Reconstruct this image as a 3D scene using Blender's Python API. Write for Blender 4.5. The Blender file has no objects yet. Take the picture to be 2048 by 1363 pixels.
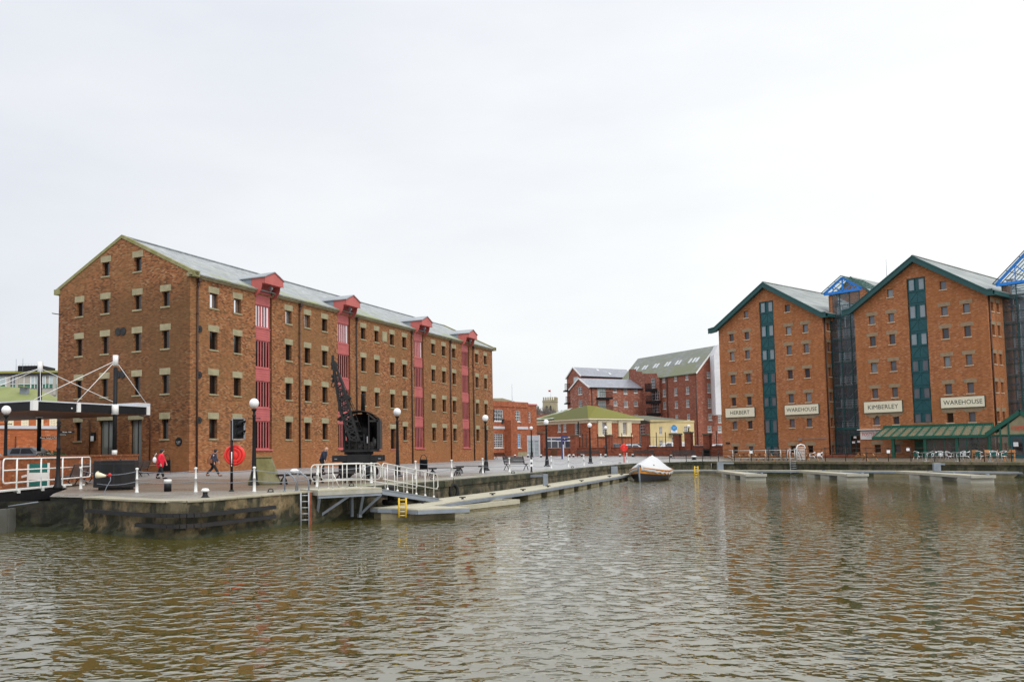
import bpy, bmesh, math, random
from mathutils import Vector, Matrix, Euler
random.seed(7)
SC = bpy.context.scene
COL = SC.collection
PI = math.pi
# ------------------------------------------------------------------ camera model
F, PIT, ROL, CX, CY, H = 1714.5036, .0675, .0129, 855.6834, 784.0332, 1.45

def ray(x, y):
    dx, dy = x-CX, y-CY
    X = dx*math.cos(ROL)-dy*math.sin(ROL); Y = dx*math.sin(ROL)+dy*math.cos(ROL)
    xc, yc = X/F, -Y/F
    return (xc, math.cos(PIT)-yc*math.sin(PIT), math.sin(PIT)+yc*math.cos(PIT))

def sm(t):
    t = max(0., min(1., t)); return t*t*(3-2*t)

def gz(y):
    return .3*sm((y-105)/40)

def G(x, y, z=None):
    d = ray(x, y)
    if z is not None:
        t = (z-H)/d[2]; return Vector((d[0]*t, d[1]*t, z))
    zz = 0.
    for _ in range(40):
        t = (zz-H)/d[2]; zz = .6*zz+.4*gz(d[1]*t)
    return Vector((d[0]*t, d[1]*t, zz))

def D(x, y, dep):
    d = ray(x, y); t = dep/d[1]; return Vector((d[0]*t, dep, H+d[2]*t))

cam_d = bpy.data.cameras.new('camera'); cam = bpy.data.objects.new('camera', cam_d); COL.objects.link(cam)
cam.location = (0, 0, H)
right = Vector((1, 0, 0)); fwd = Vector((0, math.cos(PIT), math.sin(PIT))); up = Vector((0, -math.sin(PIT), math.cos(PIT)))
# roll: image x axis in world
ix = right*math.cos(ROL)-up*math.sin(ROL)*-1*-1
ix = right*math.cos(ROL)-up*(-math.sin(ROL))*-1
ix = (right*math.cos(ROL)+up*(-math.sin(ROL))).normalized()
iu = (right*math.sin(ROL)+up*math.cos(ROL)).normalized()
cam.matrix_world = Matrix(((ix.x, iu.x, -fwd.x, 0), (ix.y, iu.y, -fwd.y, 0), (ix.z, iu.z, -fwd.z, H), (0, 0, 0, 1)))
cam_d.sensor_width = 36; cam_d.lens = F/2048*36
cam_d.shift_x = (1024-CX)/2048; cam_d.shift_y = (CY-681.5)/2048
cam_d.clip_start = .1; cam_d.clip_end = 6000
SC.camera = cam
SC.render.resolution_x = 1024; SC.render.resolution_y = 681

# ------------------------------------------------------------------ node helpers
class NT:
    def __init__(s, name):
        s.m = bpy.data.materials.new(name); s.m.use_nodes = True
        s.t = s.m.node_tree; s.t.nodes.clear()
        s.out = s.n('ShaderNodeOutputMaterial'); s.b = s.n('ShaderNodeBsdfPrincipled')
        s.l(s.b.outputs[0], s.out.inputs[0])
    def n(s, t, **k):
        x = s.t.nodes.new(t)
        for a, v in k.items(): setattr(x, a, v)
        return x
    def l(s, a, b): s.t.links.new(a, b)
    def set(s, x, i, v):
        if hasattr(v, 'is_output'): s.l(v, x.inputs[i])
        elif v is not None:
            if isinstance(v, (tuple, list)) and len(v) == 3 and x.inputs[i].type == 'RGBA': v = (*v, 1)
            x.inputs[i].default_value = v
    def math(s, op, a, b=None, c=None, clamp=False):
        x = s.n('ShaderNodeMath', operation=op, use_clamp=clamp)
        s.set(x, 0, a); s.set(x, 1, b); s.set(x, 2, c); return x.outputs[0]
    def mix(s, f, a, b, mode='MIX'):
        x = s.n('ShaderNodeMix', data_type='RGBA', blend_type=mode)
        s.set(x, 0, f); s.set(x, 6, a); s.set(x, 7, b); return x.outputs[2]
    def noise(s, vec, sc, det=3, rough=.55):
        x = s.n('ShaderNodeTexNoise'); s.set(x, 'Vector', vec)
        x.inputs['Scale'].default_value = sc; x.inputs['Detail'].default_value = det; x.inputs['Roughness'].default_value = rough
        return x.outputs[0]
    def ramp(s, f, *st, const=False):
        x = s.n('ShaderNodeValToRGB'); s.set(x, 0, f); r = x.color_ramp
        if const: r.interpolation = 'CONSTANT'
        for i, (p, c) in enumerate(st):
            e = r.elements[i] if i < 2 else r.elements.new(p)
            e.position = p
        for i, (p, c) in enumerate(st):
            if not isinstance(c, (tuple, list)): c = (c, c, c)
            r.elements[i].position = p; r.elements[i].color = (*c, 1)
        return x.outputs[0]
    def obj(s): return s.n('ShaderNodeTexCoord').outputs['Object']
    def scale(s, vec, sc):
        x = s.n('ShaderNodeVectorMath', operation='MULTIPLY'); s.set(x, 0, vec); x.inputs[1].default_value = sc; return x.outputs[0]
    def bump(s, h, d, st=1.):
        x = s.n('ShaderNodeBump'); s.set(x, 'Height', h); x.inputs['Distance'].default_value = d; x.inputs['Strength'].default_value = st
        s.l(x.outputs[0], s.b.inputs['Normal']); return x
    def fin(s, col=None, rough=None, metal=None, spec=None):
        for k, v in (('Base Color', col), ('Roughness', rough), ('Metallic', metal), ('Specular IOR Level', spec)):
            if v is not None: s.set(s.b, k, v)
        return s.m

def wall_uv(s):
    tc = s.n('ShaderNodeTexCoord')
    p = s.n('ShaderNodeSeparateXYZ'); s.l(tc.outputs['Object'], p.inputs[0])
    q = s.n('ShaderNodeSeparateXYZ'); s.l(tc.outputs['Normal'], q.inputs[0])
    f = s.math('GREATER_THAN', s.math('ABSOLUTE', q.outputs[0]), .6)
    u = s.math('ADD', s.math('MULTIPLY', f, p.outputs[1]), s.math('MULTIPLY', s.math('SUBTRACT', 1., f), p.outputs[0]))
    c = s.n('ShaderNodeCombineXYZ'); s.l(u, c.inputs[0]); s.l(p.outputs[2], c.inputs[1]); s.l(s.math('MULTIPLY', f, 37.), c.inputs[2])
    return u, p.outputs[2], c.outputs[0], f, tc.outputs['Object']

def M_brick(name, base, dark, pale, bw=.3, bh=.11, pd=.16, pp=.06, stain=None, stain_amt=.5, gable_tint=None, stain_sc=.16, top=None, pale_low=None, streak=.45):
    s = NT(name); u, z, uv, isg, ob = wall_uv(s)
    row = s.math('FLOOR', s.math('DIVIDE', z, bh))
    off = s.math('MULTIPLY', s.math('MODULO', s.math('ADD', row, 1000.), 2.), .5)
    colm = s.math('FLOOR', s.math('ADD', s.math('DIVIDE', u, bw), off))
    c = s.n('ShaderNodeCombineXYZ'); s.l(row, c.inputs[0]); s.l(colm, c.inputs[1])
    w = s.n('ShaderNodeTexWhiteNoise', noise_dimensions='2D'); s.l(c.outputs[0], w.inputs[0])
    v = w.outputs['Value']
    b2 = tuple(x*.74 for x in base); b3 = tuple(min(1, x*1.22) for x in base)
    # clumped shift so that dark and pale bricks gather in patches
    n1 = s.noise(uv, .9, 4, .65); n2 = s.noise(uv, stain_sc, 4, .6)
    vv = s.math('ADD', v, s.math('MULTIPLY', s.math('SUBTRACT', n1, .5), .38), clamp=True)
    col = s.ramp(vv, (0., dark), (pd, tuple((a+b)/2 for a, b in zip(dark, b2))), (pd+.1, b2), (.6, base), (1-pp-.05, b3), (1-pp+.03, pale))
    col = s.mix(s.math('MULTIPLY', s.ramp(n1, (.3, 0.), (.7, 1.)), .22), col, b2)
    br = s.n('ShaderNodeTexBrick'); s.l(uv, br.inputs['Vector']); br.inputs['Scale'].default_value = 1
    br.inputs['Brick Width'].default_value = bw; br.inputs['Row Height'].default_value = bh; br.inputs['Mortar Size'].default_value = .012
    col = s.mix(s.math('MULTIPLY', br.outputs['Fac'], .35), col, tuple(x*.75+.05 for x in b2))
    ns = s.noise(s.scale(uv, (2.4, .16, 1)), 1., 4, .6)
    col = s.mix(s.math('MULTIPLY', s.ramp(ns, (.5, 0.), (.72, 1.)), streak), col, tuple(x*.45 for x in base))
    if stain:
        st = s.ramp(n2, (.36, 0.), (.62, 1.))
        col = s.mix(s.math('MULTIPLY', st, stain_amt), col, stain)
    if gable_tint:
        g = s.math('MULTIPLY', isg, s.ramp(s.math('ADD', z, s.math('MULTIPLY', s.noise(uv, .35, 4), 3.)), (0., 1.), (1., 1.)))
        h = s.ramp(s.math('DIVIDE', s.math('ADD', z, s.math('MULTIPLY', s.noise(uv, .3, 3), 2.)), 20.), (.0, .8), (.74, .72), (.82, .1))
        col = s.mix(s.math('MULTIPLY', s.math('MULTIPLY', isg, h), .8), col, gable_tint, 'MULTIPLY')  # x-facing brick multiplied darker up to eaves height, little above
    if pale_low:
        lo = s.ramp(s.math('ADD', s.math('DIVIDE', z, 8.), s.math('MULTIPLY', s.noise(uv, .5, 4), .3)), (.3, 1.), (.62, 0.))
        col = s.mix(s.math('MULTIPLY', lo, .32), col, pale_low)
    hgt = s.math('ADD', s.math('MULTIPLY', br.outputs['Fac'], -.5), s.math('MULTIPLY', v, .5))
    s.bump(hgt, .012, .5)
    return s.fin(col, .88, spec=.25)

def M_plain(name, col, rough=.6, var=.12, sc=3., metal=0., dirt=None, damt=.4, dsc=1.2, spec=.5, bump=0.):
    s = NT(name); ob = s.obj()
    n = s.noise(ob, sc, 4)
    c = s.mix(s.ramp(n, (.3, 0.), (.7, 1.)), tuple(x*(1-var) for x in col), tuple(min(1, x*(1+var)) for x in col))
    if dirt:
        c = s.mix(s.math('MULTIPLY', s.ramp(s.noise(ob, dsc, 5, .65), (.42, 0.), (.68, 1.)), damt), c, dirt)
    if bump: s.bump(n, bump, .6)
    return s.fin(c, rough, metal, spec)

M = {}
M['brickL'] = M_brick('warm_orange_brick', (.36, .142, .058), (.055, .028, .018), (.46, .29, .155), bw=.25, bh=.088, stain=(.22, .115, .047), stain_amt=.75, gable_tint=(.46, .47, .50), stain_sc=.13, pale_low=(.44, .165, .062), pd=.24, pp=.07)
M['brickK'] = M_brick('bright_orange_brick', (.45, .178, .075), (.25, .09, .04), (.54, .32, .19), bw=.23, bh=.085, stain=(.36, .135, .045), stain_amt=.5, stain_sc=.14, pd=.06, pp=.05, pale_low=(.5, .22, .11))
M['brickM'] = M_brick('mill_red_brick', (.34, .125, .08), (.19, .07, .05), (.46, .26, .19), bw=.4, bh=.16, stain=(.26, .085, .055), pd=.08, pp=.04)
M['brickP'] = M_brick('pinkish_brick', (.36, .145, .10), (.18, .08, .06), (.50, .31, .24), bw=.42, bh=.17, stain=(.30, .10, .06), pd=.12, pp=.08)
M['brickR'] = M_brick('office_red_brick', (.40, .125, .06), (.24, .07, .04), (.46, .2, .12), bw=.4, bh=.15, stain=(.29, .1, .05), pd=.06, pp=.04)
M['brickW'] = M_brick('boundary_wall_brick', (.29, .09, .05), (.16, .055, .035), (.36, .14, .08), bw=.4, bh=.15, stain=(.2, .06, .035), pd=.08, pp=.02)
M['brickH'] = M_brick('hall_orange_brick', (.50, .15, .055), (.33, .1, .05), (.56, .3, .2), bw=.4, bh=.15, stain=(.4, .13, .05), pd=.05, pp=.03)
M['brickT'] = M_brick('low_wall_brick', (.37, .105, .035), (.2, .06, .03), (.52, .24, .12), bw=.26, bh=.09, stain=(.22, .09, .03), stain_amt=.6, stain_sc=.5)
M['stone'] = M_plain('buff_stone', (.35, .31, .19), .85, .16, 2., dirt=(.22, .20, .12), damt=.6)
M['stoneK'] = M_plain('grey_lintel_stone', (.30, .235, .15), .9, .2, 3., dirt=(.42, .2, .1), damt=.5, dsc=2.2)
M['sillK'] = M_plain('pale_sill_stone', (.62, .5, .36), .85, .1, 3.)
M['cop'] = M_plain('mossy_stone_coping', (.27, .25, .13), .9, .2, 2., dirt=(.2, .21, .05), damt=.8)
M['red'] = M_plain('faded_red_paint', (.52, .135, .13), .55, .1, 1.5, dirt=(.42, .10, .095), damt=.5)
M['redhood'] = M_plain('red_boarding_paint', (.50, .12, .105), .5, .08, 1.5, dirt=(.42, .1, .09))
M['frameL'] = M_plain('dark_window_timber', (.035, .028, .024), .5, .2, 4.)
M['black'] = M_plain('black_paint', (.010, .010, .012), .55, .25, 4., spec=.25)
M['spandrelg'] = M_plain('stair_tower_back_wall', (.38, .42, .46), .7, .2, .6)
M['blackm'] = M_plain('dull_black_iron', (.012, .012, .014), .65, .3, 3., dirt=(.05, .035, .025), damt=.35)
M['gunmetal'] = M_plain('worn_black_steel', (.012, .013, .016), .5, .3, 3., dirt=(.04, .03, .02), damt=.3, spec=.3)
M['rust'] = M_plain('rusty_downpipe', (.035, .018, .014), .6, .25, 2., dirt=(.11, .04, .02), damt=.4)
M['white'] = M_plain('white_paint', (.80, .80, .78), .45, .04, 3., dirt=(.5, .47, .4), damt=.22, dsc=3.)
M['cream'] = M_plain('cream_paint', (.78, .70, .50), .55, .05, 3.)
M['signc'] = M_plain('cream_sign_board', (.82, .76, .58), .5, .02, 1.)
M['ink'] = M_plain('dark_green_lettering', (.02, .045, .035), .5, .1, 2.)
M['teal'] = M_plain('teal_paint', (.006, .085, .10), .42, .12, 1.2)
M['tealv'] = M_plain('teal_fascia_paint', (.012, .075, .075), .45, .12, 1.)
M['green'] = M_plain('green_paint', (.008, .10, .065), .4, .15, 2.)
M['blue'] = M_plain('blue_steel_paint', (.012, .22, .72), .4, .08, 1.)
M['yellow'] = M_plain('yellow_paint', (.72, .46, .02), .45, .08, 4.)
M['lamp'] = M_plain('white_glass_globe', (.86, .86, .87), .18, .02, 2.)
M['steel'] = M_plain('galvanised_steel', (.36, .38, .40), .4, .15, 4., metal=.5)
M['steelp'] = M_plain('grey_painted_steel', (.22, .25, .29), .45, .15, 2.)
M['rail'] = M_plain('pale_aluminium_rail', (.66, .65, .60), .35, .08, 4., metal=.3)
M['alu'] = M_plain('polished_aluminium', (.78, .79, .8), .25, .05, 5., metal=.6)
M['tealc'] = M_plain('green_chair_weave', (.01, .14, .12), .6, .1, 5.)
M['wood'] = M_plain('brown_timber', (.2, .085, .035), .65, .2, 4.)
M['woodp'] = M_plain('pale_orange_timber', (.5, .24, .09), .6, .15, 4.)
M['benchw'] = M_plain('dark_weathered_slats', (.035, .03, .03), .5, .25, 5.)
M['deck'] = M_plain('pale_pontoon_deck', (.44, .41, .31), .7, .1, 1.5, dirt=(.27, .25, .16), damt=.55, bump=.004)
M['float'] = M_plain('concrete_pontoon_float', (.27, .23, .14), .8, .15, 1.5, dirt=(.10, .09, .04), damt=.7)
M['floatw'] = M_plain('grey_concrete_float', (.38, .37, .32), .8, .1, 1.5, dirt=(.22, .2, .13), damt=.4)
M['moss'] = M_plain('mossy_stone_block', (.17, .155, .06), .9, .3, 3., dirt=(.28, .26, .2), damt=.5, bump=.02)
M['skin'] = M_plain('skin', (.55, .33, .25), .55, .05, 8.)
M['hairb'] = M_plain('black_hair', (.012, .01, .01), .5, .2, 20.)
M['hairg'] = M_plain('grey_hair', (.45, .42, .4), .6, .1, 20.)
M['coatr'] = M_plain('bright_red_coat', (.72, .008, .035), .7, .12, 9.)
M['navy'] = M_plain('navy_coat', (.014, .018, .04), .8, .2, 9.)
M['slatec'] = M_plain('slate_blue_coat', (.04, .045, .075), .8, .2, 9.)
M['trou'] = M_plain('black_trousers', (.012, .011, .013), .8, .2, 9.)
M['brownlea'] = M_plain('brown_leather', (.2, .07, .03), .5, .2, 9.)
M['tarp'] = M_plain('white_tarpaulin', (.60, .61, .62), .7, .08, 1.2, dirt=(.42, .42, .43), damt=.4, spec=.2)
M['hullw'] = M_plain('varnished_orange_hull', (.56, .22, .025), .3, .12, 2.)
M['hullb'] = M_plain('black_hull', (.016, .016, .022), .35, .2, 2.)
M['redplas'] = M_plain('red_plastic', (.80, .03, .02), .35, .04, 3.)
M['redplasd'] = M_plain('dark_red_plastic', (.50, .014, .012), .4, .04, 3.)
M['rubber'] = M_plain('tyre_rubber', (.012, .012, .012), .8, .2, 5.)
M['yel_st'] = M_plain('cream_yellow_stucco', (.60, .48, .24), .85, .1, .6, dirt=(.5, .4, .2), damt=.4, dsc=.4)
M['leaf'] = M_plain('dark_green_leaves', (.04, .08, .02), .7, .4, 3.)
M['twig'] = M_plain('grey_brown_twigs', (.19, .16, .14), .9, .2, 2.)
M['tower'] = M_plain('weathered_limestone', (.36, .31, .2), .9, .2, .4, dirt=(.22, .2, .13), damt=.5, dsc=.3)
M['conc'] = M_plain('office_concrete', (.40, .38, .33), .9, .08, .6)
M['spandrel'] = M_plain('green_spandrel', (.03, .15, .10), .5, .1, 1.)
M['mossroof'] = M_plain('moss_green_felt_roof', (.21, .24, .08), .9, .15, .25, dirt=(.28, .27, .17), damt=.6, dsc=.12)
M['mossy'] = M_slate('yellow_moss_tiles', (.19, .20, .035), (.30, .30, .07), (.16, .18, .02), .5, .9) if False else None
M['carb'] = M_plain('silver_blue_car_paint', (.55, .6, .66), .25, .04, 1., metal=.1)
M['carw'] = M_plain('white_car_paint', (.75, .76, .78), .25, .03, 1.)
M['card'] = M_plain('dark_car_paint', (.02, .022, .035), .2, .1, 1.)
M['purple'] = M_plain('blue_sign_paint', (.035, .035, .13), .4, .1, 1.)
M['gutter'] = M_plain('pale_grey_gutter', (.58, .6, .64), .5, .06, 1.)
M['lead'] = M_plain('blue_grey_lead', (.20, .235, .29), .5, .2, 2., dirt=(.34, .38, .42), damt=.6)
M['blind'] = M_plain('blue_blind', (.03, .22, .50), .6, .1, 2.)
M['paper'] = M_plain('white_paper', (.8, .8, .82), .7, .02, 2.)
M['wallplate'] = M_plain('white_metal_cladding', (.72, .72, .74), .6, .06, .5, dirt=(.5, .5, .52), damt=.5, dsc=.6)

def M_glass(name, col, rough=.06, spec=.6):
    s = NT(name); ob = s.obj(); n = s.noise(ob, .7, 2)
    c = s.mix(n, tuple(x*.7 for x in col), tuple(x*1.3 for x in col))
    s.bump(s.noise(ob, 1.3, 1), .01, .25)
    return s.fin(c, rough, 0., spec)
M['glassL'] = M_glass('dark_window_glass', (.008, .008, .008), .05, .8)
M['glassK'] = M_glass('blue_grey_window_glass', (.13, .145, .17), .08, .7)
M['glassB'] = M_glass('pale_office_glass', (.24, .29, .32), .08, .7)
M['glassS'] = M_glass('sash_window_glass', (.05, .055, .07), .1, .6)
M['glassD'] = M_glass('doorway_glass', (.16, .17, .15), .1, .6)
M['glassc'] = M_glass('pale_curtained_glass', (.42, .5, .5), .2, .5)
M['skylight'] = M_glass('bright_rooflight_glass', (.48, .51, .54), .2, .6)
def M_clear(name, col, alpha):
    s = NT(name); s.fin(col, .04, 0., .6)
    tr = s.n('ShaderNodeBsdfTransparent'); tr.inputs[0].default_value = (.86, .91, .94, 1)
    mx = s.n('ShaderNodeMixShader'); mx.inputs[0].default_value = alpha
    s.l(tr.outputs[0], mx.inputs[1]); s.l(s.b.outputs[0], mx.inputs[2]); s.l(mx.outputs[0], s.out.inputs[0])
    return s.m
M['clear'] = M_clear('tinted_curtain_glass', (.15, .17, .19), .26)
M['roofglass'] = M_clear('clear_roof_glass', (.5, .55, .6), .12)
M['glassM'] = M_plain('sky_reflecting_glass', (.85, .87, .9), .05, .03, 1., metal=.9)
M['canopyglass'] = M_clear('dirty_canopy_glass', (.26, .28, .19), .72)
M['clearp'] = M_clear('clear_screen_glass', (.12, .13, .12), .35)

def M_slate(name, c1, c2, moss=None, moss_amt=.0, rough=.45, row=.28, moss_where=None):
    s = NT(name); ob = s.obj(); p = s.n('ShaderNodeSeparateXYZ'); s.l(ob, p.inputs[0])
    r = s.math('FLOOR', s.math('DIVIDE', p.outputs[2], row*.55))
    k = s.math('FLOOR', s.math('ADD', s.math('DIVIDE', p.outputs[0], .4), s.math('MULTIPLY', s.math('MODULO', s.math('ADD', r, 500.), 2.), .5)))
    k2 = s.math('FLOOR', s.math('DIVIDE', p.outputs[1], 4.))
    c = s.n('ShaderNodeCombineXYZ'); s.l(r, c.inputs[0]); s.l(k, c.inputs[1]); s.l(k2, c.inputs[2])
    w = s.n('ShaderNodeTexWhiteNoise', noise_dimensions='3D'); s.l(c.outputs[0], w.inputs[0])
    col = s.mix(w.outputs['Value'], c1, c2)
    col = s.mix(s.ramp(s.noise(ob, .5, 4), (.35, 0.), (.7, .5)), col, tuple(x*.72 for x in c1))
    if moss:
        mm = s.ramp(s.noise(ob, .35, 5, .6), (.5-moss_amt*.4, 0.), (.62-moss_amt*.3, 1.))
        if moss_where:
            ax, a, b = moss_where
            q = s.math('DIVIDE', s.math('SUBTRACT', p.outputs[ax], a), b-a)
            mm = s.math('MULTIPLY', mm, s.ramp(q, (0., 0.), (1., 1.)))
        col = s.mix(mm, col, moss)
    s.bump(w.outputs['Value'], .02, .5)
    return s.fin(col, rough, 0., .5)
M['slateL'] = M_slate('pale_grey_slates', (.22, .24, .25), (.37, .395, .40), (.22, .25, .10), .0, .5, moss_where=(2, 18.0, 15.2))
M['slateD'] = M_slate('dormer_slates', (.22, .25, .27), (.34, .37, .39), rough=.4)
M['slateK'] = M_slate('light_grey_tiles', (.22, .245, .24), (.36, .385, .375), rough=.75)
M['slateB'] = M_slate('blue_grey_slates', (.20, .21, .25), (.27, .29, .33), rough=.35)
M['slateG'] = M_slate('mossy_green_slates', (.17, .185, .18), (.24, .255, .24), (.15, .165, .085), .35, .55, moss_where=(2, 24.5, 18.))
M['slateM'] = M_slate('moss_covered_tiles', (.09, .09, .05), (.24, .235, .17), (.10, .105, .028), .6, .9)
M['mossy'] = M_slate('yellow_moss_tiles', (.12, .115, .02), (.25, .235, .09), (.16, .155, .02), .6, .9)
M['slateF'] = M_slate('frosted_tiles', (.34, .38, .33), (.50, .54, .5), (.2, .22, .1), .15, .8)
M['slateY'] = M_slate('brown_grey_roof', (.10, .10, .07), (.16, .16, .11), rough=.8)

# ground: wet setts and slabs
def M_ground():
    s = NT('wet_quay_paving'); ob = s.n('ShaderNodeNewGeometry').outputs['Position']
    p = s.n('ShaderNodeSeparateXYZ'); s.l(ob, p.inputs[0])
    sc = s.scale(ob, (1, 1, 0))
    br = s.n('ShaderNodeTexBrick'); s.l(sc, br.inputs['Vector']); br.inputs['Scale'].default_value = 1.
    br.inputs['Brick Width'].default_value = .45; br.inputs['Row Height'].default_value = .3; br.inputs['Mortar Size'].default_value = .015
    br.inputs['Color1'].default_value = (.24, .225, .20, 1); br.inputs['Color2'].default_value = (.15, .135, .115, 1); br.inputs['Mortar'].default_value = (.07, .065, .05, 1)
    n = s.noise(sc, .35, 5, .6); n2 = s.noise(sc, 1.6, 4, .6)
    # distance along the main quay: u = (P - A).n, strip of pale coping slabs beside the edge then brown paving
    col = br.outputs['Color']
    far = s.ramp(s.math('DIVIDE', p.outputs[1], 100.), (.44, 0.), (.62, 1.))
    brown = s.mix(n2, (.075, .042, .022), (.13, .075, .04))
    # signed distance from quay line
    sd = s.math('ADD', s.math('MULTIPLY', s.math('SUBTRACT', p.outputs[0], -4.1), -.879), s.math('MULTIPLY', s.math('SUBTRACT', p.outputs[1], 31.6), .477))
    sdn = s.math('ADD', sd, s.math('MULTIPLY', s.math('SUBTRACT', n2, .5), .6))
    near = s.ramp(s.math('DIVIDE', sdn, 12.), (.20, 0.), (.24, 1.))
    hh = s.ramp(s.math('DIVIDE', s.math('SUBTRACT', p.outputs[1], 30.), 6.), (.25, 0.), (.6, 1.))
    col = s.mix(s.math('MULTIPLY', s.math('MULTIPLY', near, s.math('SUBTRACT', 1., far)), hh), col, brown)
    col = s.mix(far, col, s.mix(n2, (.25, .25, .25), (.36, .36, .365)))  # far paving turns grey-white: wet sky reflection put into the colour
    pale = s.mix(n2, (.33, .30, .24), (.42, .39, .31))
    col = s.mix(s.math('MULTIPLY', s.ramp(s.math('DIVIDE', sdn, 12.), (.1, 1.), (.22, .2)), s.math('MULTIPLY', s.math('SUBTRACT', 1., far), .6)), col, pale)
    mossf = s.math('MULTIPLY', s.ramp(s.noise(sc, .8, 5, .7), (.50, 0.), (.58, 1.)), s.ramp(s.math('DIVIDE', sd, 6.), (.35, 1.), (.75, 0.)))
    mossy = s.math('MULTIPLY', mossf, s.ramp(s.math('DIVIDE', p.outputs[1], 100.), (.30, 0.), (.36, 1.)))
    col = s.mix(s.math('MULTIPLY', mossy, .8), col, (.15, .17, .045))
    rt = s.math('MULTIPLY', s.ramp(s.math('DIVIDE', p.outputs[0], 100.), (.29, 0.), (.335, 1.)), s.ramp(s.math('DIVIDE', p.outputs[1], 200.), (.55, 1.), (.65, 0.)))
    col = s.mix(rt, col, s.mix(n2, (.085, .07, .045), (.15, .12, .085)))
    s.bump(s.math('ADD', br.outputs['Fac'], n2), .012, .5)
    r = s.ramp(s.math('ADD', n, s.math('MULTIPLY', br.outputs['Fac'], .15)), (.35, .22), (.65, .6))
    return s.fin(col, r, 0., .5)
M['ground'] = M_ground()

def M_quay(name, c1, c2, pale, blocks=(1.1, .42), top_clean=True, dark=(.022, .024, .012)):
    s = NT(name)
    g = s.n('ShaderNodeNewGeometry'); p = s.n('ShaderNodeSeparateXYZ'); s.l(g.outputs['Position'], p.inputs[0])
    tc = s.n('ShaderNodeTexCoord'); uvn = tc.outputs['UV']
    br = s.n('ShaderNodeTexBrick'); s.l(uvn, br.inputs['Vector']); br.inputs['Scale'].default_value = 1.
    br.inputs['Brick Width'].default_value = blocks[0]; br.inputs['Row Height'].default_value = blocks[1]; br.inputs['Mortar Size'].default_value = .02
    br.inputs['Color1'].default_value = (*c1, 1); br.inputs['Color2'].default_value = (*c2, 1); br.inputs['Mortar'].default_value = (*dark, 1)
    col = br.outputs['Color']
    pos = g.outputs['Position']
    st = s.scale(pos, (1.4, 1.4, .35))
    n1 = s.noise(st, 1.2, 5, .65); n2 = s.noise(pos, .8, 5, .6); n3 = s.noise(pos, 3.2, 5, .7)
    col = s.mix(s.ramp(n1, (.42, 0.), (.54, .9)), col, dark)
    col = s.mix(s.math('MULTIPLY', s.ramp(n2, (.49, 0.), (.55, .95)), s.ramp(s.math('ADD', p.outputs[2], 1.2), (.3, 1.), (1.05, .45))), col, s.mix(s.ramp(n3, (.4, 0.), (.6, 1.)), pale, tuple(x*.45 for x in pale)))
    col = s.mix(s.ramp(n3, (.48, 0.), (.66, .5)), col, (.05, .055, .02))
    wl = s.ramp(s.math('ADD', s.math('ADD', p.outputs[2], 1.15), s.math('MULTIPLY', s.math('SUBTRACT', n3, .5), .35)), (.02, 1.), (.30, 0.))
    col = s.mix(s.math('MULTIPLY', wl, .92), col, (.022, .028, .01))
    s.bump(s.math('ADD', n3, s.math('MULTIPLY', br.outputs['Fac'], -1.)), .05, .7)
    return s.fin(col, .75, 0., .4)
M['quaynear'] = M_quay('stained_concrete_quay', (.15, .12, .07), (.10, .09, .05), (.46, .32, .16), (9., 9.), dark=(.018, .018, .009))
M['quaystone'] = M_quay('mossy_stone_quay', (.16, .125, .085), (.105, .09, .06), (.23, .185, .11), (1.3, .42))
M['quayright'] = M_quay('dark_stone_quay', (.10, .085, .055), (.06, .055, .035), (.17, .15, .09), (1.2, .4))
M['quaydark'] = M_quay('near_black_quay', (.022, .02, .012), (.010, .010, .007), (.05, .04, .028), (3., 1.2), dark=(.008, .008, .005))  # much darker than the other quay walls, for the bridge pit
M['gate'] = M_plain('weathered_gate_steel', (.13, .13, .115), .6, .2, 1.2, dirt=(.05, .05, .035), damt=.6)

def M_water():
    s = NT('murky_dock_water'); pos = s.n('ShaderNodeNewGeometry').outputs['Position']
    a = s.noise(s.scale(pos, (1., 1.15, 0)), 2.95, 2, .5)
    rot = s.n('ShaderNodeVectorRotate', rotation_type='Z_AXIS'); s.l(pos, rot.inputs['Vector']); rot.inputs['Angle'].default_value = .28
    b = s.noise(s.scale(rot.outputs[0], (.6, 1.1, 0)), 1.0, 2, .5)
    c = s.noise(s.scale(rot.outputs[0], (1., 1.3, 0)), 6., 2, .5)
    a2 = s.math('POWER', s.ramp(a, (.44, 0.), (.74, 1.)), 1.4)
    h = s.math('ADD', s.math('MULTIPLY', a2, 1.15), s.math('ADD', s.math('MULTIPLY', b, .5), s.math('MULTIPLY', c, .05)))
    # calm patches far off to the right, ruffled elsewhere
    calm = s.noise(s.scale(pos, (.05, .09, 0)), 1., 2, .5)
    amp = s.ramp(calm, (.35, .6), (.62, 1.05))
    pw = s.n('ShaderNodeSeparateXYZ'); s.l(pos, pw.inputs[0])
    shel = s.math('MULTIPLY', s.ramp(s.math('DIVIDE', s.math('SUBTRACT', pw.outputs[0], s.math('MULTIPLY', pw.outputs[1], .32)), 10.), (.0, 0.), (.5, 1.)), s.ramp(s.math('DIVIDE', pw.outputs[1], 60.), (.32, 0.), (.52, 1.)))
    amp = s.math('MULTIPLY', amp, s.math('SUBTRACT', 1., s.math('MULTIPLY', shel, .68)))
    bm = s.n('ShaderNodeBump'); s.l(s.math('MULTIPLY', h, amp), bm.inputs['Height']); bm.inputs['Distance'].default_value = WAVE; bm.inputs['Strength'].default_value = 1.
    s.l(bm.outputs[0], s.b.inputs['Normal'])
    s.b.inputs['IOR'].default_value = 2.8
    col = s.mix(s.noise(pos, .08, 2), (.066, .056, .010), (.082, .070, .016))
    return s.fin(col, .03, 0., .5)
WAVE = .041
M['water'] = M_water()

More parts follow.
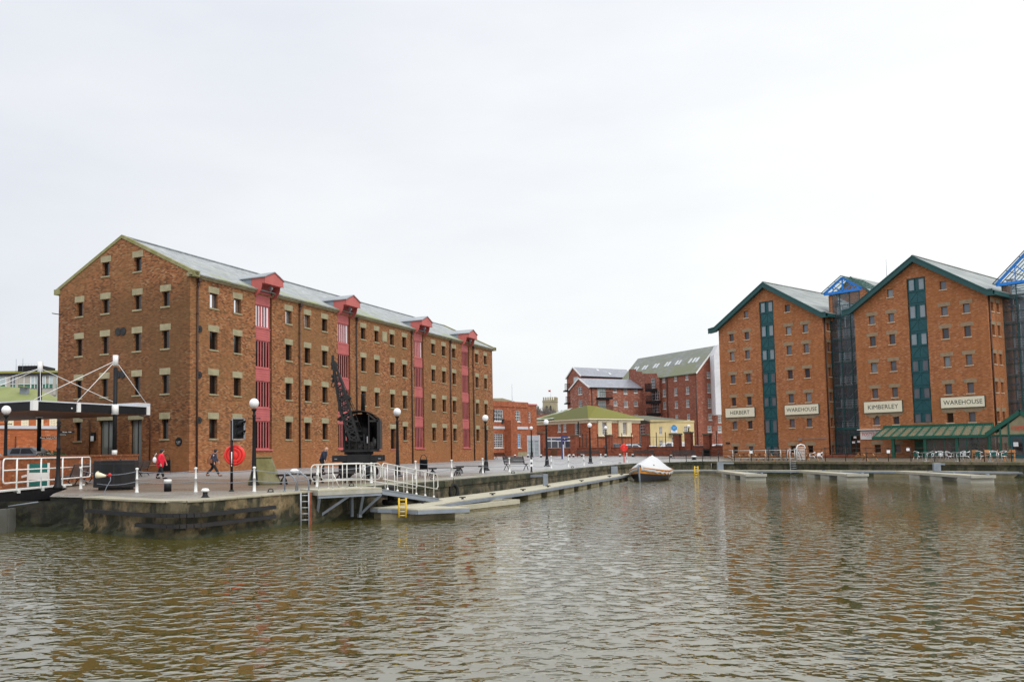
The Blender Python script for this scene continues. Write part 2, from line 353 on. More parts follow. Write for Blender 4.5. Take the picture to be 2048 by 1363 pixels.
# ------------------------------------------------------------------ mesh helpers
def tag(o, label=None, cat=None, group=None, kind=None):
    if label: o['label'] = label
    if cat: o['category'] = cat
    if group: o['group'] = group
    if kind: o['kind'] = kind
    return o

def empty(name, label, cat, loc=(0, 0, 0), rz=0., group=None):
    o = bpy.data.objects.new(name, None); COL.objects.link(o)
    o.location = loc; o.rotation_euler = (0, 0, rz); o.empty_display_size = .2
    return tag(o, label, cat, group)

class MB:
    def __init__(s): s.v = []; s.f = []; s.mi = []; s.sm = []
    def add(s, vs, fs, mi=0, smooth=False):
        b = len(s.v); s.v += [tuple(p) for p in vs]
        for f in fs: s.f.append([b+i for i in f]); s.mi.append(mi); s.sm.append(smooth)
        return s
    def quad(s, a, b, c, d, mi=0): return s.add([a, b, c, d], [(0, 1, 2, 3)], mi)
    def poly(s, pts, mi=0): return s.add(pts, [tuple(range(len(pts)))], mi)
    def box(s, x0, x1, y0, y1, z0, z1, mi=0, m=None):
        v = [(x, y, z) for z in (z0, z1) for y in (y0, y1) for x in (x0, x1)]
        if m: v = [m(*p) for p in v]
        return s.add(v, [(0, 2, 3, 1), (4, 5, 7, 6), (0, 1, 5, 4), (2, 6, 7, 3), (0, 4, 6, 2), (1, 3, 7, 5)], mi)
    def beam(s, a, b, w, h, mi=0, upv=(0, 0, 1)):
        a = Vector(a); b = Vector(b); d = (b-a).normalized(); u = Vector(upv)
        if abs(d.dot(u)) > .99: u = Vector((0, 1, 0))
        sd = d.cross(u).normalized()*w/2; u2 = sd.cross(d).normalized()*h/2
        v = [p+i*sd+j*u2 for p in (a, b) for i, j in ((-1, -1), (1, -1), (1, 1), (-1, 1))]
        return s.add(v, [(0, 1, 2, 3), (7, 6, 5, 4), (0, 4, 5, 1), (1, 5, 6, 2), (2, 6, 7, 3), (3, 7, 4, 0)], mi)
    def tube(s, pts, r, n=8, mi=0, cap=True, smooth=True):
        pts = [Vector(p) for p in pts]; rs = r if isinstance(r, (list, tuple)) else [r]*len(pts)
        vs = []; prev = None
        for i, p in enumerate(pts):
            d = (pts[min(i+1, len(pts)-1)]-pts[max(i-1, 0)]).normalized()
            if prev is None:
                u = Vector((0, 0, 1)) if abs(d.z) < .9 else Vector((0, 1, 0))
            else: u = prev
            sd = d.cross(u)
            if sd.length < 1e-5: sd = d.cross(Vector((1, 0, 0)))
            sd.normalize(); u = sd.cross(d).normalized(); prev = u
            for k in range(n):
                a = 2*PI*k/n; vs.append(p+rs[i]*(math.cos(a)*sd+math.sin(a)*u))
        fs = [(i*n+k, i*n+(k+1) % n, (i+1)*n+(k+1) % n, (i+1)*n+k) for i in range(len(pts)-1) for k in range(n)]
        s.add(vs, fs, mi, smooth)
        if cap:
            b = len(s.v)-len(vs); e = b+(len(pts)-1)*n
            s.f += [[b+k for k in range(n)][::-1], [e+k for k in range(n)]]; s.mi += [mi, mi]; s.sm += [False, False]
        return s
    def lathe(s, prof, n=14, mi=0, o=(0, 0, 0), smooth=True):
        vs = [(o[0]+r*math.cos(2*PI*k/n), o[1]+r*math.sin(2*PI*k/n), o[2]+z) for r, z in prof for k in range(n)]
        fs = [(i*n+k, i*n+(k+1) % n, (i+1)*n+(k+1) % n, (i+1)*n+k) for i in range(len(prof)-1) for k in range(n)]
        fs += [tuple(range(n))[::-1], tuple((len(prof)-1)*n+k for k in range(n))]
        return s.add(vs, fs, mi, smooth)
    def ball(s, c, r, n=14, mi=0, sq=(1, 1, 1)):
        m = n//2+1; vs = []
        for i in range(m+1):
            t = PI*i/m
            for k in range(n):
                a = 2*PI*k/n; vs.append((c[0]+r*sq[0]*math.sin(t)*math.cos(a), c[1]+r*sq[1]*math.sin(t)*math.sin(a), c[2]-r*sq[2]*math.cos(t)))
        fs = [(i*n+k, i*n+(k+1) % n, (i+1)*n+(k+1) % n, (i+1)*n+k) for i in range(m) for k in range(n)]
        return s.add(vs, fs, mi, True)
    def prism(s, pts, d0, d1, m=None, mi=0):
        """pts: (u,z) outline; extruded from depth d0 to d1 through map m(u,z,d)"""
        m = m or (lambda u, z, d: (u, d, z)); n = len(pts)
        vs = [m(u, z, d0) for u, z in pts]+[m(u, z, d1) for u, z in pts]
        fs = [tuple(range(n)), tuple(range(n, 2*n))[::-1]]+[(i, i+n, (i+1) % n+n, (i+1) % n) for i in range(n)]
        return s.add(vs, fs, mi)
    def obj(s, name, mats, parent=None, loc=None, bevel=0., rz=0.):
        me = bpy.data.meshes.new(name); me.from_pydata(s.v, [], s.f)
        if not isinstance(mats, (list, tuple)): mats = [mats]
        for x in mats: me.materials.append(M[x] if isinstance(x, str) else x)
        me.polygons.foreach_set('material_index', s.mi); me.polygons.foreach_set('use_smooth', s.sm)
        bm = bmesh.new(); bm.from_mesh(me); bmesh.ops.recalc_face_normals(bm, faces=bm.faces)
        if bevel:
            es = [e for e in bm.edges if len(e.link_faces) == 2 and e.calc_face_angle(0) > .6]
            bmesh.ops.bevel(bm, geom=es, offset=bevel, segments=2, affect='EDGES', profile=.6)
        bm.to_mesh(me); bm.free(); me.update()
        o = bpy.data.objects.new(name, me); COL.objects.link(o)
        if parent: o.parent = parent
        if loc is not None: o.location = loc
        if rz: o.rotation_euler = (0, 0, rz)
        return o

def copy_tree(o, parent=None):
    c = o.copy(); COL.objects.link(c)
    if parent is not None: c.parent = parent
    for ch in [x for x in list(COL.objects) if x.parent == o]: copy_tree(ch, c)
    return c

def mfront(y=0.): return lambda u, z, d: (u, y+d, z)
def mside0(x=0.): return lambda u, z, d: (x+d, u, z)       # faces -x
def mside1(x): return lambda u, z, d: (x-d, u, z)          # faces +x
def mback(y): return lambda u, z, d: (u, y-d, z)

def wall_panel(mb, m, u0, u1, z0, top, holes, rev=.28, mi=0):
    """top: list of (u,z) roofline points covering u0..u1; holes: (ua,ub,za,zb)"""
    def roof(u):
        for (a, za), (b, zb) in zip(top, top[1:]):
            if a-1e-6 <= u <= b+1e-6: return za+(zb-za)*(u-a)/max(1e-9, b-a)
        return top[-1][1]
    xs = sorted({round(x, 4) for h in holes for x in h[:2]} | {u0, u1} | {p[0] for p in top})
    for xa, xb in zip(xs, xs[1:]):
        xm = (xa+xb)/2; ra, rb = roof(xa), roof(xb)
        hs = sorted([h for h in holes if h[0] < xm < h[1]], key=lambda h: h[2])
        z = z0
        for h in hs:
            if h[2] > z+1e-4: mb.poly([m(xa, z, 0), m(xb, z, 0), m(xb, h[2], 0), m(xa, h[2], 0)], mi)
            z = h[3]
        mb.poly([m(xa, z, 0), m(xb, z, 0), m(xb, rb, 0), m(xa, ra, 0)], mi)
    for a, b, c, d in holes:
        mb.poly([m(a, c, 0), m(a, d, 0), m(a, d, rev), m(a, c, rev)], mi)
        mb.poly([m(b, c, 0), m(b, d, 0), m(b, d, rev), m(b, c, rev)], mi)
        mb.poly([m(a, c, 0), m(b, c, 0), m(b, c, rev), m(a, c, rev)], mi)
        mb.poly([m(a, d, 0), m(b, d, 0), m(b, d, rev), m(a, d, rev)], mi)

def bxm(mb, m, u0, u1, z0, z1, d0, d1, mi=0):
    v = [m(u, z, d) for d in (d0, d1) for z in (z0, z1) for u in (u0, u1)]
    mb.add(v, [(0, 2, 3, 1), (4, 5, 7, 6), (0, 1, 5, 4), (2, 6, 7, 3), (0, 4, 6, 2), (1, 3, 7, 5)], mi)

def window(par, m, a, b, c, d, rev=.28, fw=.06, nx=1, nz=1, frame='frameL', glass='glassL', lintel=None, sill=None, lin=(.17, .5), sl=(.1, .12), bar=.03, name='window', off=0.):
    f = MB(); y0, y1 = rev-.08+off, rev-.01+off
    for q in ((a, a+fw, c, d), (b-fw, b, c, d)): bxm(f, m, *q, y0, y1)
    for q in ((a+fw, b-fw, c, c+fw), (a+fw, b-fw, d-fw, d)): bxm(f, m, *q, y0, y1)
    for i in range(1, nx):
        x = a+(b-a)*i/nx; bxm(f, m, x-bar/2, x+bar/2, c+fw, d-fw, y0+.01, y1-.01)
    for i in range(1, nz):
        z = c+(d-c)*i/nz; w = bar*(1.7 if nz % 2 == 0 and i == nz//2 else 1); bxm(f, m, a+fw, b-fw, z-w/2, z+w/2, y0+.013, y1-.013)
    fo = f.obj(name, frame, par)
    g = MB(); bxm(g, m, a+.005, b-.005, c+.005, d-.005, y1-.03, y1+.006); g.obj('pane', glass, fo)
    if lintel:
        l = MB(); bxm(l, m, a-lin[0], b+lin[0], d+.003, d+lin[1], -.02, .12); l.obj('lintel', lintel, fo)
    if sill:
        l = MB(); bxm(l, m, a-sl[0], b+sl[0], c-sl[1], c-.003, -.07, .2); l.obj('sill', sill, fo)
    return fo

def text(s, width, height, mat, parent, m, u, z, d=-.01, name='lettering', ext=.012, align='CENTER'):
    cu = bpy.data.curves.new(name, 'FONT'); cu.body = s; cu.extrude = 0.;  cu.resolution_u = 2
    tmp = bpy.data.objects.new('tmp', cu); COL.objects.link(tmp)
    dg = bpy.context.evaluated_depsgraph_get(); me = bpy.data.meshes.new_from_object(tmp.evaluated_get(dg))
    bpy.data.objects.remove(tmp)
    xs = [v.co.x for v in me.vertices]; ys = [v.co.y for v in me.vertices]
    x0, x1, y0, y1 = min(xs), max(xs), min(ys), max(ys)
    sx = width/(x1-x0); sy = height/(y1-y0)
    for v in me.vertices:
        v.co = Vector(m(u+(v.co.x-(x0+x1)/2)*sx, z+(v.co.y-(y0+y1)/2)*sy, d))
    me.materials.append(M[mat]); o = bpy.data.objects.new(name, me); COL.objects.link(o)
    if parent: o.parent = parent
    return o

def disp_pts(p, q, n): return [Vector(p).lerp(Vector(q), i/n) for i in range(n+1)]
def sag(p, q, s, n=10):
    return [Vector(p).lerp(Vector(q), i/n)-Vector((0, 0, 4*s*(i/n)*(1-i/n))) for i in range(n+1)]
def arc(c, r, a0, a1, n=6, ax=('x', 'z')):
    o = []
    for i in range(n+1):
        a = a0+(a1-a0)*i/n; v = Vector(c); setattr(v, ax[0], getattr(v, ax[0])+r*math.cos(a)); setattr(v, ax[1], getattr(v, ax[1])+r*math.sin(a)); o.append(v)
    return o
ORD = ['first', 'second', 'third', 'fourth', 'fifth', 'sixth', 'seventh', 'eighth', 'ninth', 'tenth', 'eleventh', 'twelfth', 'thirteenth', 'fourteenth', 'fifteenth', 'sixteenth', 'seventeenth', 'eighteenth', 'nineteenth', 'twentieth']
# ================================================================== ground, water, quays
E_MAIN = [(-8.68, 26.82), (-7.9, 26.35), (-7.26, 26.4), (-6.77, 27.1), (-6.26, 28.1), (-5.68, 29.22), (-5.2, 30.2), (-4.75, 31.), (-4.1, 31.75), (-.85, 37.3), (1.0, 40.8), (3.1, 45.2), (5.85, 50.6), (8.9, 57.3), (12.1, 64.9), (15.3, 71.8), (17.9, 76.6), (20.3, 80.6), (28.3, 86.2)]
E_LEFT = [(-13.3, 30.2), (-12.6, 29.8), (-11.8, 29.4), (-11.1, 28.9), (-10.42, 28.2), (-9.5, 27.4)]
E_BR = [(-26., 47.), (-19.4, 44.), (-15.6, 37.2), (-14.2, 32.6)]
E_R = [(37.3, 74.), (44.3, 64.), (60., 41.), (90., 0.), (110., -30.)]
def spline(P, n=4):
    o = []; V_ = [Vector(p) for p in P]
    for i in range(len(V_)-1):
        p0, p1, p2, p3 = V_[max(0, i-1)], V_[i], V_[i+1], V_[min(len(V_)-1, i+2)]
        for k in range(n):
            t = k/n; o.append(tuple(.5*((2*p1)+(p2-p0)*t+(2*p0-5*p1+4*p2-p3)*t*t+(3*p1-p0-3*p2+p3)*t**3)))
    return o+[tuple(V_[-1])]
_sm = spline(E_LEFT+E_MAIN[:9]); NL = 4*len(E_LEFT); E_LEFT, E_MAIN = _sm[:NL], _sm[NL:]+E_MAIN[9:]; I9 = len(_sm)-NL
EDGE = E_BR+E_LEFT+E_MAIN+E_R
def ground():
    bm = bmesh.new()
    pts = [(-900, 47)]+EDGE+[(900, -30), (900, 100), (-900, 100)]
    vs = [bm.verts.new((x, y, 0)) for x, y in pts]
    from mathutils.geometry import tessellate_polygon
    for t in tessellate_polygon([[Vector((x, y, 0)) for x, y in pts]]):
        try: bm.faces.new([vs[i] for i in t])
        except ValueError: pass
    rows = [100, 105, 110, 115, 120, 125, 130, 135, 140, 145, 200, 400, 1000, 3000]
    prev = None
    for r in rows:
        w = 900 if r < 1000 else 3000
        cur = [bm.verts.new((x, r, gz(r))) for x in (-w, w)]
        if prev: bm.faces.new((prev[0], prev[1], cur[1], cur[0]))
        prev = cur
    bmesh.ops.recalc_face_normals(bm, faces=bm.faces)
    for f in bm.faces:
        if f.normal.z < 0: f.normal_flip()
    me = bpy.data.meshes.new('ground'); bm.to_mesh(me); bm.free(); me.materials.append(M['ground'])
    o = bpy.data.objects.new('ground', me); COL.objects.link(o); o['kind'] = 'structure'
ground()
w = MB(); w.quad((-300, -60, -1.15), (300, -60, -1.15), (300, 130, -1.15), (-300, 130, -1.15)); o = w.obj('water', 'water'); o['kind'] = 'structure'

def quay_wall(name, label, pts, mat, top=0., lip=.06, ztop=0., zc=.16, cop='stone', jag=True, thick=.5, coping=True):
    """wall face along pts (seen from outside), with a projecting coping course"""
    me = bpy.data.meshes.new(name); vs = []; fs = []; uv = []; L = 0.; rnd = random.Random(3)
    P = []
    for (a, b) in zip(pts, pts[1:]):
        n = max(1, int((Vector(b)-Vector(a)).length/.35)); P += [Vector(a).lerp(Vector(b), i/n) for i in range(n)]
    P.append(Vector(pts[-1])); N = len(P); zs = [-1.6, -1.15, -1.02, -.9, -.7, -.5, -.3, ztop-zc if coping else ztop]
    dist = [0.]
    for a, b in zip(P, P[1:]): dist.append(dist[-1]+(b-a).length)
    for i, p in enumerate(P):
        t = (P[min(i+1, N-1)]-P[max(i-1, 0)]).normalized(); nrm = Vector((t.y, -t.x))
        for j, z in enumerate(zs):
            k = (rnd.random()-.5)*(.09 if j < 4 else .04)+(.05 if j < 2 else 0)
            q = p+nrm*(k-.03); vs.append((q.x, q.y, z)); uv.append((dist[i], z))
    nz = len(zs)
    for i in range(N-1):
        for j in range(nz-1): fs.append((i*nz+j, (i+1)*nz+j, (i+1)*nz+j+1, i*nz+j+1))
    me.from_pydata(vs, [], fs); lay = me.uv_layers.new(name='UV')
    for l in me.loops: lay.data[l.index].uv = uv[l.vertex_index]
    me.materials.append(M[mat]); o = bpy.data.objects.new(name, me); COL.objects.link(o)
    root = empty(name if coping else name, label, 'quay wall'); o.name = 'wall_face'; root.name = name; o.parent = root
    if coping:
        mb = MB(); i = 0
        while i < N-1:
            k = min(N-1, i+rnd.choice((3, 4, 4, 5))); a, b = P[i], P[k]
            g = .012; t = (b-a).normalized(); nrm = Vector((t.y, -t.x)); a2 = a+t*g; b2 = b-t*g
            l1 = lip+rnd.uniform(-.015, .03); zt = ztop+.006+rnd.uniform(0, .015)
            q = [a2+nrm*l1, b2+nrm*l1, b2-nrm*thick, a2-nrm*thick]
            mb.add([(v.x, v.y, z) for z in (ztop-zc, zt) for v in q], [(0, 1, 2, 3), (7, 6, 5, 4), (0, 4, 5, 1), (1, 5, 6, 2), (2, 6, 7, 3), (3, 7, 4, 0)])
            i = k
        mb.obj('coping', cop, root, bevel=.02)
    return root
M['copq'] = M_plain('worn_coping_slabs', (.34, .31, .23), .7, .18, 1.5, dirt=(.17, .17, .08), damt=.5)
M['copm'] = M_plain('mossy_coping_slabs', (.17, .14, .095), .85, .3, 2.5, dirt=(.10, .11, .03), damt=.75, dsc=2., bump=.02)
quay_wall('lock_quay_wall', 'stained concrete quay wall curving round the lock entrance on the left', E_LEFT[8:]+E_MAIN[:I9], 'quaynear', cop='copq', zc=.05, lip=.03, thick=.7)
quay_wall('stone_quay_wall', 'long mossy stone block quay wall behind the pale pontoon', E_MAIN[I9-1:-1], 'quaystone', cop='quaystone', zc=.27, lip=.05)
quay_wall('basin_end_wall', 'dark quay wall across the far end of the basin behind the covered boat', E_MAIN[-2:], 'quayright', cop='quayright', zc=.22, lip=.04)
quay_wall('far_quay_wall', 'dark mossy stone quay wall below the cafe tables and iron railing', [E_MAIN[-1]]+E_R[:3], 'quayright', cop='copm', zc=.22, lip=.04)
quay_wall('lock_side_wall', 'near black lock side wall under the swing bridge', [(-34., 30.4), (-13.6, 29.9), (-11.8, 29.4)], 'quaydark', coping=False, ztop=-.13)
quay_wall('bridge_pit_wall', 'dark pit wall behind the swing bridge landing', [E_BR[0], E_BR[1], E_BR[2], E_BR[3], E_LEFT[0], E_LEFT[4], E_LEFT[8]], 'quaydark', coping=False, ztop=-.01)
# steel gate leaves at the left edge
r = empty('lock_gate', 'grey steel lock gate panels at the left edge under the bridge', 'lock gate', (0, 0, 0))
a, b = G(-30, 1070, -1.15), G(21, 1062, -1.15)
mb = MB(); mb.beam((a.x, a.y-.35, -.95), (b.x, b.y-.35, -.95), .12, 1.2); mb.obj('leaf', 'gate', r)
mb = MB(); a = G(23, 1062, -1.15); b = G(44, 1058, -1.15); mb.beam((a.x, a.y-.3, -.93), (b.x, b.y-.1, -.93), .1, 1.15); mb.obj('leaf', 'gate', r)
mb = MB(); mb.tube([(G(20, 1010, -.25).x, 29.5, -.27), (-13.4, 29.55, -.14)], .022, 6); mb.tube([(a.x-.05, a.y-.42, -.36), (a.x-.05, a.y-.42, -1.4)], .03, 6); mb.obj('rod', 'steelp', r)
# timber fenders on the curved concrete wall
def off(p, q, t, d):
    v = Vector(p).lerp(Vector(q), t); n = (Vector(q)-Vector(p)).normalized(); return Vector((v.x+n.y*d, v.y-n.x*d))
for z, lab, i0, i1 in ((-.44, 'upper dark timber fender rail curving along the concrete quay', -14, 22), (-.76, 'lower dark timber fender rail curving along the concrete quay', -2, 22)):
    ps = (E_LEFT+E_MAIN); k0 = len(E_LEFT)+i0; pl = ps[k0:len(E_LEFT)+i1+1]; mb = MB(); pp = []
    for j, p in enumerate(pl):
        a_ = Vector(pl[max(0, j-1)]); b_ = Vector(pl[min(len(pl)-1, j+1)]); t = (b_-a_).normalized(); pp.append(Vector((p[0]+t.y*.12, p[1]-t.x*.12, z)))
    for a_, b_ in zip(pp, pp[1:]):
        mb.beam(a_, b_, .16, .1); mb.beam(a_+Vector((0, 0, .06)), b_+Vector((0, 0, .06)), .1, .03)
    tag(mb.obj('fender_rail', 'blackm'), lab, 'fender')

# ================================================================== brick warehouse on the left
TH = 1.0946
L0 = (-18.1525, 65.1659, 0)
WL = empty('brick_warehouse', 'long brown brick warehouse with four red loading bays and a gable end', 'warehouse', L0, TH)
W_LEN, W_DEP, EZ, RZ_ = 59.1, 14.6, 15.02, 18.95
rowsL = [(2.59, 4.13), (6.10, 7.58), (9.61, 11.04), (12.92, 14.11)]
colsL = [(2.21, 3.12), (5.10, 5.98), (12.08, 12.97), (14.98, 15.84), (17.82, 18.67), (24.82, 25.69), (27.53, 28.34), (30.79, 31.65), (33.56, 34.45), (40.65, 41.54), (43.49, 44.41), (46.37, 47.27), (53.39, 54.27), (56.23, 57.11)]
colsG = [(2.14, 2.92), (5.14, 5.94), (8.69, 9.51), (11.71, 12.49)]
shafts = [(7.9, 10.1), (20.5, 22.75), (36.35, 38.6), (49.15, 51.4)]
hl = []; wl = []
for ci, (a, b) in enumerate(colsL):
    for ri, (c, d) in enumerate(rowsL):
        if ri == 0 and ci in (5, 6, 7):
            a2, b2, c2 = (a-.05, b+.2, 1.65); hl.append((a2, b2, c2, 3.82)); wl.append((a2, b2, c2, 3.82, 1)); continue
        hl.append((a, b, c, d)); wl.append((a, b, c, d, 0))
for a, b in shafts: hl.append((a, b, 1.6, 14.9))
mb = MB(); mf = mfront()
wall_panel(mb, mf, 0, W_LEN, -.4, [(0, EZ), (W_LEN, EZ)], hl, rev=.34)
hg = []; wg = []
for ci, (a, b) in enumerate(colsG):
    for ri, (c, d) in enumerate(rowsL):
        if ri == 0 and ci in (1, 2): continue
        hg.append((a, b, c, d)); wg.append((a, b, c, d))
for a, b in colsG[1:3]: hg.append((a, b, 16.0, 17.15)); wg.append((a, b, 16.0, 17.15))
hg += [(4.92, 6.24, .6, 4.16), (8.0, 9.7, .6, 4.2)]
mg = mside0(0.)
wall_panel(mb, mg, 0, W_DEP, -.4, [(0, 15.40), (7.3, 18.98), (W_DEP, 15.40)], hg, rev=.34)
wall_panel(mb, mside1(W_LEN), 0, W_DEP, -.4, [(0, EZ+.1), (7.3, RZ_), (W_DEP, EZ+.1)], [])
wall_panel(mb, mback(W_DEP), 0, W_LEN, -.4, [(0, EZ), (W_LEN, EZ)], [])
for a, b in shafts:   # backs of the loading bays
    bxm(mb, mf, a-.02, b+.02, 1.5, 15.0, .5, .6)
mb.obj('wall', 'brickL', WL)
for wi_, (a, b, c, d, dr) in enumerate(wl):
    window(WL, mf, a, b, c, d, rev=.34, fw=.05, frame='frameL', glass='glassM' if (c > 12 and a < 16) else 'glassL', lintel='stone', sill='stone' if not dr else 'redhood', name='door' if dr else 'window')
for a, b, c, d in wg: window(WL, mg, a, b, c, d, rev=.34, fw=.05, lintel='stone', sill='stone')
for a, b, c, d in [(4.92, 6.24, .6, 4.16), (8.0, 9.7, .6, 4.2)]:
    window(WL, mg, a, b, c, d, rev=.34, fw=.09, nx=2, bar=.1, glass='glassD', name='door', lintel='stone')
# loading bays
zb = [(1.7, 4.15), (5.23, 7.56), (8.64, 11.03), (12.1, 14.07)]
for a, b in shafts:
    x0, x1 = a+.005, b-.005
    bay = MB(); bxm(bay, mf, x0, x1, 1.72, 15.2, .29, .33); bo = bay.obj('loading_bay', 'red', WL)
    for c, d in ((4.15, 5.23), (7.56, 8.64), (11.03, 12.1), (14.07, 15.6)):
        n = 5; bay = MB()
        for i in range(n):
            z0 = c+(d-c)*i/n; z1 = c+(d-c)*(i+1)/n
            bay.prism([(.02, z0), (.02, z1), (0.055, z1), (.0, z0+.004)], x0, x1-.16, m=lambda u, z, dd: (dd, .10-u*1., z))
        bxm(bay, mf, x0, x1-.13, d-.07, d-.0, .02, .14); bxm(bay, mf, x0, x1-.16, c, c+.04, .045, .2)
        bay.obj('spandrel_panel', 'red', bo)
    bay = MB(); bxm(bay, mf, a-.05, b+.05, 1.6, 1.72, -.12, .26); bay.obj('sill', 'red', bo)
    for c, d in zb:
        f = MB()
        bxm(f, mf, x0, x0+.1, c, d, .12, .2); bxm(f, mf, x1-.26, x1-.16, c, d, .14, .26)
        bxm(f, mf, x0+.1, x1-.26, c, c+.12, .14, .26); bxm(f, mf, x0+.1, x1-.26, d-.1, d, .14, .26)
        wv = (x1-.26-x0-.1)
        for i in range(1, 5):
            x = x0+.1+wv*i/5; bxm(f, mf, x-.05, x+.05, c+.12, d-.1, .12, .17)
        fo = f.obj('bay_window', 'red', bo)
        g = MB(); bxm(g, mf, x0+.05, x1-.2, c+.05, d-.05, .19, .27); g.obj('pane', 'glassM' if (c > 12 and a < 40) else 'glassL', fo)
# hoist hoods
for k, (a, b) in enumerate(shafts):
    c = (a+b)/2; hw = 1.28; w_ = 1.12; zs, ze, za = 15.72, 16.25, 16.78
    hd = MB()
    hd.prism([(c-hw, zs), (c+hw, zs), (c+hw, ze), (c, za), (c-hw, ze)], -w_, -w_+.06, m=mf)          # front board
    for s_ in (-1, 1):                                                                          # sides with a curved bracket below
        x = c+s_*(hw-.03)
        prof = [(-w_+.03, zs), (-w_+.03, ze-.02), (.35, ze-.02), (.35, 15.2), (.02, 14.7)]
        for i in range(7):
            t = PI/2*i/6; prof.append((-.02-(w_-.35)*math.sin(t)*1., 14.75+(zs-14.75)*(1-math.cos(t))))
        hd.prism([(y, z) for y, z in prof], x-.03, x+.03, m=lambda u, z, dd: (dd, u, z))
    bxm(hd, mf, c-hw+.03, c+hw-.03, zs+.02, zs+.08, -w_+.06, .3)
    # barge strips
    for s_ in (-1, 1): hd.beam((c+s_*(hw+.04), -w_-.03, ze-.01), (c, -w_-.03, za+.03), .05, .09)
    hd.beam((c-hw-.02, -w_-.01, zs), (c+hw+.02, -w_-.01, zs), .06, .07)
    ho = hd.obj('hoist_hood', 'redhood', WL)
    bk = MB(); bxm(bk, mf, a+.1, b-.1, 15.0, zs+.05, .0, .12)
    bk.obj('back_board', 'red', ho)
    dr = MB()
    for s_ in (-1, 1):
        dr.prism([(c+s_*(hw+.1), ze-.05), (c, za+.02), (c, za+.09), (c+s_*(hw+.1), ze+.03)], -w_-.08, 3.2, m=mf)
    dr.obj('hood_roof', 'slateD', ho)
    ck = MB()
    for s_ in (-1, 1): ck.prism([(.36, 15.25), (2.35, 16.2), (.36, 16.2)], c+s_*(hw-.06), c+s_*(hw), m=lambda u, z, dd: (dd, u, z))
    ck.obj('lead_cheek', 'lead', ho)
    wh = MB(); wh.tube([(c-.1, -.75, zs-.25), (c+.1, -.75, zs-.25)], .17, 10); wh.beam((c, -.75, zs-.2), (c, -.75, zs+.05), .06, .06); wh.tube([(c, -.75, zs-.35), (c, -.75, zs-.55)], .03, 6); wh.obj('hoist_pulley', 'steel', ho)
# cornice, roof, copings
cn = MB(); prev = 0.
for a, b in shafts+[(W_LEN, W_LEN)]:
    e = a-.03 if a < W_LEN else W_LEN+.3
    bxm(cn, mf, prev-(.0 if prev else .3), e, 15.0, 15.12, -.14, .1); bxm(cn, mf, prev-(.0 if prev else .3), e, 15.122, 15.27, -.3, .1)
    prev = b+.03
cn.obj('cornice', 'stone', WL)
rf = MB()
rf.prism([(-.36, 15.28), (7.3, 19.06), (W_DEP+.36, 15.28), (W_DEP+.36, 15.2), (7.3, 18.96), (-.36, 15.2)], .32, W_LEN-.32, m=lambda u, z, d: (d, u, z))
rf.obj('roof', 'slateL', WL)
rt = MB(); rt.beam((.3, 7.3, 19.08), (W_LEN-.3, 7.3, 19.08), .3, .1); rt.obj('ridge', 'slateD', WL)
for x0 in (-.06, W_LEN-.34):
    cp = MB()
    for s_ in (-1, 1):
        e = 7.3+s_*7.85; y1 = 7.3
        cp.prism([(e, 15.08), (y1, 18.93), (y1, 19.2), (e-s_*.0, 15.36)], x0, x0+.4, m=lambda u, z, d: (d, u, z))
        bxm(cp, lambda u, z, d: (u, d, z), x0-.02, x0+.55, 15.0, 15.45, min(e, e-s_*.7), max(e, e-s_*.7))
    cp.obj('gable_coping', 'cop', WL)
for x in (.72, 14.07, 23.82, 35.56, 45.6, 52.5):
    p = MB(); p.tube([(x, -.1, 14.3), (x, -.1, 0.)], .075, 8)
    p.tube([(x+.1, -.18, 14.75), (x+.02, -.12, 14.45), (x, -.1, 14.2)], [.1, .08, .075], 8)
    bxm(p, mf, x-.05, x+.25, 14.7, 15.0, -.3, -.02)
    for z in (1.2, 3.4, 5.6, 7.8, 10., 12.2): p.lathe([(.1, 0), (.1, .08)], 8, o=(x, -.1, z))
    p.obj('downpipe', 'rust', WL)
for x, z in ((1.03, 11.07), (1.03, 7.5), (1.03, 4.0)):
    p = MB(); p.tube([(x, -.07, z), (x, .0, z)], .27, 14); p.tube([(x, -.12, z), (x, -.05, z)], .07, 8); p.obj('tie_plate', 'blackm', WL)
for y in (7.05, 7.6):
    for z in (11.3, 7.85):
        p = MB(); p.tube([(-.07, y, z), (0, y, z)], .32, 14); p.obj('tie_plate', 'blackm', WL)
p = MB(); p.tube([(-.05, 1.05, 2.35), (0, 1.05, 2.35)], .33, 18); q = p.obj('wall_plaque', 'black', WL)
p = MB(); p.tube([(-.065, 1.05, 2.35), (-.052, 1.05, 2.35)], .3, 18); p.tube([(-.09, 1.05, 2.55), (-.067, 1.05, 2.55)], .09, 8); p.obj('plaque_face', 'gunmetal', q)
text('GLOUCESTER', .42, .07, 'white', q, lambda u, z, d: (-.075, -u, z), -1.05, 2.35)
text('DOCKS', .25, .07, 'white', q, lambda u, z, d: (-.075, -u, z), -1.05, 2.22)
p = MB(); bxm(p, mf, 29.13, 30.11, 13.15, 14.22, -.03, .02); p.obj('date_stone', 'stone', WL)
p = MB(); p.beam((-.9, 14.3, 13.25), (.2, 14.3, 13.25), .06, .06); p.obj('bracket', 'blackm', WL)
for y, z1, z2 in ((10.6, 4.3, .6), (3.98, 4.3, .6)):
    p = MB(); p.tube([(-.7, y+.5, z1+.15), (-.1, y+.1, z1), (-.08, y, z1-.3), (-.08, y, z2)], .05, 6); p.obj('downpipe', 'rust', WL)
p = MB(); bxm(p, mg, 9.95, 10.35, 2.6, 3.25, -.22, 0); q = p.obj('wall_lamp', 'black', WL)
p = MB(); bxm(p, mg, 10.0, 10.3, 2.55, 2.95, -.26, -.225); p.obj('lamp_lens', 'paper', q)
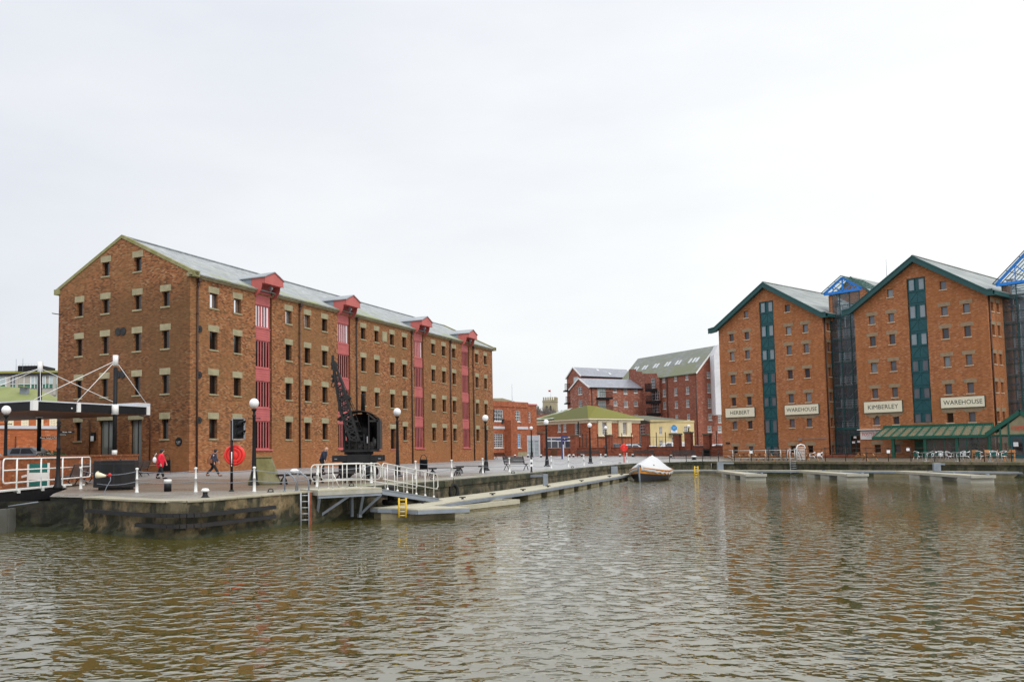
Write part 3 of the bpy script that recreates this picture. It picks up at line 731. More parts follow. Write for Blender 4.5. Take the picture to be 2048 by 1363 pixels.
# hanging sign bracket at the far corner
p = MB(); e = W_LEN; p.beam((e, -.05, 5.6), (e+2.6, -.6, 5.6), .1, .1); p.beam((e, -.05, 6.9), (e+2.4, -.5, 5.7), .04, .04); p.beam((e, -.05, 6.9), (e, -.05, 5.2), .08, .08); p.beam((e+2., -.5, 5.0), (e+2.4, -.5, 5.6), .3, .2)
p.obj('sign_bracket', 'blackm', WL)

# ================================================================== the two gabled warehouses on the right
KTH = -.9201
rowsK = [(.54, 1.44), (3.65, 4.69), (6.65, 7.75), (9.58, 10.69), (12.57, 13.69), (15.07, 16.04)]
ORDW = {}
def gable_house(name, label, org, width, cols, bay, bays, signs, low_rows, length=24.):
    R = empty(name, label, 'warehouse', (*org, 0), KTH)
    cx = (bay[0]+bay[1])/2; ez = 16.75; az = 21.35; mf_ = mfront(); ms = mside1(width)
    slope = (az-ez)/(cx+.0)
    top = [(0, ez), (cx, az), (width, ez)]
    holes = []; wins = []
    for a, b in cols:
        for ri, (c, d) in enumerate(rowsK):
            holes.append((a, b, c, d)); wins.append((a, b, c, d, ri))
    for a, b in cols[1:3]: holes.append((a, b, 17.87, 18.77)); wins.append((a, b, 17.87, 18.77, 6))
    z0 = bays[-1][0]
    holes.append((bay[0]-.06, bay[1]+.06, z0, 19.6))
    mb = MB(); wall_panel(mb, mf_, 0, width, -.5, top, holes, rev=.25)
    sh = []; sw = []
    for a, b in ((.95, 1.6), (2.45, 3.05)) + (((6.5, 7.15), (9.5, 10.15)) if name else ()):
        for c, d in rowsK: sh.append((a, b, c, d)); sw.append((a, b, c, d))
    wall_panel(mb, ms, 0, length, -.5, [(0, ez), (length, ez)], sh, rev=.25)
    wall_panel(mb, mside0(0.), 0, length, -.5, [(0, ez), (length, ez)], [])
    wall_panel(mb, mback(length), 0, width, -.5, top, [])
    bxm(mb, mf_, bay[0]-.1, bay[1]+.1, z0, 21., .5, .6)
    mb.obj('wall', 'brickK', R)
    for a, b, c, d, ri in wins:
        window(R, mf_, a, b, c, d, rev=.25, fw=.05, frame='wood', glass=['glassK', 'glassK', 'glassS', 'glassB', 'glassK', 'glassS'][int(a*7+ri*5+org[0]) % 6] if ri > 1 else ['glassS', 'glassL', 'glassK'][int(a*3+ri) % 3], lintel='stoneK' if ri != 6 else None, sill='sillK', lin=(.3, .42), sl=(.1, .1))
    for a, b, c, d in sw: window(R, ms, a, b, c, d, rev=.25, fw=.05, frame='wood', glass='glassK', lintel='stoneK', sill='sillK', lin=(.2, .4), sl=(.1, .1))
    # glazed bay
    b0, b1 = bay; tb = MB()
    bxm(tb, mf_, b0, b1, z0, 20.3, .18, .34)
    for (c, d), (c2, d2) in zip(bays, bays[1:]+[(None, None)]): pass
    tops = [19.6]+[c for c, d in bays[:-1]]
    for (c, d), nx_ in zip(bays, bays[1:]+[None]):
        if nx_:   # spandrel panel between this window's foot and the next head
            lo, hi = nx_[1], c
            bxm(tb, mf_, b0, b1, hi-.12, hi-.02, .1, .2); bxm(tb, mf_, b0, b1, lo+.28, lo+.36, .12, .2); bxm(tb, mf_, b0, b1, lo+.02, lo+.1, .1, .2)
            tb.beam((b0+.1, .16, lo+.45), (cx, .16, hi-.15), .04, .06); tb.beam((b1-.1, .16, lo+.45), (cx, .16, hi-.15), .04, .06)
            tb.beam((cx, .165, lo+.4), (cx, .165, hi-.14), .05, .05)
    bxm(tb, mf_, b0, b1, 19.52, 19.66, .08, .2)
    to = tb.obj('glazed_bay', 'teal', R)
    for c, d in bays:
        for x0, x1 in ((b0+.06, cx-.17), (cx+.17, b1-.06)):
            f = MB()
            for q in ((x0, x0+.07, c, d), (x1-.07, x1, c, d), (x0+.07, x1-.07, c, c+.07), (x0+.07, x1-.07, d-.07, d)): bxm(f, mf_, *q, .08, .19)
            fo = f.obj('bay_window', 'teal', to)
            g = MB(); bxm(g, mf_, x0+.02, x1-.02, c+.02, d-.02, .13, .17); g.obj('pane', 'glassB' if c > 12 else 'glassB' if c > 12 else 'glassK', fo)  # upper panes use paler glass: sky reflection put into the colour
    # roof with deep boxed verges
    oh = .62; e1 = 1.15
    def roofprof(dz0, dz1, inset=0.):
        P = [(-e1+inset, ez+.28+dz1), (-.25, ez+.4+dz1), (cx, az+.62+dz1), (width+.25, ez+.4+dz1), (width+e1-.4, ez+.38+dz1)]
        Q = [(-e1+inset, ez+.28+dz0), (-.25, ez+.4+dz0), (cx, az+.62+dz0), (width+.25, ez+.4+dz0), (width+e1-.4, ez+.38+dz0)]
        return P+Q[::-1]
    rf = MB(); rf.prism(roofprof(-.1, 0.), -oh+.07, length+.3, m=mf_); rf.obj('roof', 'slateK', R)
    vg = MB(); vg.prism(roofprof(-.66, .03), -oh-.05, -oh+.065, m=mf_)
    vg.prism(roofprof(-.14, -.06), -oh-.1, -oh-.052, m=mf_)
    vg.prism([(q[0], q[1]-.004) for q in roofprof(-.60, -.52)], -oh+.065, .0, m=mf_)
    # eaves on the right hand side
    vg.prism([(width+.02, ez+.2), (width+e1-.42, ez+.28), (width+e1-.42, ez-.12), (width+.02, ez-.12)], .0, 5.5, m=mf_)
    vg.obj('bargeboard', 'tealv', R)
    rd = MB(); y = -oh
    while y < length: rd.beam((cx, y+.02, az+.66), (cx, y+.38, az+.66), .22, .09); y += .42
    rd.obj('ridge_tiles', 'slateK', R)
    for i, (s, (a, b, c, d), tw) in enumerate(signs):
        sb = MB(); bxm(sb, mf_, a, b, c, d, -.16, -.02)
        so = sb.obj('name_board', 'signc', R); fr = MB()
        for q in ((a-.03, b+.03, c-.03, c-.001), (a-.03, b+.03, d+.001, d+.03), (a-.03, a-.001, c, d), (b+.001, b+.03, c, d)): bxm(fr, mf_, *q, -.17, -.03)
        fr.obj('frame', 'ink', so)
        text(s, tw, .47, 'ink', so, mf_, (a+b)/2+.02, (c+d)/2, d=-.168)
        # render patch below the board
        pt = MB(); rnd = random.Random(i+3); n = 16; pts = [(a, c-.05), (b, c-.05)]
        for k in range(n+1): pts.append((b+(a-b)*k/n, c-.2-rnd.random()*.26-(.2 if k in (2, 3, 4, n-4, n-3, n-2) else 0)))
        pt.prism(pts, -.012, .05, m=mf_); pt.obj('render_patch', 'stoneK', R)
    dp = MB(); dp.tube([(width+.1, .35, ez-.1), (width+.1, .35, 0)], .075, 8)
    for z in (2, 5, 8, 11, 14): dp.lathe([(.1, 0), (.1, .08)], 8, o=(width+.1, .35, z))
    dp.obj('downpipe', 'rust', R)
    return R
H0 = (38.5034, 112.4821); K0 = (49.4148, 98.3413)
HB = [(18.2, 19.5), (15.15, 16.55), (12.2, 13.5), (9.3, 10.55), (6.35, 7.55), (3.05, 4.7), (-.3, 1.4)]
HW = gable_house('gabled_warehouse', 'orange brick gabled warehouse with HERBERT WAREHOUSE name boards', H0, 14.1, [(1.55, 2.2), (3.77, 4.41), (9.43, 10.1), (11.63, 12.29)], (6.03, 7.83), HB, [('HERBERT', (.7, 4.88, 5.2, 6.37), 2.75), ('WAREHOUSE', (8.97, 13.25, 5.21, 6.37), 3.85)], True)
KB = [(18.2, 19.5), (15.15, 16.6), (12.2, 13.5), (9.3, 10.55), (6.35, 7.55), (3.74, 4.78)]
KW = gable_house('gabled_warehouse', 'orange brick gabled warehouse with KIMBERLEY WAREHOUSE name boards', K0, 13.65, [(1.6, 2.27), (3.77, 4.4), (9.25, 9.9), (11.37, 12.0)], (5.95, 7.75), KB, [('KIMBERLEY', (.7, 4.85, 5.04, 6.28), 3.3), ('WAREHOUSE', (8.82, 12.97, 5.22, 6.32), 3.7)], True)
mf_ = mfront()
# restaurant board on the second warehouse
p = MB(); bxm(p, mf_, .12, 3.1, 2.05, 3.0, -.1, -.02); q = p.obj('name_board', 'white', KW)
text("FOSTER'S", 1.7, .42, 'redplas', q, mf_, 1.2, 2.62, -.108); text('ON THE DOCKS', .8, .09, 'ink', q, mf_, 1.2, 2.25, -.108)
p = MB(); bxm(p, mf_, -.05, 2.4, 3.1, 3.2, -.5, -.02); p.obj('sign_light', 'white', KW)
p = MB(); bxm(p, mf_, 5.9, 7.7, -.3, 1.85, -.06, .02); bxm(p, mf_, 5.4, 7.9, 1.95, 2.15, -.4, .0); q = p.obj('door', 'green', KW)
text('ENTRY', .8, .15, 'white', q, mf_, 6.6, 2.05, -.41)
p = MB(); bxm(p, mf_, 5.6, 8.1, 3.35, 3.5, -.12, .02); p.obj('ledge', 'sillK', KW)
p = MB(); bxm(p, mf_, 10.6, 10.9, 2.05, 2.3, -.2, 0); bxm(p, mf_, 10.9, 14.05, 2.2, 2.25, -.05, 0); p.obj('alarm_box', 'steelp', HW)
p = MB(); bxm(p, mf_, .5, 1.1, 1.75, 2.0, -.04, 0); p.obj('wall_plaque', 'blackm', HW)
p = MB(); p.prism([(9.4, 0), (12.4, 0), (12.4, 1.7), (9.4, 1.7)], 17.4, 17.6, m=lambda u, z, d: (u, z+2, d)) if False else None
# rear gabled block seen between the two warehouses, radio mast
def simple_gable(name, label, cat, org, rz, width, length, ez, az, wall, roof, verge='tealv', z0=-.5):
    R = empty(name, label, cat, org, rz); m_ = mfront(); mb = MB(); cx = width/2
    wall_panel(mb, m_, 0, width, z0, [(0, ez), (cx, az), (width, ez)], []); wall_panel(mb, mback(length), 0, width, z0, [(0, ez), (cx, az), (width, ez)], [])
    wall_panel(mb, mside0(0.), 0, length, z0, [(0, ez), (length, ez)], []); wall_panel(mb, mside1(width), 0, length, z0, [(0, ez), (length, ez)], [])
    mb.obj('wall', wall, R); o = .3
    k = (az-ez)/cx
    rf = MB(); rf.prism([(-o, ez-o*k+.18), (cx, az+.18), (width+o, ez-o*k+.18), (width+o, ez-o*k+.03), (cx, az+.03), (-o, ez-o*k+.03)], -o+.08, length+.2, m=m_); rf.obj('roof', roof, R)
    if verge:
        v = MB(); v.prism([(-o, ez-o*k+.2), (cx, az+.2), (width+o, ez-o*k+.2), (width+o, ez-o*k-.1), (cx, az-.1), (-o, ez-o*k-.1)], -o, -o+.07, m=m_); v.obj('bargeboard', verge, R)
    return R
a = D(1694, 590, 118)
RG = simple_gable('rear_brick_block', 'brick gable of the rear block rising behind the glass stair tower', 'building', (a.x-2.8, a.y+1.2, 0), KTH, 8.2, 10., 20.3, 24.2, 'brickK', 'slateK', 'tealv')
a = D(1771, 500, 120); mb = MB(); mb.tube([(a.x, a.y, 18), (a.x, a.y, 24.), (a.x, a.y, 27.6)], [.06, .05, .02], 6); tag(mb.obj('radio_mast', 'steelp'), 'thin radio mast standing behind the second warehouse roof', 'mast')

# ---- glass stair towers
def atrium(label, org_u, v, width, ztop, zap, base, left_ext=.5, n=3, floors=(3.2, 5.9, 8.6, 11.4, 14.2, 17.), truss_half=None):
    o = Vector((H0[0], H0[1], 0))+Vector((math.cos(KTH), math.sin(KTH), 0))*org_u+Vector((-math.sin(KTH), math.cos(KTH), 0))*v
    R = empty('glass_stair_tower', label, 'glass building', o, KTH); m_ = mfront()
    fr = MB(); 
    for i in range(n+1):
        x = width*i/n; bxm(fr, m_, x-.035, x+.035, 0, ztop, -.06, .08)
    z = .05; k = 0
    while z < ztop+.01:
        bxm(fr, m_, 0, width, z-.03, z+.03, -.045, .07); z += 1.38
    bxm(fr, m_, -.02, width+.02, 3.2, 3.5, -.09, .1)
    fr.obj('frame', 'tealv', R)
    g = MB(); bxm(g, m_, .0, width, .05, ztop, 0.0, .03); g.obj('glazing', 'clear', R)
    # stair inside
    st = MB(); dp = 3.6
    for f in floors:
        bxm(st, m_, .1, width-.1, f-.12, f, .1, 1.1)
        st.beam((.6, 2.6, f-2.7), (width-.4, 2.6, f-.1), .6, .14)
    st.obj('stair', 'conc', R)
    rl = MB()
    for f in floors:
        for h in (.3, .55, .8, 1.05): rl.beam((.8, .14, f+h), (width-.2, .14, f+h), .05, .08)
        for i in range(5):
            x = .8+(width-1.)*i/4; rl.beam((x, .14, f), (x, .14, f+1.05), .08, .08)
        for h in (1.,): rl.beam((.6, 2.1, f-2.7+h), (width-.4, 2.1, f-.1+h), .06, .09)
    rl.obj('balustrade', 'white', R)
    lf = MB(); lf.tube([(.55, .9, 0), (.55, .9, ztop-1)], .16, 10); lf.tube([(1.0, 1.4, 0), (1.0, 1.4, ztop-2)], .1, 8)
    for f in floors: lf.box(.2, .9, .5, 1.2, f+1.6, f+1.75)
    lf.obj('duct', 'steel', R)
    bk = MB(); bxm(bk, m_, -.3, width+.3, -.3, ztop-1.2, dp, dp+.2); bk.obj('back_wall', 'spandrelg', R)
    # blue truss gable with glazed roof
    cx = width/2; e = left_ext; th = MB(); y = -.35
    def bb(a_, b_, w=.14, h=.16, yy=y): th.beam((a_[0], yy, a_[1]), (b_[0], yy, b_[1]), w, h)
    zb_ = ztop+.1
    bb((-e, zb_), (width+e, zb_), .16, .3); bb((-e, zb_+.05), (cx, zap), .16, .24); bb((width+e, zb_+.05), (cx, zap), .16, .24)
    bb((cx, zb_), (cx, zap)); q = .5
    for s_ in (-1, 1):
        xx = cx+s_*(cx+e)*.5; zz = zb_+(zap-zb_)*.5; bb((xx, zz), (cx, zb_), .1, .1); bb((xx, zz), (xx, zb_), .08, .08)
    th.obj('roof_truss', 'blue', R)
    rg = MB()
    for s_ in (-1, 1):
        a_ = (cx+s_*(cx+e+.25), zb_-.05); rg.prism([(a_[0], a_[1]+.1), (cx, zap+.16), (cx, zap+.22), (a_[0], a_[1]+.16)], -.6, 5., m=m_)
    rg.obj('glass_roof', 'roofglass', R)
    rb = MB()
    for s_ in (-1, 1):
        a_ = (cx+s_*(cx+e+.25), zb_-.05)
        for j in range(7): rb.beam((a_[0], -.6+j*.9, a_[1]+.2), (cx, -.6+j*.9, zap+.26), .07, .07)
        for t in (0., .33, .66, 1.): rb.beam((a_[0]+(cx-a_[0])*t, -.6, a_[1]+.19+(zap-zb_+.1)*t), (a_[0]+(cx-a_[0])*t, 5., a_[1]+.19+(zap-zb_+.1)*t), .06, .06)
    rb.obj('glazing_bars', 'green' if truss_half is None else 'blackm', R)
    return R
A1 = atrium('glass stair tower with blue roof truss between the two name-board warehouses', 14.22, 1.75, 3.55, 19.45, 21.2, 0)
p = MB(); m_ = mfront(); bxm(p, m_, 1.75, 3.1, 0.02, 2.6, -.14, -.07); q = p.obj('door', 'tealv', A1)
for x0, x1 in ((1.85, 2.38), (2.47, 3.0)):
    g = MB(); bxm(g, m_, x0, x1, .25, 2.5, -.16, -.145); g.obj('pane', 'glassL', q)
p = MB()
for a_, c_ in ((2.0, 1.62), (2.62, 1.7), (2.2, 2.2)): bxm(p, m_, a_, a_+.32, c_, c_+.24, -.185, -.165)
p.obj('notice', 'paper', q)
A2 = atrium('glass stair tower with bright blue roof truss at the right edge of the photo', 17.85+13.65+.02, 4.3, 6.4, 18.05, 21.8, 0, left_ext=.4, n=5, truss_half=1)
# brick return pier beside each tower
for (org, w_, v_, dd) in ((HW, 14.1, 1.7, None), (KW, 13.65, 4.2, None)):
    p = MB(); bxm(p, mf_, w_+.003, w_+.42, 16.3, 19.3 if v_ < 2 else 18., v_, v_+1.4); p.obj('brick_pier', 'brickK', org)
# neighbour block beyond the first tower keeps the sky out behind the glass
# ================================================================== middle-distance buildings
def facade_frame(a, b):
    """origin a (left end, x,y), returns rotation so that local +x runs a->b and the face looks along local -y"""
    return math.atan2(b[1]-a[1], b[0]-a[0]), math.hypot(b[0]-a[0], b[1]-a[1])
def onl(x, y, a, th):
    d = ray(x, y); c, s = math.cos(th), math.sin(th); det = -d[0]*s+c*d[1]
    t = (-a[0]*s+c*a[1])/det; return ((d[0]*t-a[0])*c+(d[1]*t-a[1])*s, H+d[2]*t)
def pt(x, dep):  # ground position on image column x at depth
    d = ray(x, 895); return (d[0]/d[1]*dep, dep)
def sash_px(R, m, a, th, x0, x1, y0, y1, nx, nz, frame='white', glass='glassS', inv=None, **k):
    u0, z1 = onl(x0, y0, a, th); u1, z0 = onl(x1, y1, a, th)
    if inv is not None: u0, u1 = inv-u1, inv-u0
    u0, u1 = min(u0, u1), max(u0, u1)
    return (u0, u1, z0, z1)

def building(name, label, cat, a, b, depth, ez, wall, sides=(), z0=-.3):
    pass
def add_windows(R, m, rects, rev=.15, nx=3, nz=4, frame='white', glass='glassS', fw=.09, bar=.05, **k):
    for q in rects: window(R, m, q[0], q[1], q[2], q[3], rev=rev, fw=fw, nx=q[4] if len(q) > 4 else nx, nz=q[5] if len(q) > 5 else nz, frame=frame, glass=q[6] if len(q) > 6 else glass, bar=bar, **k)

# ---- two storey office beyond the big warehouse
a, b = pt(975, 138.5), pt(1056.5, 146.5); th, ln = facade_frame(a, b)
R = empty('office_building', 'two storey red brick office with white sash windows beside the big warehouse', 'building', (*a, 0), th)
m_ = mfront(); zt = onl(1056, 804.5, a, th)[1]; holes = []
spec = [(988, 1006.4, 818, 842, 5, 3), (1030.3, 1041, 820.5, 842.7, 3, 4), (988.2, 1006.6, 866.5, 894.5, 5, 6), (1031.3, 1041.8, 867, 894.5, 3, 6)]
rc = []
for x0, x1, y0, y1, nx, nz in spec:
    q = sash_px(R, m_, a, th, x0, x1, y0, y1, nx, nz); rc.append((*q, nx, nz, 'blind' if x0 > 1031 and y0 > 860 else 'glassS'))
mb = MB(); wall_panel(mb, m_, 0, ln, -.3, [(0, zt-.9), (ln, zt-.9)], [r_[:4] for r_ in rc], rev=.15)
wall_panel(mb, mside0(0.), 0, 14, -.3, [(0, zt-.9), (14, zt-.9)], [])
wall_panel(mb, mside1(ln), 0, 14, -.3, [(0, zt-.9), (14, zt-.9)], []); wall_panel(mb, mback(14), 0, ln, -.3, [(0, zt-.9), (ln, zt-.9)], [])
mb.obj('wall', 'brickR', R); add_windows(R, m_, rc, sill='white', sl=(.1, .12))
mb = MB(); bxm(mb, m_, -.1, ln+.1, zt-.9, zt, -.12, .3); bxm(mb, mside1(ln), -.05, 14, zt-.9, zt, -.12, .3); bxm(mb, m_, .2, ln-.2, zt-.95, zt-.7, .3, 14); mb.obj('parapet', 'brickR', R)
z = onl(1020, 857.5, a, th)[1]; mb = MB(); bxm(mb, m_, 0, ln-.02, z, z+.42, -.1, .0); mb.obj('string_course', 'gutter', R)
u, z = onl(1018, 912, a, th); mb = MB(); bxm(mb, m_, u-1.1, u+.6, .2, 6.3-.1, -1.4, 0); mb.obj('porch_pier', 'brickR', R)
mb = MB(); bxm(mb, m_, u+1., ln-.5, .2, .95, -.06, 0); mb.obj('plinth', 'stone', R)
# lower annex
a2, b2 = pt(1056.5, 147.5), pt(1074.5, 149.); th2, ln2 = facade_frame(a2, b2)
R2 = empty('office_annex', 'narrow red brick annex with a slit sash window beside the office', 'building', (*a2, 0), th2)
zt2 = onl(1070, 810.5, a2, th2)[1]; q = sash_px(R2, m_, a2, th2, 1057, 1061.3, 823, 845, 1, 4)
mb = MB(); wall_panel(mb, m_, 0, ln2, -.3, [(0, zt2), (ln2, zt2)], [q], rev=.15); wall_panel(mb, mside1(ln2), 0, 12, -.3, [(0, zt2), (12, zt2)], []); bxm(mb, m_, 0, ln2, zt2-.1, zt2+.02, .02, 12)
mb.obj('wall', 'brickR', R2); add_windows(R2, m_, [(*q, 1, 4)]); mb = MB(); bxm(mb, m_, -.05, ln2+.1, zt2, zt2+.25, -.1, .4); mb.obj('coping', 'redhood', R2)
a = D(980, 796, 170); b = D(1030, 802.5, 170); mb = MB(); mb.prism([(a.x, b.z-2), (b.x, b.z-2), (b.x, b.z), (D(1005, 798, 170).x, a.z), (a.x, a.z)], 170, 176); tag(mb.obj('distant_roof', 'tower', None), 'pale hipped roof just showing above the office parapet', 'roof')
a = D(1024.5, 800, 170); mb = MB(); mb.tube([(a.x, a.y, 6), (a.x, a.y, D(1024, 768, 170).z)], .09, 6); tag(mb.obj('flag_pole', 'gutter'), 'bare white pole rising behind the office roof', 'pole')

# ---- mossy hipped custom house
ca = pt(1069, 163); cc = pt(1178.7, 150); cb = pt(1279.5, 156.6)
R = empty('hipped_brick_house', 'single storey brick house with a bright moss covered hipped roof', 'building', (*ca, 0), 0)
tl, ll = facade_frame(ca, cc); tr, lr = facade_frame(cc, cb)
def loc(par, p, th, w): # helper frame as map for a face starting at world p with direction th, relative to parent origin
    o = par.location; c, s = math.cos(th), math.sin(th)
    return lambda u, z, d: (p[0]-o.x+u*c-d*s, p[1]-o.y+u*s+d*c, z)
ml = loc(R, ca, tl, ll); mr = loc(R, cc, tr, lr)
zl = onl(1178, 838.5, cc, tr)[1]
wL = [sash_px(R, ml, ca, tl, *v, 0, 0) for v in [(1115.5, 1121.6, 848, 863.2), (1126.2, 1132.8, 848, 862.5), (1149, 1161.3, 846.5, 871.5)]]
wR = [sash_px(R, mr, cc, tr, *v, 0, 0) for v in [(1203., 1211.5, 844.5, 869), (1244., 1251.8, 844.5, 869)]]
mb = MB()
def rwall(mb, m, u1, top, holes, rev=.2): wall_panel(mb, m, 0, u1, -.3, top, holes, rev)
rwall(mb, ml, ll, [(0, zl), (ll, zl)], wL); rwall(mb, mr, lr, [(0, zl), (lr, zl)], wR)
# closing walls at the back
dd = Vector(cb)-Vector(cc)+Vector(ca); bk = loc(R, (dd.x, dd.y), tl, ll); wall_panel(mb, bk, 0, ll, -.3, [(0, zl), (ll, zl)], []); bk2 = loc(R, ca, tr, lr); wall_panel(mb, bk2, 0, lr, -.3, [(0, zl), (lr, zl)], [])
mb.obj('wall', 'brickR', R)
add_windows(R, ml, [(*wL[0], 3, 6), (*wL[1], 3, 6), (*wL[2], 4, 6)], lintel='stone', lin=(.15, .3), sill='white'); add_windows(R, mr, [(*wR[0], 3, 6), (*wR[1], 3, 6)], sill='cream')
for q in wR:
    p = MB()
    for s0, s1 in ((q[0]-1.0, q[0]-.08), (q[1]+.08, q[1]+1.25)):
        bxm(p, mr, s0, s1, q[2]-.05, q[3]+.1, -.22, 0)
        for t in (.2, .5, .8): x = s0+(s1-s0)*t; bxm(p, mr, x-.06, x+.06, q[2]-.05, q[3]+.1, -.3, -.2)
    bxm(p, mr, q[0]-1.1, q[1]+1.35, q[3]+.1, q[3]+.35, -.32, 0); bxm(p, mr, q[0]-1.1, q[1]+1.35, q[2]-.3, q[2]-.06, -.36, 0)
    p.obj('window_surround', 'cream', R)
p = MB()
for m, l_ in ((ml, ll), (mr, lr)): bxm(p, m, -.3, l_+.3, zl-.55, zl-.03, -.06, 0.); bxm(p, m, -.6, l_+.6, zl-.02, zl+.2, -.62, .1)
p.obj('eaves', 'cream', R)
o_ = Vector((R.location.x, R.location.y))
A_ = Vector(ca)-o_; C_ = Vector(cc)-o_; B_ = Vector(cb)-o_; D_ = A_+B_-C_
vl = (C_-A_).normalized(); vr = (B_-C_).normalized()
A2, C2, B2, D2 = A_-vl*.65-vr*.65, C_+vl*.65-vr*.65, B_+vl*.65+vr*.65, D_-vl*.65+vr*.65
apx = Vector((D(1174, 810, 156).x, 156))-o_; zr = D(1174, 809.5, 156).z; apx2 = Vector((D(1195, 810, 160).x, 161))-o_
apx0 = Vector((D(1158, 812, 164).x, 164))-o_
def v3(p_, z): return (p_.x, p_.y, z)
rf = MB(); zr2 = zl+.22
rf.poly([v3(A2, zr2), v3(C2, zr2), v3(apx, zr), v3(apx0, zr)]); o1 = rf.obj('roof', 'slateM', R)
rf = MB(); rf.poly([v3(C2, zr2), v3(B2, zr2), v3(apx2, zr), v3(apx, zr)]); rf.poly([v3(B2, zr2), v3(D2, zr2), v3(apx0, zr), v3(apx2, zr)]); rf.poly([v3(D2, zr2), v3(A2, zr2), v3(apx0, zr)]); rf.poly([v3(apx, zr), v3(apx2, zr), v3(apx0, zr)])
rf.obj('mossy_roof', 'mossy', R)
fr_ = MB(); q0 = Vector(v3(A2, zr2)); q1 = Vector(v3(C2, zr2)); q2 = Vector(v3(apx0, zr))
for t0 in range(9):    # frosted left end of the roof: a thin overlay that narrows upwards
    pass
s1 = q0.lerp(q1, .42)+Vector((0, 0, .03)); s2 = q2.lerp(q0, .12)+Vector((0, 0, .03)); fr_.poly([q0+Vector((0, 0, .2)), s1+Vector((0, 0, .22)), s1.lerp(s2, .5)+Vector((.3, 0, .25)), s2+Vector((0, 0, .25))]); fr_.obj('frosted_tiles', 'slateF', R)
p = MB(); p.tube([v3(C_-vl*2.6-vr*.12, zl-.3), v3(C_-vl*2.6-vr*.12, 0)], .1, 6); p.obj('downpipe', 'rust', R)

# ---- yellow stucco house
a, b = pt(1301.5, 166), pt(1389.5, 172); th, ln = facade_frame(a, b)
R = empty('yellow_stucco_house', 'low yellow stucco house with a blue notice on its front', 'building', (*a, 0), th)
zt = onl(1340, 843.5, a, th)[1]
wn = [sash_px(R, m_, a, th, *v, 0, 0) for v in [(1318.3, 1325, 852.5, 868.5), (1368.5, 1375.8, 851.5, 865), (1319, 1326, 880, 892), (1368.6, 1371.5, 880, 892)]]
dr = sash_px(R, m_, a, th, 1344, 1350.5, 873, 895, 0, 0)
mb = MB(); tt = [(0, zt), (ln, zt)]
wall_panel(mb, m_, 0, ln, -.3, tt, wn+[dr], rev=.15); wall_panel(mb, mside1(ln), 0, 9, -.3, tt, []) if False else None
wall_panel(mb, mside1(ln), 0, 9, -.3, [(0, zt), (9, zt)], []); bxm(mb, m_, 0, ln, zt-.02, zt+.35, -.12, .3)
mb.obj('wall', 'yel_st', R); add_windows(R, m_, [(*q, 2, 4) for q in wn]); add_windows(R, m_, [(*dr, 2, 3)], name='door')
mb = MB(); sd = lambda u, z, d: (-u*.75, u*.66, z)   # brick return to the left
sw_, sz = pt(1273.5, 178), None
tr2, lr2 = facade_frame(sw_, a); msd = loc(R, sw_, tr2, lr2)
th_ = th
def lmap(par, p, thw):
    o = par.location; r0 = par.rotation_euler.z; c, s = math.cos(thw), math.sin(thw); cr, sr = math.cos(-r0), math.sin(-r0)
    def f(u, z, d):
        X = p[0]-o.x+u*c-d*s; Y = p[1]-o.y+u*s+d*c; return (X*cr-Y*sr, X*sr+Y*cr, z)
    return f
msd = lmap(R, sw_, tr2)
w1 = sash_px(R, msd, sw_, tr2, 1279.8, 1290, 849.5, 867.5, 0, 0); w2 = sash_px(R, msd, sw_, tr2, 1280, 1284.8, 872, 888, 0, 0)
wall_panel(mb, msd, 0, lr2, -.3, [(0, zt-.2), (lr2, zt-.2)], [w1, w2], rev=.15); mb.obj('wall', 'brickP', R); add_windows(R, msd, [(*w1, 2, 3), (*w2, 1, 3)])
rf = MB(); cxp = ln*.28; zz = onl(1305, 833, a, th)[1]+.5
P0 = Vector(msd(-.4, zt-.1, -.3)); P1 = Vector((-.3, -.35, zt+.0)); P2 = Vector((ln*.9, -.1, zt+.36)); T1 = Vector((1.2, 6, zz)); T2 = Vector((ln*.45, 6, zz))
rf.poly([P0, P1, T1]); rf.poly([P1, P2, T2, T1]); rf.poly([P0, T1, T2, P2, Vector((ln*.7, 11, zt)), Vector((0, 12, zt))]); rf.obj('roof', 'slateY', R)
q0, q1 = onl(1341, 851.5, a, th), onl(1354, 865, a, th)
p = MB(); bxm(p, m_, q0[0], q1[0], q1[1], q0[1], -.1, -.01); s_ = p.obj('notice_board', 'paper', R)
p = MB(); hh_ = q0[1]-q1[1]; bxm(p, m_, q0[0]+.06, q1[0]-.06, q1[1]+hh_*.42, q0[1]-.03, -.12, -.101); p.tube([m_((q0[0]+q1[0])/2, q0[1]-.35, -.125), m_((q0[0]+q1[0])/2, q0[1]-.35, -.102)], .62, 16); s2_ = p.obj('blue_panel', 'blind', s_)
text('TO LET', .75, .2, 'white', s2_, m_, (q0[0]+q1[0])/2, q0[1]-.35, -.13); text('Tourism', 1., .2, 'purple', s_, m_, (q0[0]+q1[0])/2, q1[1]+.3, -.105)
q0, q1 = onl(1337.5, 866, a, th), onl(1358, 868.5, a, th); p = MB(); bxm(p, m_, q0[0], q1[0], q1[1], q0[1], -.8, 0); p.obj('door_hood', 'slateY', R)

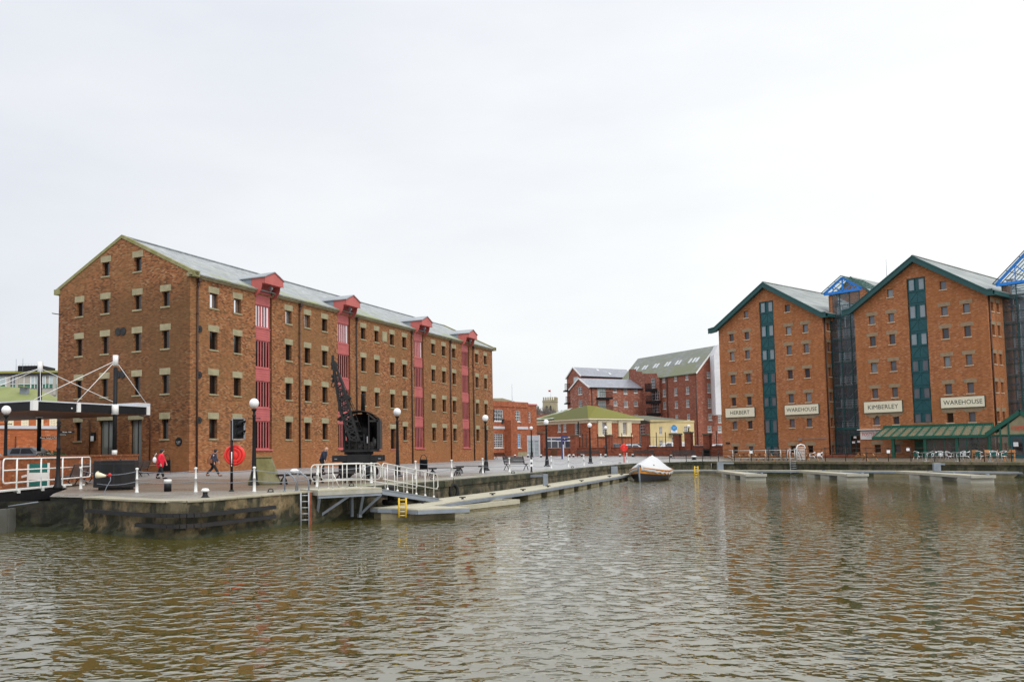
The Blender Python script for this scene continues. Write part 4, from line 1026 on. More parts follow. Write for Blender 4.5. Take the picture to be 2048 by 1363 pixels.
# ---- two slate-roofed brick houses (front and rear) and the big green-roofed mill
def gabled(name, label, gl, gc, ge, apex_px, eaves_px, wall, roof, wins_g, wins_l, ovr=.25):
    """gl: far-left gable corner, gc: near corner, ge: far end of the long side"""
    R = empty(name, label, 'building', (*gc, 0), 0)
    tg, lg = facade_frame(gl, gc); tl_, ll_ = facade_frame(gc, ge)
    mg_, ml_ = lmap(R, gl, tg), lmap(R, gc, tl_)
    ez = onl(*eaves_px, gc, tl_)[1]; az = onl(*apex_px, gl, tg)[1]; cx = lg/2
    hg_ = [(*sash_px(R, mg_, gl, tg, *v[:4], 0, 0), *v[4:]) for v in wins_g]; hl_ = [(*sash_px(R, ml_, gc, tl_, *v[:4], 0, 0), *v[4:]) for v in wins_l]
    mb = MB(); wall_panel(mb, mg_, 0, lg, -.3, [(0, ez), (cx, az), (lg, ez)], [h[:4] for h in hg_], rev=.15)
    wall_panel(mb, ml_, 0, ll_, -.3, [(0, ez), (ll_, ez)], [h[:4] for h in hl_], rev=.15)
    mb.obj('wall', wall, R); add_windows(R, mg_, hg_, sill='white', sl=(.08, .12)); add_windows(R, ml_, hl_, sill='white', sl=(.08, .12))
    rf = MB(); k = (az-ez)/cx; e = .35
    def rp(u, z, along):   # u across the gable, along = distance down the long side
        g0 = Vector(mg_(u, z, 0)); g1 = Vector(ml_(along, 0, 0))-Vector(ml_(0, 0, 0)); return g0+Vector((g1.x, g1.y, 0))
    for s0, s1 in (((-e, ez-e*k+.1), (cx, az+.1)), ((cx, az+.1), (lg+e, ez-e*k+.1))):
        q_ = [rp(*s0, -ovr), rp(*s0, ll_), rp(*s1, ll_), rp(*s1, -ovr)]; rf.poly(q_); rf.poly([p_-Vector((0, 0, .12)) for p_ in q_])
    rf.obj('roof', roof, R); v = MB()
    for s0, s1 in (((-e, ez-e*k+.02), (cx, az+.06)), ((cx, az+.06), (lg+e, ez-e*k+.02))): v.beam(rp(*s0, -ovr), rp(*s1, -ovr), .1, .3)
    v.obj('bargeboard', 'white', R)
    v = MB(); v.beam(rp(lg+e, ez-e*k, 0), rp(lg+e, ez-e*k, ll_), .15, .2); v.obj('gutter', 'black', R)
    return R, mg_, ml_, ez, az, lg, ll_, (gl, tg), (gc, tl_)
h1 = gabled('slate_roofed_house', 'front brick house with a blue grey slate roof and one black balcony', pt(1143.3, 197.5), pt(1181.5, 190), pt(1303, 196.5), (1157.8, 757), (1190, 773.5), 'brickP', 'slateB',
            [(1156., 1164.5, 774, 787.5, 2, 3), (1157, 1165, 800.5, 813, 2, 3), ],
            [(1194.8, 1211.6, 774, 793.5, 4, 3, 'glassc'), (1196, 1212.6, 800.5, 822, 4, 3, 'glassc'), (1226, 1233.5, 775, 784, 3, 3), (1247, 1254.6, 775.5, 787.5, 3, 5), (1267.6, 1275.2, 776, 785.5, 3, 3), (1287.6, 1295, 776.8, 788.6, 3, 5),
             (1227, 1234.6, 800.5, 810.6, 3, 3), (1248, 1256, 801, 813.8, 3, 5), (1268, 1275.8, 801.3, 811.5, 3, 3), (1288.4, 1296, 801.8, 815, 3, 5), (1269, 1276.6, 828, 835.5, 3, 3), (1289, 1296.6, 827.5, 838, 3, 5)])
R = h1[0]
for yy in (793.5, 822.5):
    p = MB()
    u0, z = onl(1194, yy, *h1[8]); u1, _ = onl(1219, yy, *h1[8])
    bxm(p, h1[2], u0-.2, u1, z-.5, z-.1, -1.3, 0)
    for i in range(14):
        u = u0-.1+(u1-u0)*i/13; bxm(p, h1[2], u-.03, u+.03, z-.1, z+1.1, -1.28, -1.22)
    bxm(p, h1[2], u0-.2, u1, z+1.05, z+1.15, -1.3, -1.2)
    p.obj('balcony', 'black', R)
p = MB(); u, _ = onl(1183.5, 800, *h1[8]); p.tube([h1[2](u, h1[3]-.2, -.12), h1[2](u, 0, -.12)], .1, 6); p.obj('downpipe', 'rust', R)
h2 = gabled('slate_roofed_house', 'rear brick house with a taller slate roof and three rooflights', pt(1136.8, 208), pt(1165.5, 201), pt(1273, 209), (1145, 735), (1200, 752), 'brickM', 'slateB', [(1146.5, 1156, 754, 766, 3, 4, 'glassc')], [])
R = h2[0]
for x, y in ((1195, 739), (1219.5, 746.5), (1266, 748)):
    # rooflights lie on the near slope
    gc, tl_ = h2[8]; ez, az, lg, ll_ = h2[3:7]
    best = None
    for i in range(60):
        al = ll_*i/59
        for j in range(20):
            t = j/19; u = lg/2+(lg/2)*t; z = az+(ez-az)*t; g0 = Vector(h2[1](u, z+.25, 0)); g1 = Vector(h2[2](al, 0, 0))-Vector(h2[2](0, 0, 0)); w3 = g0+Vector((g1.x, g1.y, 0))+Vector((R.location.x, R.location.y, 0))
            d = ray(x, y); e_ = abs(w3.x/w3.y-d[0]/d[1])+abs((w3.z-H)/w3.y-d[2]/d[1])
            if best is None or e_ < best[0]: best = (e_, al, t)
    _, al, t = best
    def rp2(u, z, along):
        g0 = Vector(h2[1](u, z, 0)); g1 = Vector(h2[2](along, 0, 0))-Vector(h2[2](0, 0, 0)); return g0+Vector((g1.x, g1.y, 0))
    q_ = []
    for da, dt in ((-.35, -.1), (.35, -.1), (.35, .12), (-.35, .12)): tt_ = t+dt; q_.append(rp2(lg/2+lg/2*tt_, az+(ez-az)*tt_+.18, al+da))
    p = MB(); p.add(q_+[v-Vector((0, 0, .2)) for v in q_], [(0, 1, 2, 3), (4, 5, 1, 0), (5, 6, 2, 1), (6, 7, 3, 2), (7, 4, 0, 3)]); p.obj('rooflight', 'skylight', R)
for x0, x1, y, mt in ((1127.5, 1138, 778.5, 0), (1129.5, 1139.5, 803.5, 0)):
    p = MB(); a = D(x0, y, 207); b = D(x1, y, 207); z = a.z-.25; ox, oy = R.location.x, R.location.y
    p.box(a.x-ox, b.x-ox, 205.2-oy, 208-oy, z-.3, z); 
    for i in range(9): xx = a.x-ox+(b.x-a.x)*i/8; p.box(xx-.03, xx+.03, 205.25-oy, 205.31-oy, z, z+1.45)
    p.box(a.x-ox, b.x-ox, 205.2-oy, 205.35-oy, z+1.4, z+1.5)
    p.obj('balcony', 'black', R)
# the mill
cM = pt(1397.5, 180); dirL = Vector((-.39, .92)).normalized(); lgM = 13.5; farM = (cM[0]+dirL.x*lgM, cM[1]+dirL.y*lgM); rgt = Vector((.92, .39)).normalized(); wM = 10.8
R = empty('brick_mill', 'tall red brick mill with a mossy green slate roof and rooflights', 'mill', (*farM, 0), 0)
tl_, ll_ = facade_frame(farM, cM); ml_ = lmap(R, farM, tl_)
rc_ = (cM[0]+rgt.x*wM, cM[1]+rgt.y*wM); tg, lg = facade_frame(cM, rc_); mg_ = lmap(R, cM, tg)
ez = onl(1397, 743, farM, tl_)[1]; az = ez+5.7
WLm = [(1324.5, 1330, 753.5, 763.6), (1348, 1353.8, 749.8, 761), (1370.5, 1376.8, 747, 758.5), (1325.3, 1331.6, 778.5, 792), (1348.5, 1355, 776, 790), (1371.5, 1378.5, 773, 787), (1326.2, 1332.4, 803.5, 817), (1349.3, 1355.8, 801.5, 815), (1372, 1379, 798.8, 813), (1350.5, 1356.5, 829, 838), (1373.5, 1380, 827.5, 839)]
hl_ = [(*sash_px(R, ml_, farM, tl_, *v, 0, 0), 3, 4) for v in WLm]
WGm = [(1413.5, 1420.5, 743, 755.5), (1414.2, 1421.8, 766, 784.5), (1415.5, 1422.8, 796.5, 815), (1416.8, 1424, 826.5, 839.6), (1415, 1423.6, 851, 863.5), (1435.5, 1443.5, 851, 864), (1436, 1442.8, 827, 844.5)]
hg_ = [(*sash_px(R, mg_, cM, tg, *v, 0, 0), 3, 4) for v in WGm]
mb = MB(); wall_panel(mb, ml_, 0, ll_, -.3, [(0, ez), (ll_, ez)], [h[:4] for h in hl_], rev=.15)
wall_panel(mb, mg_, 0, lg, -.3, [(0, ez), (lg/2, az), (lg, ez)], [h[:4] for h in hg_ if h[1] < lg], rev=.15)
wall_panel(mb, lmap(R, farM, tg), 0, lg, -.3, [(0, ez), (lg/2, az), (lg, ez)], [])
mb.obj('wall', 'brickM', R); add_windows(R, ml_, hl_, sill='white', sl=(.06, .12)); add_windows(R, mg_, [h for h in hg_ if h[1] < lg], sill='white', sl=(.06, .12))
def mp(u, z, al):  # u across gable, al back from the near corner
    g0 = Vector(mg_(u, z, 0)); return g0+Vector((dirL.x*al, dirL.y*al, 0))
rf = MB(); k = (az-ez)/(lg/2); L2 = 27.; e = .3
for s0, s1 in (((-e, ez-e*k+.1), (lg/2, az+.1)), ((lg/2, az+.1), (lg+e, ez-e*k+.1))):
    q_ = [mp(*s0, -.3), mp(*s0, L2), mp(*s1, L2), mp(*s1, -.3)]; rf.poly(q_); rf.poly([p_-Vector((0, 0, .15)) for p_ in q_])
rf.obj('roof', 'slateG', R)
v = MB(); v.beam(mp(-e, ez-e*k, -.35), mp(lg/2, az+.02, -.35), .1, .3); v.beam(mp(lg/2, az+.02, -.35), mp(lg+e, ez-e*k, -.35), .1, .3); v.obj('bargeboard', 'white', R)
for al in (2.6, 3.6, 4.9, 8.3, 9.3, 12.0, 13.0, 16.1, 17.1, 20.2, 21.2, 23.6, 24.6):
    u = 1.95*1.35; q_ = [mp(u+du, ez+(u+du)*k+.22, al+da) for du, da in ((-.45, -.33), (-.45, .33), (.5, .33), (.5, -.33))]
    p = MB(); p.add(q_+[w_-Vector((0, 0, .2)) for w_ in q_], [(0, 1, 2, 3), (4, 5, 1, 0), (5, 6, 2, 1), (6, 7, 3, 2), (7, 4, 0, 3)]); p.obj('rooflight', 'skylight', R)
for x in (1335.5, 1394): u, _ = onl(x, 800, farM, tl_); p = MB(); p.tube([ml_(u, ez-.1, -.12), ml_(u, 0, -.12)], .12, 6); p.obj('downpipe', 'rust', R)
# white conveyor tower on its gable
a = D(1431, 800, 178); zt_ = D(1433, 694, 178).z; zb__ = D(1433, 829, 178).z
p = MB(); o = R.location; b = D(1452, 800, 178)
p.prism([(0, zb__), (b.x-a.x, zb__), (b.x-a.x, zt_+.8), (.9, zt_+.5), (0, zt_-1.6)], 0, 2.6); p.obj('conveyor_tower', 'wallplate', R, (a.x-o.x, a.y-o.y, 0))
# brick stair block with stepped parapet and balconies
a, b = pt(1262, 200.), pt(1318.5, 190.6); th, ln = facade_frame(a, b)
R = empty('stair_block', 'brick block with stepped parapet and three black balconies between slate house and mill', 'building', (*a, 0), th)
st = [(1262, 737.5), (1272, 737.5), (1273, 742.5), (1284, 742.5), (1285, 746.5), (1314, 746.5), (1314.5, 752), (1318.5, 754)]
tp = [onl(x, y, a, th) for x, y in st]; tp[0] = (0, tp[0][1]); tp[-1] = (ln, tp[-1][1])
bw = [(*sash_px(R, m_, a, th, *v, 0, 0), 4, 3) for v in [(1301.5, 1310.5, 757, 775.5), (1303, 1318, 781.5, 799.5), (1304.5, 1318.3, 806.5, 824)]]
mb = MB(); wall_panel(mb, m_, 0, ln, -.3, tp, [h[:4] for h in bw], rev=.15); wall_panel(mb, mside1(ln), 0, 6, -.3, [(0, tp[-1][1]), (6, tp[-1][1])], []); mb.obj('wall', 'brickP', R); add_windows(R, m_, bw, name='balcony_door')
for h in bw:
    p = MB(); u0, u1, z = h[0]-.2, h[1]+.6, h[2]; bxm(p, m_, u0, u1, z-.75, z-.15, -1.5, 0)
    for i in range(14): u = u0+(u1-u0)*i/13; bxm(p, m_, u-.03, u+.03, z-.15, z+1., -1.5, -1.44)
    bxm(p, m_, u0, u1, z+.95, z+1.05, -1.5, -1.4); p.obj('balcony', 'black', R)

# ---- church tower, flag, bare trees, low rear wall
a = D(1101, 830, 330); k = 330/F; R = empty('church_tower', 'buff stone crenellated tower with a flag on top', 'tower', (a.x, a.y, 0), -.3)
wT = 11.0*k*1.08*1.1; zt = D(1101, 797, 330).z; p = MB(); n8 = 8
p.box(-wT, wT, -wT, wT, -.3, zt-.6)
for i in range(6):
    x = -wT+(2*wT)*(i+.5)/6-.001
    if i % 2 == 0 or True: p.box(x-wT*.1, x+wT*.1, -wT-.12, -wT+.3, zt-.6, zt+.5); p.box(wT-.3, wT+.12, x-wT*.1, x+wT*.1, zt-.6, zt+.5)
p.box(-wT-.15, wT+.15, -wT-.15, wT+.15, zt-1.3, zt-.95); p.obj('tower_wall', 'tower', R)
for i, x in enumerate((-1.5, -.1)):
    w_ = MB(); w_.prism([(x-.35+.6, zt-5), (x+.35+.6, zt-5), (x+.35+.6, zt-3.2), (x+.6, zt-2.6), (x-.35+.6, zt-3.2)], -wT-.06, -wT+.1); w_.obj('louvre_window', 'blackm', R)
p = MB(); p.tube([(.3, 0, zt-.6), (.3, 0, D(1101, 777, 330).z)], .07, 6); q = p.obj('flag_pole', 'gutter', R)
p = MB(); zf = D(1101, 779.5, 330).z; p.add([(.25, 0, zf), (-.6, .05, zf-.05), (-.65, .1, zf-.6), (.25, 0, zf-.75), (.25, .02, zf), (-.6, .07, zf-.05), (-.65, .12, zf-.6), (.25, .02, zf-.75)], [(0, 1, 2, 3), (7, 6, 5, 4), (0, 4, 5, 1), (1, 5, 6, 2), (2, 6, 7, 3), (3, 7, 4, 0)]); p.obj('flag', 'redplasd', q)
def bare_tree(label, x, ytop, dep, spread, seed):
    rnd = random.Random(seed); g = pt(x, dep); zt = D(x, ytop, dep).z; R = empty('bare_tree', label, 'tree', (*g, 0), group='bare winter trees behind the office')
    tr_ = MB(); cr = MB(); h0 = zt*.35; tr_.tube([(0, 0, -.2), (.1, 0, h0*.6), (0, 0, h0)], [.4, .3, .24], 7)
    def grow(mb, p, d, l, r, dp):
        q = p+d*l; mb.tube([p, q], [r, r*.65], 4 if dp else 5, cap=False)
        if dp >= 5: return
        for _ in range(3 if dp < 4 else 2):
            nd = (d+Vector((rnd.uniform(-1, 1), rnd.uniform(-1, 1), rnd.uniform(-.25, .7)))*.62).normalized(); grow(mb, q if _ else p.lerp(q, rnd.uniform(.6, 1)), nd, l*rnd.uniform(.66, .84), max(.055, r*.62), dp+1)
    for i in range(4): grow(cr, Vector((0, 0, h0*rnd.uniform(.8, 1))), Vector((math.cos(i*1.6+seed)*.5*spread, math.sin(i*1.6+seed)*.5, 1)).normalized(), (zt-h0)*.27, .2, 0)
    tr_.obj('trunk', 'twig', R); cr.obj('crown', 'twig', R)
bare_tree('bare tree left of the church tower, tallest of the two', 1067, 794, 250, 1.2, 3)
bare_tree('bare tree close against the left side of the church tower', 1085, 799, 262, 1.1, 8)
bare_tree('small bare tree just above the office parapet', 1044, 796, 240, 1.2, 5)
a = pt(1074, 176); mb = MB(); zz = D(1090, 826, 176).z; mb.prism([(0, .2), (13, .2), (13, zz+1.5), (9, zz+.6), (3.5, zz-.2), (0, zz-.3)], 0, 8)
o = mb.obj('wall', 'brickM', None); R = empty('rear_brick_building', 'low dull brick building between the office and the mossy hipped roof', 'building', (*a, 0), 0); o.parent = R
p = MB()
for x0, x1, z in ((3.1, 3.8, zz-1.6), (5.0, 6.6, zz-1.5)): p.box(x0, x1, -.1, 0, z-.5, z)
p.obj('window', 'paper', R)

# ---- boundary wall with piers and iron railing
wa = G(1056, 911.6); wb = G(1452, 911.6); dirW = (wb-wa); LW = math.hypot(dirW.x, dirW.y); thW = math.atan2(dirW.y, dirW.x)
R = empty('boundary_wall', 'low red brick boundary wall with tall piers and iron railings', 'wall', (wa.x, wa.y, 0), thW)
def ux(x): return onl(x, 900, (wa.x, wa.y), thW)[0]
def zx(x, y): return onl(x, y, (wa.x, wa.y), thW)[1]
p = MB(); p.box(ux(1089), LW+3, -.12, .2, -.2, zx(1250, 894.3)); p.box(ux(1089), LW+3, -.2, .28, zx(1250, 894.3), zx(1250, 893.4)); p.obj('wall', 'brickW', R)
piers = [(1078.5, 1089.5, 866.5), (1144, 1154.8, 871.2), (1213.5, 1223.5, 870.8), (1286, 1295.3, 869.8), (1349.5, 1361, 869.2), (1372, 1384, 865.5), (1409.5, 1421.5, 869)]
for x0, x1, y in piers:
    p = MB(); u0, u1 = ux(x0), ux(x1); z = zx((x0+x1)/2, y); p.box(u0, u1, -.5, .6, -.2, z); q = p.obj('pier', 'brickW', R)
    p = MB(); p.box(u0-.1, u1+.1, -.6, .7, z, z+.18); p.obj('cap', 'slateY', q)
p = MB(); zt = zx(1250, 873.5); zlow = zx(1250, 893.4)
for x0, x1 in [(1154.8, 1213.5), (1223.5, 1286), (1295.3, 1349.5), (1361, 1372), (1384, 1409.5), (1421.5, 1446)]:
    u0, u1 = ux(x0), ux(x1); n = max(2, int((u1-u0)/.45))
    for i in range(n+1): u = u0+(u1-u0)*i/n; p.tube([(u, 0, zlow), (u, 0, zt)], .012, 4, cap=False)
    for z in (zlow+.25, zt-.1): p.beam((u0, 0, z), (u1, 0, z), .03, .03)
p.obj('railing', 'blackm', R)
p = MB()
for x in (1166, 1173, 1196, 1244.5, 1263.5, 1313.5, 1331.8, 1434): u = ux(x); p.beam((u, 0, zlow), (u, 0, zt+.6), .09, .09)
p.obj('railing_post', 'blackm', R)
# pale gate between the office and the wall
g0, g1 = G(1056.3, 912), G(1079, 912); L_ = (g1-g0).length; thg = math.atan2(g1.y-g0.y, g1.x-g0.x)
R = empty('glazed_gate', 'pale grey glazed gate with horizontal bars beside the red brick office', 'gate', (g0.x, g0.y, g0.z), thg); p = MB(); zz = 3.
for x in (0, L_*.55, L_): p.box(x-.12, x+.12, -.06, .06, 0, zz)
for z in (.1, .75, 1.4, 2.05, 2.5): p.box(0, L_, -.05, .05, z-.05, z+.05)
p.box(-.1, L_+.1, -.1, .1, 2.55, 3.35); p.obj('frame', 'gutter', R); p = MB(); p.box(.1, L_-.1, -.01, .02, .1, 2.5); p.obj('glass', 'glassc', R)
# glass kiosk behind the wall with blue hanging signs
g0 = pt(1089.5, 140); g1 = pt(1142, 140.5); R = empty('glass_shelter', 'white framed glass shelter standing behind the boundary wall', 'shelter', (*g0, .2), 0); L_ = g1[0]-g0[0]; p = MB(); zt = D(1110, 874.5, 140).z-.2; zm = D(1110, 881, 140).z-.2
for i in range(5): x = L_*i/4; p.box(x-.06, x+.06, -.06, .06, 0, zt)
p.box(0, L_, -.07, .07, zm-.1, zm+.1); p.box(0, L_, -.08, .08, zt-.1, zt); p.box(0, L_, -.04, .04, 1.3, 1.4); p.box(0, L_, -.1, 2.5, zt, zt+.08); p.obj('frame', 'gutter', R); p = MB(); p.box(.05, L_-.05, 0, .02, .1, zt-.1); p.obj('glass', 'glassS', R)
g = G(1125.3, 917); R = empty('sign_post', 'blue and white pole sign with dark blue fingers in front of the brick wall', 'sign', g, 0); p = MB(); zt = D(1125, 869, g.y).z-g.z; p.box(-.16, .05, -.05, .05, 0, zt); p.obj('pole', 'purple', R); p = MB(); p.box(.051, .2, -.06, .06, 0, zt*.6); p.obj('edge_strip', 'gutter', R); p = MB(); p.box(-.9, -.17, -.04, .04, zt-.75, zt-.45); p.box(.06, .8, -.04, .04, zt-.4, zt-.12); p.box(.06, .7, -.04, .04, zt-.85, zt-.6); p.obj('sign_panel', 'purple', R)

# ---- left background: office slab, green roofed hall, brick hall
R = empty('concrete_office', 'flat roofed concrete office with green panels and a black rooftop box', 'building', (0, 0, 0), 0)
dp = 165.; xa, xb = D(-60, 760, dp).x, D(150, 760, dp).x; p = MB()
z0, z1, z2, z3, z4 = [D(60, y, dp).z for y in (790, 776, 767.5, 752, 747)]
p.box(xa, xb, dp, dp+12, 0, z4); 
for x in (-44, -13, 19, 34.5, 78, 110, 122): v = D(x, 760, dp).x; p.box(v-.28, v+.28, dp-.25, dp+.1, z0, z3)
p.obj('wall', 'conc', R)
p = MB(); p.box(xa, xb, dp-.1, dp, z1, z2); p.obj('spandrel_panel', 'spandrel', R)
for i, (x0, x1, gl) in enumerate([(-43, -14, 'glassc'), (-12, 12, 'glassc'), (14, 18, 'conc'), (20, 33.5, 'glassK'), (36, 62, 'conc'), (63, 77, 'glassc'), (79.5, 92, 'glassc'), (99, 115, 'glassc')]):
    v0, v1 = D(x0, 760, dp).x, D(x1, 760, dp).x; f = MB(); n = max(2, int((v1-v0)/1.3))
    for j in range(n+1): v = v0+(v1-v0)*j/n; f.box(v-.05, v+.05, dp-.2, dp-.08, z1, z3)
    f.box(v0, v1, dp-.2, dp-.08, z2-.05, z2+.05); fo = f.obj('window', 'white', R); g = MB(); g.box(v0, v1, dp-.16, dp-.12, z2, z3); g.obj('pane', gl, fo)
p = MB(); p.box(xa, xb, dp-.6, dp+12, z4-.25, z4+.1); p.obj('roof_edge', 'blackm', R)
p = MB(); zz = D(60, 740, dp).z; p.prism([(dp-.7, z4+.1), (dp+1, zz), (dp+12, zz), (dp+12, z4+.1)], xa, xb, m=lambda u, z, d: (d, u, z)); p.obj('roof', 'mossy', R)
p = MB(); p.box(D(33.5, 740, dp).x, D(83.5, 740, dp).x, dp+.4, dp+6, z4+.1, D(60, 730.5, dp).z); p.obj('plant_room', 'black', R)
p = MB(); zz = D(60, 730.5, dp).z; v0, v1 = D(36, 740, dp).x, D(84, 740, dp).x
for i in range(9): v = v0+(v1-v0)*i/8; p.tube([(v, dp+.6, zz), (v, dp+.6, zz+.4)], .03, 4)
p.beam((v0, dp+.6, zz+.4), (v1, dp+.6, zz+.4), .03, .04); p.obj('roof_rail', 'gutter', R)
for x, y in ((31, 717), (44.5, 716)): v = D(x, y, dp); p = MB(); p.tube([(v.x, dp+.3, z4), (v.x, dp+.3, v.z)], .04, 5); p.obj('aerial', 'steelp', R)
dp = 118.; pts = [(-200, 772), (10, 772.5), (35, 774.5), (55, 776), (70.4, 778.5), (91, 784.6), (114.5, 795), (150, 812)]
R = empty('green_roofed_hall', 'broad low hall roof covered in green moss with a small vent', 'building', (0, 0, 0), 0); p = MB(); top = [D(x, y, dp+16) for x, y in pts]
bot = [Vector((v.x*.93+ (3 if i > 5 else 0), dp, 6.5)) for i, v in enumerate(top)]
for i in range(len(top)-1): p.quad(bot[i], bot[i+1], top[i+1], top[i])
p.obj('roof', 'mossroof', R); p = MB()
for i in range(len(top)-1): p.quad(Vector((bot[i].x, bot[i].y, .2)), Vector((bot[i+1].x, bot[i+1].y, .2)), bot[i+1], bot[i])
p.obj('wall', 'brickH', R)
v = D(49, 779.5, dp+13); p = MB(); p.box(v.x-.55, v.x+.55, v.y-.4, v.y+.5, v.z-.9, v.z+.35); q = p.obj('roof_vent', 'steelp', R); p = MB(); p.beam((v.x-.6, v.y-.5, v.z+.62), (v.x+.75, v.y-.3, v.z+.36), 1.2, .12); p.obj('vent_cap', 'cop', q)
# hall with large gridded windows
a = pt(-80, 98); b = pt(117.5, 104); th, ln = facade_frame(a, b); R = empty('brick_hall', 'orange brick hall with tall cream gridded windows behind the canopy', 'building', (*a, 0), th); zt = onl(60, 815, a, th)[1]
wn = [sash_px(R, m_, a, th, x0, x1, 824, 852.5, 0, 0) for x0, x1 in [(-48, -32), (-18, -3), (12.5, 27.5), (42.5, 57.5), (72.5, 87.), (99, 114)]]
mb = MB(); wall_panel(mb, m_, 0, ln, -.3, [(0, zt), (ln, zt)], wn, rev=.2); mb.obj('wall', 'brickH', R)
add_windows(R, m_, [(*q, 5, 6) for q in wn], frame='cream', glass='glassL', bar=.14, fw=.12)
zz = onl(60, 857.5, a, th)[1]; p = MB(); bxm(p, m_, 0, ln+.5, zz, zz+.35, -1.2, -.02); p.obj('gutter', 'gutter', R)
mb = MB(); wall_panel(mb, mfront(-1.), 0, ln+.3, -.3, [(0, zz), (ln+.3, zz)], []); bxm(mb, m_, 0, ln+.3, .9, 1.1, -1.12, -1.); mb.obj('lower_wall', 'brickH', R)
for x in (28, 79): u, _ = onl(x, 880, a, th); p = MB(); p.tube([(u, -1.1, zz-.9), (u, -1.1, 1)], .07, 6); p.obj('downpipe', 'rust', R)
for s0 in [(28+2.5, 41), (58.5, 71.5)]: u0, z = onl(s0[0], 831, a, th); u1, _ = onl(s0[1], 831, a, th); p = MB(); bxm(p, m_, u0, u1, z-.1, z+.12, -.08, 0); p.obj('stone_band', 'stone', R)
# ================================================================== left forecourt: terrace, low wall, suspended canopy, benches
cT, sT = math.cos(TH), math.sin(TH)
def Lw(u, v, z=0): return Vector((L0[0]+u*cT-v*sT, L0[1]+u*sT+v*cT, z))
wa_, wb_ = Vector((-17.9, 36.0)), Vector((-20.95, 62.0))
tdir = (wb_-wa_).normalized(); tn = Vector((-tdir.y, tdir.x))
R = empty('low_brick_wall', 'low orange brick retaining wall with flat brick coping behind the long benches', 'wall', (wa_.x, wa_.y, 0), math.atan2(tdir.y, tdir.x)); ln = (wb_-wa_).length
p = MB(); p.box(0, ln, 0, .34, -.1, 1.33); p.obj('wall', 'brickT', R); p = MB(); p.box(-.05, ln+.05, -.05, .4, 1.332, 1.44); p.obj('coping', 'redhood' if False else 'brickT', R)
p = MB(); q = [wa_+tn*.34, wb_+tn*.34, Vector((-19.6, 64.3)), Vector((-45, 78)), Vector((-60, 98)), Vector((-60, 44))]
p.poly([(v.x, v.y, .62) for v in q]); o = p.obj('terrace', 'ground'); o['kind'] = 'structure'

R = empty('suspended_canopy', 'black flat canopy hung by white rods from two black masts', 'canopy', (0, 0, 0), 0)
def rel(u, v, z=0): return Lw(u, v, z)
A = Vector((-21.1, 64.8, 0)); du = Vector((cT, sT, 0)); dv = Vector((-sT, cT, 0))
B = A-du*10.1
zb0, zt0 = 4.4, 4.98
def cpt(a, b, z): v = A-du*a+dv*b; return Vector((v.x, v.y, z))
p = MB()
def slab(mb, a0, a1, b0, b1, z0, z1, mi=0):
    v = [cpt(a, b, z) for z in (z0, z1) for b in (b0, b1) for a in (a0, a1)]
    mb.add(v, [(0, 2, 3, 1), (4, 5, 7, 6), (0, 1, 5, 4), (2, 6, 7, 3), (0, 4, 6, 2), (1, 3, 7, 5)], mi)
slab(p, 0, 10.1, 0, 17, zb0, zt0-.02); p.obj('roof_slab', 'black', R)
p = MB(); slab(p, .12, 9.98, .12, 16.8, zb0-.03, zb0-.002); p.obj('soffit', 'wood', R)
p = MB(); slab(p, -.05, 10.15, -.05, 17, zt0-.018, zt0+.07); p.obj('roof_edge', 'gutter', R)
p = MB(); slab(p, -.05, 1.2, -.05, 5, zt0+.072, zt0+.28); p.obj('upstand', 'gutter', R)
def mast(a, b, ztop, nm='mast'):
    c = cpt(a, b, 0); m0 = MB(); m0.tube([(c.x, c.y, .6), (c.x, c.y, ztop-.9)], .15, 16); mo = m0.obj(nm, 'black', R)
    for z0_, z1_, r_ in ((ztop-.75, ztop, .19), (zb0-.1, zt0+.05, .25), (1.40, 1.75, .19)):
        q = MB(); q.tube([(c.x, c.y, z0_), (c.x, c.y, z1_)], r_, 16); q.obj('collar', 'white', mo)
    return c
m1 = mast(3.4, -.1, 8.6); m2 = mast(3.4, 7.9, 8.6)
p = MB()
for a, b in ((10., 0.05), (0.1, 0.05), (6.6, .05)):
    e = cpt(a, b, zt0+.12); t = Vector((m1.x, m1.y, 8.2)); p.tube([t, e], .024, 6)
for a, b in ((10., 7.9), (10, 13.5), (0.3, 2.4), (6.8, 3.5)):
    e = cpt(a, b, zt0+.12); t = Vector((m2.x, m2.y, 8.1)); p.tube([t, e], .02, 6)
p.obj('tie_rod', 'white', R)
for a, b in ((10.1, 0), (6.6, 0), (0.2, 0)):
    c = cpt(a, b, 0); p = MB(); x0, x1, y0, y1 = (a-.3 if a < 10 else a-.28), a+.1, -.1, .2
    slab(p, x0+(.1 if a < 10 else 0), x1, y0, y1, zb0-.02, zt0+.03); p.obj('edge_block', 'white', R)
p = MB(); c = cpt(7.1, -.03, 4.62); p.ball(c, .06, 8); p.obj('light', 'white', R)

